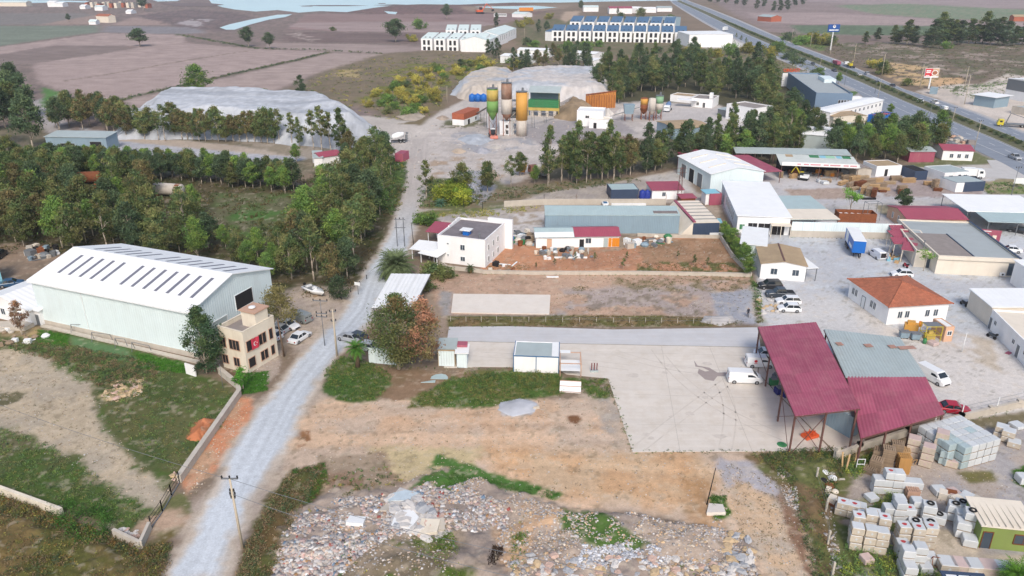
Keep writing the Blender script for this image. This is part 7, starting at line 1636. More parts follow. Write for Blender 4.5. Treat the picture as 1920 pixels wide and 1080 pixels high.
# rusty tanks in the grove, blue tanks
def htank(label,px,L,r,m,ang,m2=None):
 o=E('storage_tank',label,'tank',P(*px),ang);q=MB();n=14;vs=[];pf=[(-L/2,.2),(-L/2+.3,r*.8),(-L/2+.6,r),(L/2-.6,r),(L/2-.3,r*.8),(L/2,.2)]
 for x,rr in pf:
  for k in range(n):a=2*math.pi*k/n;vs.append((x,rr*math.cos(a),r+.4+rr*math.sin(a)))
 q.add(vs,[(i*n+(k+1)%n,i*n+k,(i+1)*n+k,(i+1)*n+(k+1)%n)for i in range(len(pf)-1)for k in range(n)]+[tuple(range(n)),tuple((len(pf)-1)*n+k for k in range(n))[::-1]]);q.build('tank_shell',m,o,True)
 for x in(-L/3,L/3):q=MB();q.box(x-.2,-r*.8,0,x+.2,r*.8,.8);q.build('cradle',m_rust,o)
 if m2:q=MB();q.tube((L/2-2,0,r+.4),(L/2-.65,0,r+.4),r+.02,n=14);q.build('rusty_end',m2,o)
 return o
htank('white horizontal tank with rusty end lying behind the grove',(318,368),9,1.6,m_sw,R(-12),m_rust)
htank('rusty orange tank half hidden in the grove',(165,345),8,1.6,m_rust,R(12));htank('second rusty tank lower in the grove',(197,362),5,1.4,m_rust,R(30))
for k,(x,lb)in enumerate(((1204,'dark blue plastic water tank nearer the site container'),(1213,'dark blue plastic water tank nearer the maroon roofed cabin'))):
 o=E('water_tank',lb,'tank',P(x,372));q=MB();q.lathe([(.85,0),(.9,.5),(.86,.6),(.9,1.1),(.86,1.2),(.9,1.8),(.7,2.1),(.3,2.2),(.3,2.4)],14);q.build('tank_body',mat('tank_blue',(44,62,150),.4,.05,1),o,True)
o=E('water_tank','bright blue plastic barrel beside the white shed clutter','tank',P(958,452));q=MB();q.lathe([(.7,0),(.75,1.1),(.4,1.3)],12);q.build('tank_body',m_bluepaint,o,True)
# ================================================================ POLES
def pole(label,px,h,lean=(0,0),arms=((0,1.0),),m=None,name='power_pole',cat='pole',r=.17,arma=0.0,ins=True,group=None):
 o=E(name,label,cat,P(*px),arma,group);m=m or m_concw;q=MB();q.tube((0,0,-.2),(lean[0],lean[1],h),r,r*.6,8);q.build('mast',m,o,True)
 for z,w in arms:
  zz=h-z;fx=lean[0]*zz/h;fy=lean[1]*zz/h;q=MB();q.box(fx-w,fy-.07,zz-.07,fx+w,fy+.07,zz+.05);q.build('crossarm',m_steelg,o)
  if ins:
   for x in((-w+.06,0,w-.06)if w>.6 else(-w+.06,w-.06)):q=MB();q.lathe([(.07,zz+.05),(.11,zz+.12),(.06,zz+.2),(.11,zz+.26),(.05,zz+.36)],7,fx+x,fy);q.build('insulator',m_trim,o)
 return o
m_pole=mat('pole_concrete',(196,184,164),.9,.1,1)
pole('tallest concrete power pole at the roadside, three insulators on top',(455,1028),9.0,(-.1,0),((0,.85),(1.6,.25),(2.0,.3),(2.4,.25)),m_pole)
pole('concrete power pole by the road with wide crossarm near the parked white saloon',(632,668),8.2,(0,0),((.4,.5),(2.0,.4)),m_pole,arma=.2)
pole('slim companion pole carrying three insulators beside the roadside pole',(609,648),8.0,(0,0),((0,1.2),(2.2,.9),(2.8,.9)),m_steelg,arma=-.1,r=.08)
pole('worn wooden pole by the white cars and beige building',(533,668),6.6,(-.3,0),((.2,.3),),m_barkd)
pole('thin dark pole leaning over the dirt path by the rubble',(1325,946),5.0,(.55,.1),(),m_trim,r=.08,ins=False)
pole('thin white lamp mast by the orange tiled house',(1803,660),3.4,(.1,0),(),m_white,r=.07,ins=False)
for k,(x,y,h_,lb)in enumerate(((1484,80,11,'behind the yellow green scrub'),(1519,90,11,'left of the blue pole sign'),(1556,104,12,'at the foot of the blue pole sign'),(1600,118,12,'behind the yellow machine carrier'),(1653,142,12,'at the edge of the sandy patches'),(1724,166,12,'just left of the billboard'),(1808,196,13,'beside the grey kiosk, nearer the highway'),(1808,166,11,'behind the scrub by the right hand plot'))):
 pole('highway power pole '+lb,(x,y),h_,(0,0),((0,1.3),(2.2,1.3)),m_pole,arma=.25)
for k,(x,y,h_,lb)in enumerate(((1640,175,8,'by the red figures at the showroom'),(1536,133,8,'opposite the dark pickup'),(1583,160,9,'at the showroom forecourt'),(1645,188,10,'at the highway turning'),(1738,240,10,'over the rubbish strip'),(1826,282,10,'by the silver pickup'),(1893,376,9,'on the weedy corner of the timber yard'),(1785,230,6,'between the belt of trees and the rubbish strip'),(790,166,8.5,'in the scrub field'),(838,194,8,'pale, beside the quarry track'),(82,232,7,'leaning in the left clump'),(983,78,12,'between the two groups of town houses'))):
 pole('slim pole '+lb,(x,y),h_,(.2,0),((.2,.7),),m_pole if k%2 else m_steelg,r=.11)
pole('dark roadside pole left of the white house',(776,462),5.5,(-.3,0),(),m_trim,r=.08,ins=False);pole('lamp mast on the left plot edge',(418,728),4,(.1,0),(),m_steelg,r=.05,ins=False)
# H frame transformer pole
o=E('transformer_frame','H shaped twin pole frame carrying a transformer in the middle of the road bend','pole',P(752,462))
for x in(-.8,.8):q=MB();q.tube((x,0,0),(x,0,6.4),.13,.1,6);q.build('mast',m_steelg,o)
for z in(6.2,4.3):q=MB();q.box(-1.2,-.07,z,1.2,.07,z+.14);q.build('crossarm',m_steelg,o)
for x in(-.8,0,.8):q=MB();q.lathe([(.08,6.35),(.12,6.5),(.06,6.7)],7,x,0);q.build('insulator',m_trim,o)
# lattice pylon
o=E('lattice_pylon','rusty lattice pylon rising beside the factory hall','pylon',P(1273,378));h=9.2
def lat(z):return .62-.042*z
for sx in(-1,1):
 for sy in(-1,1):q=MB();q.tube((sx*lat(0),sy*lat(0),0),(sx*lat(h),sy*lat(h),h),.05,n=4);q.build('corner_leg',m_steel,o)
q=MB()
for k in range(9):
 z0,z1=k*h/9,(k+1)*h/9;a,c=lat(z0),lat(z1)
 for s in(-1,1):q.tube((-a,s*a,z0),(c,s*c,z1),.03,n=3).tube((s*a,-a,z0),(s*c,c,z1),.03,n=3)
q.build('lattice_bracing',m_steel,o)
for z in(h-.2,h-1.3):q=MB();q.tube((-1.3,0,z),(1.3,0,z),.06,n=4);q.build('crossarm',m_steel,o)
for k in range(2):
 pass
def cable(name,label,a,za,b_,zb,sag=1.0,r=.03,n=10):
 p=P(*a);q_=P(*b_);p.z=za;q_.z=zb;q=MB();pr=None
 for i in range(n+1):
  t=i/n;c=p.lerp(q_,t);c.z-=sag*4*t*(1-t)
  if pr:q.tube(pr,c,r,n=3)
  pr=c
 return tag(q.build(name,m_steelg),label,'cable')
cable('power_cable','upper power cable sagging across the rubble from the tallest roadside pole',(455,1028),8.9,(1300,1250),9,1.2)
cable('power_cable','lower power cable sagging across the rubble from the tallest roadside pole',(458,1028),6.9,(1280,1260),7,1.4)
cable('power_cable','power cable crossing the left grass plot towards the frame edge',(452,1028),8.9,(-300,720),9,1.5)
# signs
o=E('pole_sign','tall blue sign box with round white emblem on a white mast beside the highway','sign',P(1557,94),R(8))
q=MB();q.tube((0,0,0),(0,0,13),.55,.45,8);q.build('mast',m_white,o);q=MB();q.box(-4.4,-.6,13,4.4,.6,18.2);q.build('sign_box',mat('sign_blue',(32,84,160),.4,.04,.5),o)
q=MB();q.box(-3.8,-.66,13.9,.6,-.61,14.7).box(.9,-.66,13.9,3.6,-.61,14.7);q.build('white_line_of_print',m_white,o)
q=MB();q.add([(1.15*math.cos(t),-.66,16.8+1.15*math.sin(t))for t in[k*math.pi/8 for k in range(16)]],[tuple(range(16))]);q.build('round_emblem',m_white,o)
q=MB();q.add([(.1+.5*math.cos(t),-.7,17.1+.5*math.sin(t))for t in[k*math.pi/6 for k in range(12)]],[tuple(range(12))]);q.build('emblem_core',mat('emblem_dark',(90,44,70),.6,0,1),o)
o=E('billboard','red and white billboard with a food plate picture on a single mast','billboard',P(1741,166),R(6));s_=1/(FOC/(P(1741,166).y*CT+CAM_H*ST));W_=28*s_;H2=17*s_;zb=20*s_
q=MB();q.tube((0,0,0),(0,0,zb+1),.4,.35,8);q.build('mast',m_white,o);q=MB();q.box(-W_/2,-.25,zb,W_/2,.25,zb+H2);q.build('frame',m_white,o)
q=MB();q.box(-W_/2+.1,-.3,zb+.7,W_*.02,-.255,zb+H2-.15);q.build('red_print',MATS['red_print'],o);q=MB();q.box(W_*.02,-.3,zb+.7,W_/2-.1,-.255,zb+H2-.15);q.build('food_print',mat('food_print',(206,176,148),.8,.25,2),o)
for(x0,x1,z0,z1)in((-.42,-.1,.66,.8),(-.42,-.12,.5,.6),(-.42,-.15,.2,.27)):q=MB();q.box(W_*x0,-.32,zb+H2*z0,W_*x1,-.301,zb+H2*z1);q.build('white_print',m_white,o)
q=MB();n=20;oc=[(W_*.2+1.5*1.15*math.cos(t),-.31,zb+H2*.5+1.15*1.15*math.sin(t))for t in[k*2*math.pi/n for k in range(n)]];q.add(oc,[tuple(range(n))]);q.build('plate_print',m_white,o)
q=MB();oc=[(W_*.2+1.35*math.cos(t),-.33,zb+H2*.5+1.0*math.sin(t))for t in[k*2*math.pi/n for k in range(n)]];q.add(oc,[tuple(range(n))]);q.build('dish_print',mat('dish_brown',(170,110,80),.8,.3,3),o)
o=E('small_sign','blank white panel sign on the weedy corner of the timber yard','sign',P(1909,352),R(-10))
for x in(-1.3,1.3):q=MB();q.box(x-.05,-.05,0,x+.05,.05,2.8);q.build('post',m_steelg,o)
q=MB();q.box(-1.5,-.08,1.2,1.5,-.052,2.8);q.build('panel',m_white,o)
o=E('direction_sign','small white sign box hanging over the roadside fence rail','sign',P(672,552),R(-20))
q=MB();q.box(-.04,-.04,0,.04,.04,2.4);q.build('post',m_steelg,o);q=MB();q.box(-.6,-.12,1.9,.6,-.042,2.5);q.build('panel',m_white,o)
# ================================================================ WALLS AND FENCES
def lowwall(label,pts,h,w,m,name='low_wall',cat='wall',posts=None,coping=None):
 W=[P(*p)for p in pts];o=E(name,label,cat,W[0].copy())
 for i in range(len(W)-1):
  a=W[i]-W[0];b_=W[i+1]-W[0];d=b_-a;L=d.length;ang=math.atan2(d.y,d.x);q=MB();q.cbox((a.x+b_.x)/2,(a.y+b_.y)/2,h/2,L+(.0 if i else 0),w*(1-.01*i),h+.003*i,ang);q.build('wall_length',m,o)
  if coping:q=MB();q.cbox((a.x+b_.x)/2,(a.y+b_.y)/2,h+.05+.003*i,L,w+.12,.09,ang);q.build('coping',coping,o)
  if posts:
   n=max(1,int(L/posts[0]))
   for k in range(n+1):c=a.lerp(b_,k/n);q=MB();q.box(c.x-posts[2],c.y-posts[2],h*.9,c.x+posts[2],c.y+posts[2],h+posts[1]);q.build('post',posts[3],o)
 return o
lowwall('pale plastered retaining wall along the left plot beside the orange earth',[(412,700),(445,727),(450,742),(337,905)],1.0,.5,m_concw,coping=m_concw)
lowwall('cracked white wall stub closest to the bottom of the left plot',[(215,1005),(265,1029),(282,992)],1.0,.35,m_concw)
lowwall('ochre stained wall crossing the lower left corner',[(-60,905),(0,925),(118,968)],1.1,.4,m_beige)
lowwall('rusty mesh gate fence between the two left wall ends',[(284,990),(305,960),(322,930),(337,905)],.12,.1,m_steelg,'mesh_fence','fence',posts=(2.0,1.5,.05,m_trim))
o=[x for x in bpy.data.objects if x.name.startswith('mesh_fence')][0]
W=[P(284,990),P(305,960),P(322,930),P(337,905)]
for z in(.5,1.0,1.5):
 q=MB()
 for a,b_ in zip(W,W[1:]):q.tube(a-W[0]+Vector((0,0,z)),b_-W[0]+Vector((0,0,z)),.035,n=3)
 q.build('rail',m_trim,o)
lowwall('grey block wall with buttresses between the canopies and the block yard',[(1568,862),(1610,846),(1700,817),(1800,790),(1960,752)],1.0,.3,m_concw,'block_wall',coping=m_concw,posts=(5.2,.35,.3,m_concw))
lowwall('long pale garden wall between the orange lot and the gravel lot',[(905,513),(1000,515),(1200,515),(1406,519)],.7,.2,m_concw,coping=m_concw)
lowwall('brown wall along the hedge on the right side of the orange lot',[(1348,444),(1372,482),(1408,520)],1.0,.25,m_concw)
lowwall('white wall with brown posts behind the long shed',[(945,388),(1020,384),(1140,384),(1248,384)],1.6,.2,m_concw,'yard_wall',posts=(6.5,1.2,.05,m_steel))
lowwall('thin wall behind the long shed right end and navy shed',[(1195,443),(1262,446),(1350,447)],.8,.2,m_concw)
lowwall('curved garden wall at the foot of the white house',[(822,494),(840,505),(905,512)],.8,.25,m_concw)
lowwall('white panel standing at the end of the left plot wall',[(350,700),(368,706)],1.8,.2,m_wall)
lowwall('concrete gate pillar at the open end of the block yard wall',[(1564,862),(1570,860)],1.8,.5,m_concw)
lowwall('concrete footing strip along the long warehouse',[(80,612),(372,680)],.25,.8,m_concw,'footing')
def fence(label,pts,h,step,m,rails=(),name='post_fence',r=.06):
 W=[P(*p)for p in pts];o=E(name,label,'fence',W[0].copy())
 for a,b_ in zip(W,W[1:]):
  n=max(1,int((b_-a).length/step))
  for k in range(n):c=a.lerp(b_,k/n)-W[0];q=MB();q.box(c.x-r,c.y-r,0,c.x+r,c.y+r,h);q.build('post',m,o)
  for z in rails:q=MB();q.tube(a-W[0]+Vector((0,0,z)),b_-W[0]+Vector((0,0,z)),.02,n=3);q.build('wire',m_steelg,o)
fence('line of short white fence posts between the lane and the weedy strip',[(845,603),(960,603),(1150,605),(1300,606),(1400,608)],1.0,2.6,m_concw,(.5,.95),r=.04)
fence('leaning concrete fence posts along the weedy edge of the block yard',[(1530,900),(1548,960),(1552,1020),(1560,1080),(1600,1100)],1.8,3.6,m_concw,(.8,1.5),r=.1)
fence('tall white fence posts along the block yard wall',[(1612,843),(1700,815),(1800,788),(1930,758)],2.4,4.5,m_white,(1.6,2.2))
fence('dark posts along the gravel track above the road junction',[(870,390),(905,392),(950,388)],2.0,4,m_trim,(1.8,))
fence('slim brown posts along the road by the quarry entrance',[(805,388),(900,378),(1000,362)],1.6,5,m_steel,(1.4,))
fence('dark metal guard rail posts along the dirt road at the grove tip',[(640,562),(675,535),(700,512)],.9,2.5,m_trim,(.85,.5))
# bent goal-like frames by the warehouse
for k,(x,y)in enumerate(((146,625),(192,640),(228,652),(266,660))):
 o=E('bent_frame',['first','second','third','fourth'][k]+' bent metal tube frame from the left along the long warehouse wall','frame',P(x,y),.3-k*.1);q=MB();w_=1.6 if k%2 else 1.0
 q.tube((-w_,0,0),(-w_+.2,.2,1.7),.05,n=4).tube((-w_+.2,.2,1.7),(w_-.3,.1,1.5-.4*(k%2)),.05,n=4).tube((w_-.3,.1,1.5-.4*(k%2)),(w_,0,0),.05,n=4).tube((-w_+.2,.2,1.7),(-w_+.1,1.0,0),.05,n=4);q.build('tube',m_steelg,o)
# ================================================================ BLOCK YARD LOADS
m_wrap=mat('white_wrap',(208,212,214),.45,.07,1.5,bump=.03,dirt=.2,dirtcol=(190,186,178),rand=.07,spec=.5)
m_teal=mat('teal_wrap',(176,194,198),.5,.08,1.5,bump=.03,dirt=.25,rand=.08)
m_pinkw=mat('pink_wrap',(206,184,178),.6,.1,1.5,bump=.03,dirt=.3,dirtcol=(150,140,138),rand=.08)
m_blk1=mat('block_side',(204,192,174),.9,.14,2.5,dirt=.3,rand=.1)
LOADS={}
def load_meshes(kind):
 if kind in LOADS:return LOADS[kind]
 r=random.Random(hash(kind)%999 if False else len(LOADS));q=MB();s=.54;z0,z1=.14,.98;n=3
 ring=[(-s,-s),(0,-s-.02),(s,-s),(s+.02,0),(s,s),(0,s+.02),(-s,s),(-s-.02,0)]
 vs=[(x,y,z0)for x,y in ring]+[(x*1.02,y*1.02,(z0+z1)/2)for x,y in ring]+[(x,y,z1-.05-(.03 if i%2==0 else 0))for i,(x,y)in enumerate(ring)]+[(x*.93,y*.93,z1)for x,y in ring]
 fs=[(l*8+i,l*8+(i+1)%8,(l+1)*8+(i+1)%8,(l+1)*8+i)for l in range(3)for i in range(8)]+[tuple(range(8))[::-1],tuple(range(24,32))];q.add(vs,fs)
 m={'w':m_wrap,'t':m_teal,'p':m_pinkw}[kind[0]];body=q.mesh('block_load',m)
 side=MB()
 for k in range(4):
  z=z0+.02+k*.2
  side.box(-s-.026,-s-.026,z,s+.026,s+.026,z+.17)
 sidem=side.mesh('block_course',m_blk1 if kind[0]!='t' else m_teal)
 pal=MB()
 for y in(-.45,0,.45):pal.box(-.5,y-.05,0,.5,y+.05,.1)
 for x in(-.42,-.14,.14,.42):pal.box(x-.09,-.5,.1,x+.09,.5,.138)
 palm_=pal.mesh('pallet',m_wood2)
 lab=MB();lab.add([(.24*math.cos(t)*(1+.2*math.sin(3*t)),.2*math.sin(t),z1+.006)for t in[k*math.pi/6 for k in range(12)]],[tuple(range(12))]);labm=lab.mesh('red_print',mat('faded_red_print2',(186,70,72),.8,.2,4))
 LOADS[kind]=(body,sidem,palm_,labm);return LOADS[kind]
ORD=['ground level','second level','third level','fourth level']
nl=0
def load(kind,x,y,z,ang,label,red=False,side=False,sc=(1,1,1),group=None):
 global nl
 b_,s_,p_,l_=load_meshes(kind);o=E('block_pallet',label,'block pallet',(x,y,z),ang,group);o.scale=sc
 link('block_load',b_,o)
 if side:link('block_course',s_,o)
 link('pallet',p_,o)
 if red:link('red_print',l_,o)
 nl+=1;return o
def stack(kind,px,levels,ang,where,red=False,side=False,sz=1.08,hs=1.05,z=0):
 p=P(*px);r=random.Random(int(px[0]*7+px[1]))
 for k in range(levels):
  top=k==levels-1;nm='topmost' if top and levels>1 else('lowest' if k==0 and levels>1 else 'middle' if levels>1 else 'single')
  load(kind,p.x+r.uniform(-.05,.05),p.y+r.uniform(-.05,.05),z+k*1.0*hs,ang+r.uniform(-.05,.05),'%s %s pallet, %s'%(nm,{'w':'white wrapped','t':'teal wrapped','p':'pinkish wrapped'}[kind[0]],where),red and top,side,(sz,sz,hs))
def L2(pos,i):return pos[i]
A1=R(-8)
for i,(x,lv)in enumerate(((1643,2),(1661,3),(1677,3),(1695,2),(1713,2))):stack('w',(x,922+i*1.5),lv,A1,['closest to the weedy edge','second from the weedy edge','in the centre','fourth from the weedy edge','nearest the slatted crate'][i]+' in the rear row before the pallets',red=i==1)
for i,(x,y,lv,rd)in enumerate(((1576,962,2,1),(1597,968,2,1),(1612,958,1,0))):stack('w',(x,y),lv,R(-25),['leftmost by the fence posts','beside the leftmost fence stack','tucked behind the fence stacks'][i],red=bool(rd),side=True,hs=.9)
for i,(x,y,lv,rd)in enumerate(((1600,1026,3,0),(1625,1030,3,0),(1647,1034,3,0),(1603,1004,3,1),(1627,1000,3,0),(1650,1008,3,1),(1615,988,2,0),(1636,985,2,1))):stack('w',(x,y),lv,R(-12),['at the near left corner','at the near middle','at the near right corner','second row left','second row middle','second row right','rear row left','rear row right'][i]+' of the three wide block',red=bool(rd),side=True,hs=.98)
for i,(x,y,lv,rd)in enumerate(((1662,972,2,0),(1680,975,3,0),(1700,975,2,1),(1682,955,2,0),(1716,960,2,0))):stack('w',(x,y),lv,R(-5),['leaning by the grass gap','tallest right of the grass gap','with wide white sheet in the middle of the yard','behind the tallest one','beside the tyre capped ones'][i],red=bool(rd),hs=.9)
for i,(x,y,lv,rd)in enumerate(((1686,1022,3,1),(1712,1026,3,1),(1736,1024,3,1),(1688,1042,2,1))):stack('w',(x,y),lv,R(-6),['left of the red marked trio','in the centre of the red marked trio','right of the red marked trio','in front of the red marked trio'][i],red=bool(rd),side=i!=3,hs=.95)
for i,(x,y,lv)in enumerate(((1694,1068,3),(1716,1062,3),(1700,1085,2),(1740,1052,1),(1733,1072,1))):stack('w',(x,y),lv,R(-8),['by the yellow weeds','with the clean white lid','half behind the front weeds','alone with a white top on the concrete','low behind the weeds'][i],hs=.95)
# bulk bags with tyres
def tyre(label,x,y,z,flat=True):
 o=tag(torus_mesh(),label,'tyre');o.location=(x,y,z);
 if not flat:o.rotation_euler=(R(80),0,R(20))
 return o
_tm=None
def torus_mesh():
 global _tm
 if _tm is None:
  q=MB();n,m_=16,7;vs=[]
  for i in range(n):
   a=2*math.pi*i/n
   for j in range(m_):b_=2*math.pi*j/m_;vs.append(((.3+.11*math.cos(b_))*math.cos(a),(.3+.11*math.cos(b_))*math.sin(a),.1+.1*math.sin(b_)))
  q.add(vs,[(i*m_+j,((i+1)%n)*m_+j,((i+1)%n)*m_+(j+1)%m_,i*m_+(j+1)%m_)for i in range(n)for j in range(m_)]);_tm=q.mesh('tyre',m_tyre,True)
 return link('tyre',_tm)
for i,(x,y,lv,ty,ang)in enumerate(((1738,972,2,1,-20),(1714,990,1,1,-18),(1742,992,1,1,-10),(1758,978,1,1,-30),(1785,972,2,1,-25),(1798,968,2,1,-25),(1812,1000,3,1,-25),(1800,985,2,0,-25),(1816,1020,1,0,-20),(1800,1003,2,0,-20))):
 w_=['behind the lone tyre','nearest the red marked loads','beside the leaning tyre','at the rear by the concrete pad','tall one before the rubbish','half hidden by its tall neighbour','tallest against the green cabin','between the tall ones','open one full of rubble by the cabin wall','under the tallest one']
 stack('w',(x,y),lv,R(ang),w_[i]+' of the tyre weighted group',sz=1.25,hs=1.02)
 if ty:p=P(x,y);tyre('black tyre lying on the white load '+w_[i],p.x,p.y,lv*1.02+.0)
p=P(1740,1008);tyre('black tyre leaning upright against the tyre weighted loads',p.x,p.y,.42,False)
# bottom row
for i,x in enumerate((1772,1796,1822,1850,1878,1905,1930)):stack('p' if i%2 else 'w',(x,1066+i*2.5),1,R(-6),['first from the red trestle','second from the red trestle','third, with grey bricks on top','fourth in the middle','fifth with striped wrap','sixth by the green palm','last at the frame edge'][i]+' along the bottom row',side=True,sz=1.5,hs=1.15)
# large rear block of stacks, 5 x 4 x 3 and a taller teal corner
o0=P(1812,872);ux=(P(1862,858)-o0).normalized();uy=Vector((-ux.y,ux.x,0));a_=math.atan2(ux.y,ux.x)
CN=['front','second','third','fourth','rear'];CC=['first','second','third','fourth','fifth','sixth']
for j in range(5):
 for i in range(-3,3):
  if j==0 and i<-2:continue
  p=o0+ux*(i*1.19+1.2)+uy*(j*1.19);kd='t' if(i<=-2 and j<3)or(i==1 and j==2)else 'w';lv=3
  for k in range(lv):
   load(kd,p.x,p.y,k*1.08,a_+random.uniform(-.04,.04),'%s %s block load, %s row, %s column of the big rear block'%(('top','teal')if False else(('lowest','middle','topmost')[k],'teal' if kd=='t' else 'white'),'','')if False else '%s %s load in the %s row and %s column of the big rear block stack'%(('lowest','middle','topmost')[k],'teal' if kd=='t' else 'white',CN[j],CC[i+3]),sc=(1.0,1.0,1.08),side=kd=='t')
for i,(x,y,lv,kd)in enumerate(((1708,856,3,'p'),(1734,872,3,'p'),(1756,858,4,'p'),(1770,868,2,'t'),(1782,872,1,'p'))):stack(kd,(x,y),lv,R(-30),['greyish, closest to the empty wooden pallets','wrapped in pink foil at the path','tall pink one against the teal loads','low teal one at the path','single broken one in front'][i]+' left of the big rear block',side=True,sz=1.25,hs=.98)
for i,(x,y,lv)in enumerate(((1874,818,2),(1888,826,2),(1900,836,1))):stack('w',(x,y),lv,R(-35),['rear','middle','front'][i]+' of the three loose stacks beside the wall corner',side=True,sz=1.3,hs=.85)
stack('w',(1918,905),1,0,'alone on the grass spot at the frame edge',sz=1.3);stack('w',(1906,800),1,.3,'grey one on the grass behind the wall posts',sz=1.4,hs=.5)
stack('w',(1632,936),1,.3,'low grey heap beside the rear row',sz=1.1,hs=.6);stack('p',(1624,1052),1,.2,'small open crate in the front grass',sz=1.0,hs=.7)
for i,(x,y,lb)in enumerate(((1760,925,'crumpled pale sack heap on the path'),(1785,930,'grey tarpaulin covered load beside the sack heap'),(1812,938,'wide torn white load behind the rubbish'),(1830,950,'low torn load beside the black barrow'),(1796,940,'brown boxed load among the torn ones'))):stack('wpwpw'[i],(x,y),1,R(20*i),'made of '+lb,sz=1.3,hs=.8)
# stacked wooden pallets
def pallets(label,px,n,ang,m,sz=1.15):
 p=P(*px);o=E('pallet_stack',label,'pallet stack',p,ang)
 for k in range(n):
  q=MB();r=random.Random(k+n);dx=r.uniform(-.04,.04)
  for y in(-.5,0,.46):q.box(-.58+dx,y,0,.58+dx,y+.09,.09)
  for x in(-.56,-.34,-.12,.1,.32,.5):q.box(x+dx,-.52,.09,x+.13+dx,.56,.118)
  q.build('pallet',m,o,loc=(0,0,k*.13))
 o.scale=(sz,sz,1.05)
for x,y,n,a,m,lb in((1690,884,17,-8,mat('fresh_wood',(196,150,92),.8,.12,2),'tall stack of fresh yellow wooden pallets at the path'),(1660,874,20,-20,m_wood2,'tall grey wooden pallet stack behind the weathered pair'),(1676,862,19,-20,m_wood2,'tall grey wooden pallet stack beside the fresh one'),(1640,880,12,-35,m_wood2,'middle high weathered pallet stack'),(1630,886,5,-40,m_wood2,'low weathered pallet stack nearest the weeds'),(1645,866,14,-30,m_wood2,'weathered pallet stack behind the middle high one'),(1706,938,12,-8,m_pink,'slatted pinkish pallet crate at the end of the rear row'),(1690,862,12,-15,m_wood,'pale pallet stack by the block yard wall')):
 pallets(lb,(x,y),n,R(a),m)
for k,(x,y,a,lb)in enumerate(((1579,880,10,'pale plank leaning in the weeds'),(1586,884,-12,'second pale plank leaning in the weeds'),(1602,872,5,'upright board near the leaning pallets'),(1612,880,0,'white window frame leaning among the boards'))):
 o=E('leaning_board',lb,'board',P(x,y),R(a));q=MB()
 if k<3:q.add([(-.1,0,0),(.1,0,0),(.12+.2*k,.5,2.2),(-.08+.2*k,.5,2.2),(-.1,.06,0),(.1,.06,0),(.12+.2*k,.56,2.2),(-.08+.2*k,.56,2.2)],[(0,1,2,3),(7,6,5,4),(0,4,5,1),(1,5,6,2),(2,6,7,3),(3,7,4,0)]);q.build('plank',m_wood,o)
 else:q.box(-.5,0,0,-.42,.06,1.5).box(.42,0,0,.5,.06,1.5).box(-.42,0,1.42,.42,.06,1.5).box(-.42,0,.7,.42,.06,.78).box(-.42,0,0,.42,.06,.08);q.build('frame',m_white,o)
# empty A frames, trestle
o=E('red_trestle','small red steel trestle in front of the crates','trestle',P(1752,1062));q=MB();q.tube((-.5,-.4,0),(-.4,0,1.3),.04,n=4).tube((.9,-.4,0),(.8,0,1.0),.04,n=4).tube((-.4,0,1.3),(.8,0,1.0),.04,n=4).tube((-.5,.5,0),(-.4,0,1.3),.04,n=4).tube((.9,.5,0),(.8,0,1.0),.04,n=4).tube((-.5,-.4,.3),(.9,-.4,.3),.03,n=4);q.build('tube',m_rust,o)
for k,(x,y)in enumerate(((1705,868),(1714,868))):
 o=E('wooden_trestle',['left','right'][k]+' of two small open wooden frames behind the path','frame',P(x,y+4),R(20*k));q=MB();q.tube((-.4,0,0),(-.3,0,.8),.05,n=4).tube((-.3,0,.8),(.4,0,.7),.05,n=4).tube((.4,0,.7),(.1,0,0),.05,n=4).tube((.1,0,0),(-.4,0,0),.05,n=4);q.build('bar',m_wood,o)
# ================================================================ TIMBER YARD
def timber(label,px,n,ang,L=4.0,W=1.1,m=None,group=None):
 p=P(*px);o=E('timber_stack',label,'timber stack',p,ang);r=random.Random(int(px[0]))
 for k in range(n):
  nb=5
  q=MB()
  for i in range(nb):y=-W/2+i*W/nb;dx=r.uniform(-.15,.15);q.box(-L/2+dx,y,.1,L/2+dx,y+W/nb-.03,.26+r.uniform(-.02,.02))
  q.box(-L*.3,-W/2,0,-L*.3+.12,W/2,.098).box(L*.3,-W/2,0,L*.3+.12,W/2,.098);q.build('board_layer',m or m_wood,o,loc=(0,0,k*.27))
tw_=['grey','pale','brown','tall pale','low','dark']
ti=0
for(x,y,n,a,L)in((1588,336,5,20,4),(1602,340,6,30,4),(1616,338,5,15,4),(1580,346,4,40,4),(1596,350,5,35,4),(1612,350,6,30,4),(1628,346,6,20,4),(1642,344,6,10,4),(1622,358,7,50,4),(1636,356,6,5,3.4),(1650,352,5,10,3.4),(1638,368,8,60,3),(1628,366,8,60,3),(1618,362,7,60,3),(1602,356,3,30,3),(1656,357,3,-10,3),(1690,360,7,10,2.6),(1688,363,4,60,2.2),(1679,338,5,5,3.4),(1702,342,5,5,4),(1668,345,3,5,3),(1745,347,4,-5,4),(1752,352,9,30,2),(1758,358,3,-20,2),(1548,342,4,5,3),(1556,330,6,0,3.4),(1464,332,6,70,2.4),(1487,334,5,20,2.4),(1570,330,4,30,3),(1654,360,2,5,2)):
 near='in the main timber pile' if x<1660 and x>1575 else('beside the white hut' if 1660<=x<1710 else 'near the prefab office' if x>1710 else 'under the timber shed edge')
 row='rear' if y<345 else 'middle' if y<355 else 'front'
 timber('%s board stack, %s row %s, number of layers %d'%(tw_[ti%6],row,near,n)if False else '%s stack of boards in the %s row %s'%(tw_[ti%6],row,near),(x,y),n,R(a),L,1.2,[m_wood2,m_wood,m_tanroof,m_wood,m_wood2,m_brown][ti%6]);ti+=1
tag(sheet_:=MB().cbox(0,0,.25,3.6,.6,.5).build('pipe_bundle',m_trim,None),'black bundle lying at the front of the timber pile','bundle');sheet_.location=P(1629,374)
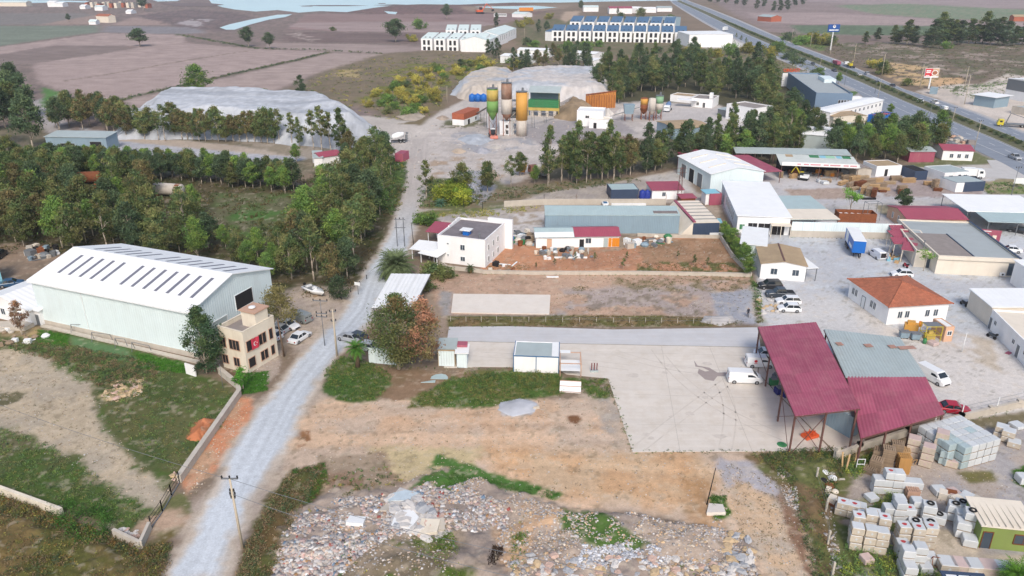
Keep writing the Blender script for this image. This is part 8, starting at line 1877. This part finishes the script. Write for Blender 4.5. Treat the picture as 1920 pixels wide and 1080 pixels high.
b_=MB();b_.cbox(0,0,.5,3,1.2,1.0);
for k,(x,y,lb)in enumerate(((1538,342,'white wrapped timber bundle at the shed corner'),(1546,345,'second white wrapped bundle at the shed corner'))):stack('w',(x,y),1,.1,lb+' of the timber shed',sz=1.6,hs=.9)
# rusty open container frame and steel frame by the boundary wall
o,ang,L,D=frame((1571,416),(1642,418),D=3.5);rt=E('open_container','open rusty container filled with debris behind the boundary wall','container',o,ang);q=MB();q.box(0,0,0,L,.15,2.2).box(0,D-.15,0,L,D,2.2).box(0,.15,0,.15,D-.15,2.2).box(L-.15,.15,0,L,D-.15,2.2);q.build('side_wall',m_rust,rt);q=MB();q.box(.2,.2,.02,L-.2,D-.2,1.3);q.build('debris_fill',m_brown,rt)
for k in range(5):q=MB();q.cbox(L*(.12+.17*k),D/2,1.5,.7,1.6,.3,.4*k);q.build('white_scrap',m_white,rt)
o=E('tube_stand','open box frame of grey tubes standing behind the rusty container','frame',P(1632,412),.1);q=MB()
for x in(-1.7,1.7):
 for y in(-1,1):q.tube((x,y,0),(x,y,4.4),.06,n=4)
for y in(-1,1):q.tube((-1.7,y,4.4),(1.7,y,4.4),.06,n=4)
for x in(-1.7,1.7):q.tube((x,-1,4.4),(x,1,4.4),.06,n=4)
q.build('tube',m_steelg,o)
# props in the service yard
for k,(x,y)in enumerate(((1694,634),(1715,637))):
 o=E('waste_container',['left','right'][k]+' of two grey blue waste bins before the tiled house','waste bin',P(x,y),R(-5));q=MB();q.add([(-.6,-.4,.2),(.6,-.4,.2),(.6,.4,.2),(-.6,.4,.2),(-.75,-.55,1.2),(.75,-.55,1.2),(.75,.55,1.2),(-.75,.55,1.2)],[(3,2,1,0),(4,5,6,7),(0,1,5,4),(1,2,6,5),(2,3,7,6),(3,0,4,7)]);q.build('bin_body',m_cladg,o);q=MB();q.box(-.78,-.6,1.203,.78,.6,1.3);q.build('lid',m_steelg,o)
 for xx in(-.5,.5):q=MB();q.box(xx-.08,-.3,0,xx+.08,.3,.198);q.build('wheel',m_trim,o)
o=E('orange_machine','orange covered machine standing behind the two waste bins','machine',P(1706,622),R(-15));q=MB();q.prism([(-1.1,-.7),(1.0,-.8),(1.2,.6),(-.9,.8)],.4,1.5);q.build('housing',m_so,o);q=MB();q.prism([(-.7,-.5),(.5,-.5),(.6,.4),(-.6,.5)],1.502,2.0);q.build('hood',m_so,o)
for xx in(-.7,.7):q=MB();q.box(xx-.1,-.6,0,xx+.1,.6,.398);q.build('skid',m_trim,o)
o=E('yellow_cage','yellow tube cage full of yellow equipment at the tiled house wall','cage',P(1742,636));q=MB()
for x in(-1.3,1.3):
 for y in(-.9,.9):q.tube((x,y,0),(x,y,2.7),.06,n=4)
for z in(1.2,2.7):
 for y in(-.9,.9):q.tube((-1.3,y,z),(1.3,y,z),.05,n=4)
 for x in(-1.3,1.3):q.tube((x,-.9,z),(x,.9,z),.05,n=4)
q.build('tube',PAINT['yellow'],o);q=MB();q.box(-.8,-.5,0,.7,.5,1.1).box(-.4,-.3,1.1,.3,.3,1.6);q.build('equipment',m_sy,o);q=MB();q.box(-1.25,-.85,2.76,1.25,.85,2.8);q.build('mesh_top',m_steelg,o)
b=bld('guard_booth','peach and white booth with a round window by the yellow cage','booth',(1768,641),(1784,640),D=3.4,h=2.6,roof='flat',wm=m_peach,rm=m_white,para=.1);opening(b,'f',b.L*.5,1.2,.7,.7,m_glass,m_white)
for k,(x,y,m_,lb)in enumerate(((1733,644,m_green,'green plastic barrel near the cage'),(1725,612,m_orange,'orange barrel beside the orange machine'))):o=E('barrel',lb,'barrel',P(x,y));q=MB();q.lathe([(.28,0),(.32,.4),(.28,.9)],10);q.build('drum',m_,o,True)
stack('p',(1748,646),1,.4,'beside the green barrel in the service yard',sz=1.2,hs=.6)
# gear under the canopies
for k,(x,y,m_,lb,s)in enumerate(((1450,722,m_green,'green machine under the canopy edge',1.2),(1462,738,mat('deep_blue',(36,40,110),.5,.1,1),'deep blue crate under the canopy edge',1.5),(1475,742,MATS['deep_blue'],'second deep blue crate further under the canopy',1.8),(1456,712,m_steelg,'grey lidded machine beside the green one',1.3),(1578,800,m_trim,'dark compressor beside the metal cabin',1.3))):
 o=E('workshop_machine',lb,'machine',P(x,y),.2*k);q=MB();q.box(-s*.5,-s*.35,.15,s*.5,s*.35,1.0);q.build('housing',m_,o);q=MB();q.box(-s*.35,-s*.25,1.002,s*.3,s*.25,1.25);q.build('lid',m_steelg,o)
 for xx in(-s*.4,s*.4):q=MB();q.box(xx-.08,-s*.3,0,xx+.08,s*.3,.148);q.build('foot',m_trim,o)
o=E('orange_implement','orange tubular implement lying under the braced canopy corner','implement',P(1518,820),.4);q=MB()
r=random.Random(4)
for k in range(16):a=(r.uniform(-1.1,1.1),r.uniform(-.7,.7),r.uniform(.1,.9));c=(r.uniform(-1.1,1.1),r.uniform(-.7,.7),r.uniform(.1,.9));q.tube(a,c,.06,n=4)
q.build('tube',PAINT['orange'],o);q=MB();q.box(-1.0,-.6,.1,1.0,.6,.5);q.build('deck',PAINT['orange'],o)
o=E('green_net','small coiled green net on the concrete yard edge','net',P(1466,834));q=MB();q.lathe([(.7,0),(.6,.1),(.3,.18),(.05,.1)],14);q.build('net_coil',m_green,o)
o=E('tool_rack','small stand with three red handled tools behind the steel frame stand','rack',P(1114,697));q=MB();q.box(-.6,-.3,0,.6,.3,.3);q.build('base',m_galv,o)
for x in(-.4,0,.4):q=MB();q.tube((x,0,.3),(x,0,1.5),.08,n=5);q.build('handle',mat('dark_red',(120,50,54),.7,.1,2),o)
o=E('red_mat','red doormat at the office doors','mat',P(1891,662),.6);q=MB();q.box(-.6,-.35,0,.6,.35,.04);q.build('mat_pad',m_red,o)
# scraps, sheets
def scrap(label,px,pts,m,z=.12,name='metal_sheet'):
 o=E(name,label,'sheet',P(*px));q=MB();q.prism(pts,.02,z);q.build('sheet_body',m,o)
scrap('pale semicircular sheet lying near the biggest eucalyptus',(824,708),[(-1.3,-.5),(1.3,-.6),(1.3,0),(.9,.7),(.2,1.0),(-.6,.8),(-1.2,.2)],m_roofb)
scrap('small pale triangle sheet next to the semicircular one',(806,716),[(-1.3,-.3),(.8,-.3),(.8,.4),(.2,.2)],m_roofb)
scrap('mint coloured sheets stacked beside the navy shed',(1345,415),[(-1.2,-1.6),(.8,-1.6),(1.2,1.6),(-.8,1.6)],m_lblue,.3)
scrap('white sheet leaning low by the navy shed end',(1343,440),[(-1.6,-.3),(1.6,-.3),(1.6,.3),(-1.6,.3)],m_white,.5)
scrap('long white plank bundle behind the small boat',(1175,385),[(-4,-.3),(5,-.3),(5,.3),(-4,.3)],m_white,.5)
scrap('white strip of boards beside the garden clutter',(1070,484),[(-3.5,-.2),(3.5,-.2),(3.5,.2),(-3.5,.2)],m_white,.3)
scrap('pale strip lying on the gravel lot by the garden wall',(1036,520),[(-1.2,-.25),(1.2,-.25),(1.2,.25),(-1.2,.25)],m_white,.2)
scrap('big grey cloth covered heap by the left frame edge',(22,615),[(-3.2,-1),(3,-1.2),(3.6,.6),(1,1.5),(-3,1.2)],m_concw,.7)
# clutter piles: each item its own object
def clutter(where,poly,n,seed,smin,smax,cols,names=('box','sack','plank','bucket')):
 r=random.Random(seed);G_='loose clutter '+where
 for k,p in enumerate(scatter(poly,n,seed,smin*.8)):
  s=r.uniform(smin,smax);c=r.choice(cols);nm=r.choice(names);q=MB()
  if nm=='bucket':q.lathe([(s*.3,0),(s*.4,s*.7),(s*.34,s*.7),(s*.26,.08)],9)
  elif nm=='plank':q.cbox(0,0,.12,s*2.4,s*.3,.12,0,tilt=.1)
  elif nm=='sack':q.lathe([(s*.5,0),(s*.6,s*.25),(s*.35,s*.5),(.05,s*.55)],8)
  else:q.cbox(0,0,s*.35,s,s*.75,s*.7)
  o=q.build(nm,c[0],None,loc=(p[0],p[1],0),rz=r.random()*6.28);sz='small' if s<smin+(smax-smin)*.4 else 'larger'
  tag(o,'%s %s %s lying %s'%(sz,c[1],nm,where),nm,G_)
CW=[(m_white,'white'),(m_wood2,'weathered'),(m_cladg,'bluish'),(m_concw,'pale'),(m_steelg,'grey'),(m_rust,'rusty'),(m_dark,'dark'),(m_cream,'cream')]
clutter('in the garden in front of the row shed',[(1000,470),(1105,466),(1110,485),(1010,488)],46,1,.5,1.4,CW)
clutter('beside the end of the row shed',[(1165,450),(1260,442),(1255,462),(1170,466)],30,2,.6,1.8,CW+[(m_green,'green')])
clutter('between the white house and the row shed',[(958,440),(1002,430),(1004,462),(960,464)],22,3,.6,1.8,CW+[(m_green,'green')])
clutter('in the scrap yard behind the warehouse',[(48,478),(66,462),(105,466),(110,480),(60,492)],34,4,.8,2.2,CW+[(m_red,'red')])
clutter('by the open van at the cream hall',[(1662,478),(1686,478),(1688,494),(1664,494)],16,5,.4,.9,[(m_wood,'cardboard'),(m_tanroof,'brown'),(m_lblue,'blue')],('box','sack'))
clutter('on the rubbish strip beside the highway',[(1715,235),(1760,245),(1830,275),(1800,280),(1740,262)],60,6,1.0,2.6,[(m_concw,'pale'),(m_steelg,'grey'),(m_pink,'pinkish'),(m_gravelroof,'brown')],('box','plank','sack'))
clutter('behind the tyre weighted loads',[(1745,935),(1800,925),(1850,945),(1830,962),(1780,950)],24,7,.5,1.2,CW)
clutter('along the wall behind the long shed',[(1150,392),(1245,390),(1245,396),(1150,397)],18,8,.5,1.4,CW)
clutter('at the foot of the white house wall',[(918,492),(965,495),(960,512),(912,510)],14,9,.5,1.3,CW,('box','plank'))
clutter('under the timber shed',[(1465,330),(1600,332),(1598,320),(1470,318)],40,10,1.0,2.2,[(m_wood,'wooden'),(m_brown,'brown'),(m_steelg,'grey'),(m_orange,'orange')],('box','plank'))
clutter('in front of the white gabled house',[(0,618),(70,622),(100,640),(0,650)],16,11,.5,1.2,[(m_wood2,'weathered'),(m_concw,'pale'),(m_white,'white')],('plank','box','sack'))
clutter('among the weeds of the block yard fence',[(1530,890),(1560,880),(1580,930),(1550,960)],14,12,.4,1.0,CW,('plank','box','sack'))
# ================================================================ RUBBLE
def rock_mesh(seed,m):
 r=random.Random(seed);q=MB();n=6;vs=[]
 for j,(z,rr)in enumerate(((0,.8),(.35,1.0),(.7,.55))):
  for k in range(n):a=2*math.pi*(k+.3*j)/n;f=rr*r.uniform(.7,1.2);vs.append((f*math.cos(a),f*.8*math.sin(a),z*r.uniform(.8,1.2)))
 q.add(vs,[(l*n+k,l*n+(k+1)%n,(l+1)*n+(k+1)%n,(l+1)*n+k)for l in range(2)for k in range(n)]+[tuple(range(2*n,3*n))]);return q.mesh('rock',m)
RKM=[mat('pale_stone',(206,202,198),.95,.15,2,rand=.1),mat('tan_stone',(200,176,142),.95,.15,2,rand=.1),mat('grey_stone',(172,174,178),.95,.15,2,rand=.1),mat('pink_stone',(200,172,158),.95,.15,2,rand=.1)]
RK=[[rock_mesh(k*4+j,m)for j in range(3)]for k,m in enumerate(RKM)]
def gz(x,y):
 i=np.argmin((GX-x)**2+(GY-y)**2);return float(GZ[i])
def rocks(where,poly,n,smin,smax,kinds,seed,mind=None):
 r=random.Random(seed)
 for p in scatter(poly,n,seed,mind or smin*.9):
  k=r.choice(kinds);s=r.uniform(smin,smax);o=link('rock',r.choice(RK[k]),None,(p[0],p[1],gz(*p)-.08*s),r.random()*6.28);o.scale=(s,s*r.uniform(.6,1),s*r.uniform(.45,.9));
  tag(o,'%s %s rock %s'%('big' if s>(smin+smax)/2 else 'smaller',('pale','tan','grey','pinkish')[k],where),'rock','rocks '+where)
rocks('on the boulder bank at the dirt path edge',[(1360,1000),(1400,1010),(1420,1060),(1380,1075),(1355,1040)],22,.45,1.0,(0,1,1,2),1)
rocks('among the broken slabs of the rubble field',[(715,930),(780,925),(830,990),(820,1015),(740,1005),(700,960)],30,.5,1.4,(0,0,2),2)
rocks('in the stone pile on the left plot',[(185,745),(215,722),(262,708),(268,735),(210,752)],36,.25,.7,(1,1,3),3)
rocks('along the left plot wall',[(330,880),(345,900),(330,905),(318,895)],6,.4,.7,(1,3),4)
rocks('in the stone strip behind the ochre wall',[(50,935),(105,955),(110,965),(60,945)],14,.3,.7,(0,0),5)
rocks('beside the parked line of cars',[(1418,555),(1455,562),(1460,590),(1432,600)],16,.4,.9,(1,0),6)
rocks('below the white wall stub',[(225,990),(255,995),(262,1015),(235,1010)],12,.3,.6,(0,3),7)
rocks('in the middle of the lower rubble field',[(960,1050),(1340,1040),(1400,1085),(960,1095)],60,.35,.8,(0,1,3,2),8)
rocks('at the broken concrete corner of the rubble field',[(770,985),(830,975),(835,1010),(790,1020)],18,.5,1.2,(3,0),9)
PD=((212,196,176),(190,166,140),(170,150,130),(200,196,192))
def rubble(name,groups,seed):
 rr=np.random.default_rng(seed);V=[];F=[];Cc=[];nb=0
 base=np.array([(-1,-1,0),(1,-1,0),(1,1,0),(-1,1,0),(-.7,-.7,1),(.7,-.7,1),(.7,.7,1),(-.7,.7,1)],float)*.5
 f=np.array([(4,5,6,7),(0,1,5,4),(1,2,6,5),(2,3,7,6),(3,0,4,7)])
 for poly,n,s0,s1,pal in groups:
  pts=np.array(scatter(poly,n,seed));seed+=1;pts=pts[fbm(pts[:,0]/2.6,pts[:,1]/2.6,7,3)+.25*rr.random(len(pts))>.56]if name=='rubble' else pts
  iy=np.searchsorted(-gy,-pts[:,1]);iy=np.clip(iy,1,nr-1);ux_=pts[:,0]/hw[iy];ix=np.clip(np.searchsorted(uu,ux_),1,ncol-1);z=GZ[iy*ncol+ix]
  m=len(pts);s=(s0+(s1-s0)*rr.random(m)**3.2);a=rr.random(m)*6.28;jit=rr.normal(size=(m,8,3))*.14;B=(base[None]+jit)*np.stack([s,s*(.5+.5*rr.random(m)),s*(.3+.5*rr.random(m))],1)[:,None,:]
  ca,sa=np.cos(a)[:,None],np.sin(a)[:,None];X=B[:,:,0]*ca-B[:,:,1]*sa+pts[:,0:1];Y=B[:,:,0]*sa+B[:,:,1]*ca+pts[:,1:2];Z=B[:,:,2]+z[:,None]-.02
  V.append(np.stack([X,Y,Z],-1).reshape(-1,3));F.append((f[None]+(nb+np.arange(m)*8)[:,None,None]).reshape(-1,4));nb+=m*8
  pal=np.array([alb(p)for p in pal]);c=pal[rr.integers(len(pal),size=m)]*(.68+.48*rr.random(m))[:,None];Cc.append(np.repeat(c,5,0))
 mm=mat('rubble_stone',(200,200,200),.95,.08,3,attr=True,spec=.1)
 tag(link(name,npmesh(name,np.concatenate(V),np.concatenate(F),mm,np.concatenate(Cc))),kind='stuff')
PW=((212,208,204),(196,188,180),(184,180,180),(204,184,168),(168,164,164));PT=((206,180,146),(196,164,132),(212,200,184));PC=PW*6+((206,184,176),(196,170,164))*3+((120,140,160),(176,104,96),(190,150,110),(226,228,230),(226,228,230),(140,132,130),(140,132,130))
rubble('rubble',[([(530,1010),(560,965),(640,940),(760,925),(830,905),(900,930),(960,960),(950,1000),(860,1000),(740,1015),(640,1060),(560,1090),(510,1085)],11000,.1,.55,PC),([(510,1085),(540,1020),(640,1010),(690,1030),(640,1075),(560,1100)],3500,.15,.7,PC),([(780,915),(900,905),(1060,962),(1050,985),(940,960),(820,950)],3600,.08,.3,PT+PW),([(930,960),(1060,965),(1150,965),(1290,985),(1380,1015),(1420,1090),(960,1095),(930,1040)],9000,.08,.34,PT+PW),([(1090,1030),(1200,1025),(1260,1050),(1220,1080),(1080,1085)],3600,.12,.4,((206,208,214),(190,192,198),(222,224,228))),([(960,1070),(1400,1050),(1440,1110),(960,1110)],2200,.2,.6,PW+PT),([(1340,965),(1380,1000),(1400,1040),(1330,1010)],900,.12,.4,PW),([(185,748),(215,715),(270,703),(265,740),(210,755)],700,.1,.4,PT),([(1460,870),(1490,900),(1500,960),(1480,950),(1455,900)],500,.1,.35,PW),([(640,1010),(860,995),(850,1110),(620,1110)],1500,.06,.3,PW+PD),([(1540,965),(1560,950),(1580,1060),(1560,1080)],200,.1,.4,PW),([(780,930),(620,935),(640,960),(760,950)],900,.08,.3,PW),([(340,920),(440,760),(470,760),(420,860),(360,940)],500,.06,.22,PT),([(480,680),(530,665),(520,710),(480,730)],300,.06,.2,PW)],50)
PD=((212,196,176),(190,166,140),(170,150,130),(200,196,192))
rubble('pebbles',[([(540,800),(690,750),(1150,745),(1190,850),(1400,870),(1350,960),(1050,940),(900,900),(620,930)],5200,.05,.2,PD),([(0,660),(90,665),(180,720),(200,800),(330,930),(250,950),(0,800)],2600,.05,.2,PD),([(805,516),(1405,520),(1430,600),(820,590)],2200,.06,.24,PD),([(905,480),(1350,450),(1400,510),(905,508)],1200,.07,.26,PD),([(1350,870),(1480,900),(1540,1080),(1440,1080),(1350,960)],1600,.05,.22,PD),([(1600,890),(1930,800),(1930,1000),(1600,940)],1500,.05,.2,PD),([(440,745),(476,742),(430,850),(345,930),(400,820)],700,.05,.2,PT),([(650,290),(900,200),(1150,190),(1000,330),(800,340)],1500,.2,.8,PW)],90)
# big pale slabs in the rubble
for k,(x,y,pts,m_,lb)in enumerate(((748,952,[(-1.2,-1),(.3,-1.4),(1.0,-.3),(.6,.9),(-.9,1)],m_white_conc,'large creamy broken slab in the rubble field'),(727,958,[(-.9,-.5),(.6,-.7),(.9,.2),(-.2,.7)],m_concw,'flat grey slab beside the creamy one'),(755,935,[(-1.6,-.7),(1.6,-1.1),(1.9,.4),(.2,1.0),(-1.5,.5)],mat('pale_plaster',(196,210,218),.9,.15,2),'pale blue plaster heap behind the creamy slab'),(760,985,[(-1.4,-1.2),(.8,-1.5),(1.5,.4),(.6,1.6),(-1.1,1.3)],m_white,'white chalky slab below the creamy one'),(805,1000,[(-1.1,-1.2),(1.0,-1),(1.2,.8),(-.9,1.2)],m_beige,'beige broken wall piece at the rubble edge'),(822,995,[(-.7,-.9),(.8,-.7),(.6,.9),(-.6,.8)],m_concw,'pale block corner at the rubble edge'),(1340,958,[(-1.1,-.8),(1,-.9),(1.1,.7),(-.4,1.1)],m_white_conc,'cracked white slab at the foot of the leaning dark pole'),(668,985,[(-1,-.6),(.9,-.7),(1,.6),(-.8,.7)],m_white,'bright white plaster lump in the rubble field'),(1005,765,[(-.4,-.3),(.5,-.2),(.3,.3)],m_concw,'small pale stone by the gravel spill'))):
 p=P(x,y);o=E('broken_slab',lb,'slab',(p.x,p.y,gz(p.x,p.y)+.05));o.rotation_euler=(R((k*37)%17-8),R((k*53)%15-7),0);q=MB();q.prism(pts,-.1,.32);q.build('slab_body',m_,o)
# ================================================================ label clean-up: tell neighbours apart by nearest landmark
LM=[((360,470),'the warehouse ridge end'),((60,455),'the scrap yard'),((165,345),'the first rusty tank'),((318,368),'the white tank'),((480,410),'the grassy clearing'),((400,345),'the long lay-by'),((700,500),'the big palm'),((740,385),'the culvert lane'),((600,312),'the little maroon roofed house'),((150,282),'the corrugated hut'),((0,200),'the field edge'),((560,480),'the boat'),((240,420),'the grove middle'),((0,400),'the frame edge'),((1240,160),'the three small silos'),((1140,150),'the pale stone heap'),((1315,180),'the yard house'),((1400,200),'the two storey quarry house'),((1500,190),'the showroom'),((1300,120),'the blank white hall'),((1450,150),'the orange letters'),((1225,310),'the lattice pylon'),((1350,290),'the factory hall'),((1290,262),'the beige workshop'),((1480,285),'the timber canopy'),((1600,270),'the white office strip'),((1700,300),'the maroon clad shed'),((1040,345),'the rusty mixer truck'),((1160,330),'the brown trees'),((1380,560),'the parked cars'),((1200,515),'the garden wall'),((1820,950),'the green cabin'),((1600,350),'the white hut'),((640,1040),'the road bank'),((760,950),'the creamy slab'),((1100,1050),'the stone field'),((1400,1030),'the dirt path'),((1060,476),'the row shed door'),((1200,460),'the row shed end'),((850,150),'the quarry track'),((950,115),'the town houses'),((700,190),'the long heap'),((1750,80),'the billboard scrub'),((1860,80),'the dark hall'),((1660,80),'the blue pole sign'),((1700,190),'the white highway pickup'),((1560,120),'the yellow carrier'),((1800,225),'the silver pickup'),((1440,70),'the highway start'),((75,470),'the red sack'),((1760,250),'the slip road'),((300,14),'the hazy village tree'),((190,14),'the lone farmhouse')]
LM+=[((x,350),w)for x,w in((280,'the shaded track end'),(340,'the hedge middle'),(430,'the hedge gap by the clearing'),(520,'the hedge end by the boat house'),(80,'the hedge start'))]+[((770,165),'the scrub pole'),((720,200),'the heap toe'),((900,125),'the dark shrub tree')]
LMW=[(P(*p).x,P(*p).y,w)for p,w in LM]
ORDW=['nearest','second nearest','third nearest','fourth nearest','fifth nearest','sixth nearest','seventh nearest','eighth nearest','ninth nearest','tenth nearest']+['further away']*200
bylab={}
for o in bpy.data.objects:
 if o.get('category'):bylab.setdefault(o['label'],[]).append(o)
for lb,obs in bylab.items():
 if len(obs)<2:continue
 per={}
 for o in obs:
  d=sorted(((o.location.x-x)**2+(o.location.y-y)**2,w)for x,y,w in LMW)[0];per.setdefault(d[1],[]).append((d[0],o))
 for w,L_ in per.items():
  L_.sort(key=lambda t:t[0])
  for k,(_,o)in enumerate(L_):
   words=lb.split();nw=words[:max(4,16-len((ORDW[k]+' '+('from ' if k>9 else '')+w).split()))]
   while nw and nw[-1]in('the','of','in','a','by','at','behind','beside','and','to','big','white','before','between','long','low','with','on','front','rear','along'):nw.pop()
   o['label']=' '.join(nw)+', '+ORDW[k]+' '+('from ' if k>9 else '')+w
for o in list(bpy.data.objects):
 if '_u' in o:del o['_u']
 if o.get('category'):
  w=o['label'].split()
  while len(w)>16 and 'the' in w[2:]:w.pop(2+w[2:].index('the'))
  o['label']=' '.join(w[:16])
# ================================================================ AIR
def haze_box(density):
 bb=[o.matrix_world@Vector(c)for o in bpy.data.objects if o.type=='MESH' and not o.parent for c in o.bound_box];xs=[v.x for v in bb];ys=[v.y for v in bb]
 q=MB();q.box(min(xs)-60,-60,-1.5,max(xs)+60,max(ys)+60,72);m=bpy.data.materials.new('haze');m.use_nodes=True;nt=m.node_tree
 for n in list(nt.nodes):nt.nodes.remove(n)
 v=nt.nodes.new('ShaderNodeVolumePrincipled');o=nt.nodes.new('ShaderNodeOutputMaterial');v.inputs['Density'].default_value=density;v.inputs['Color'].default_value=(.82,.88,.95,1)
 v.inputs['Anisotropy'].default_value=0.2;nt.links.new(v.outputs[0],o.inputs['Volume']);tag(q.build('haze',m),kind='stuff')
scene.cycles.volume_bounces=1
bpy.context.view_layer.update()
haze_box(0.00013)
print('OBJECTS',len(bpy.data.objects))
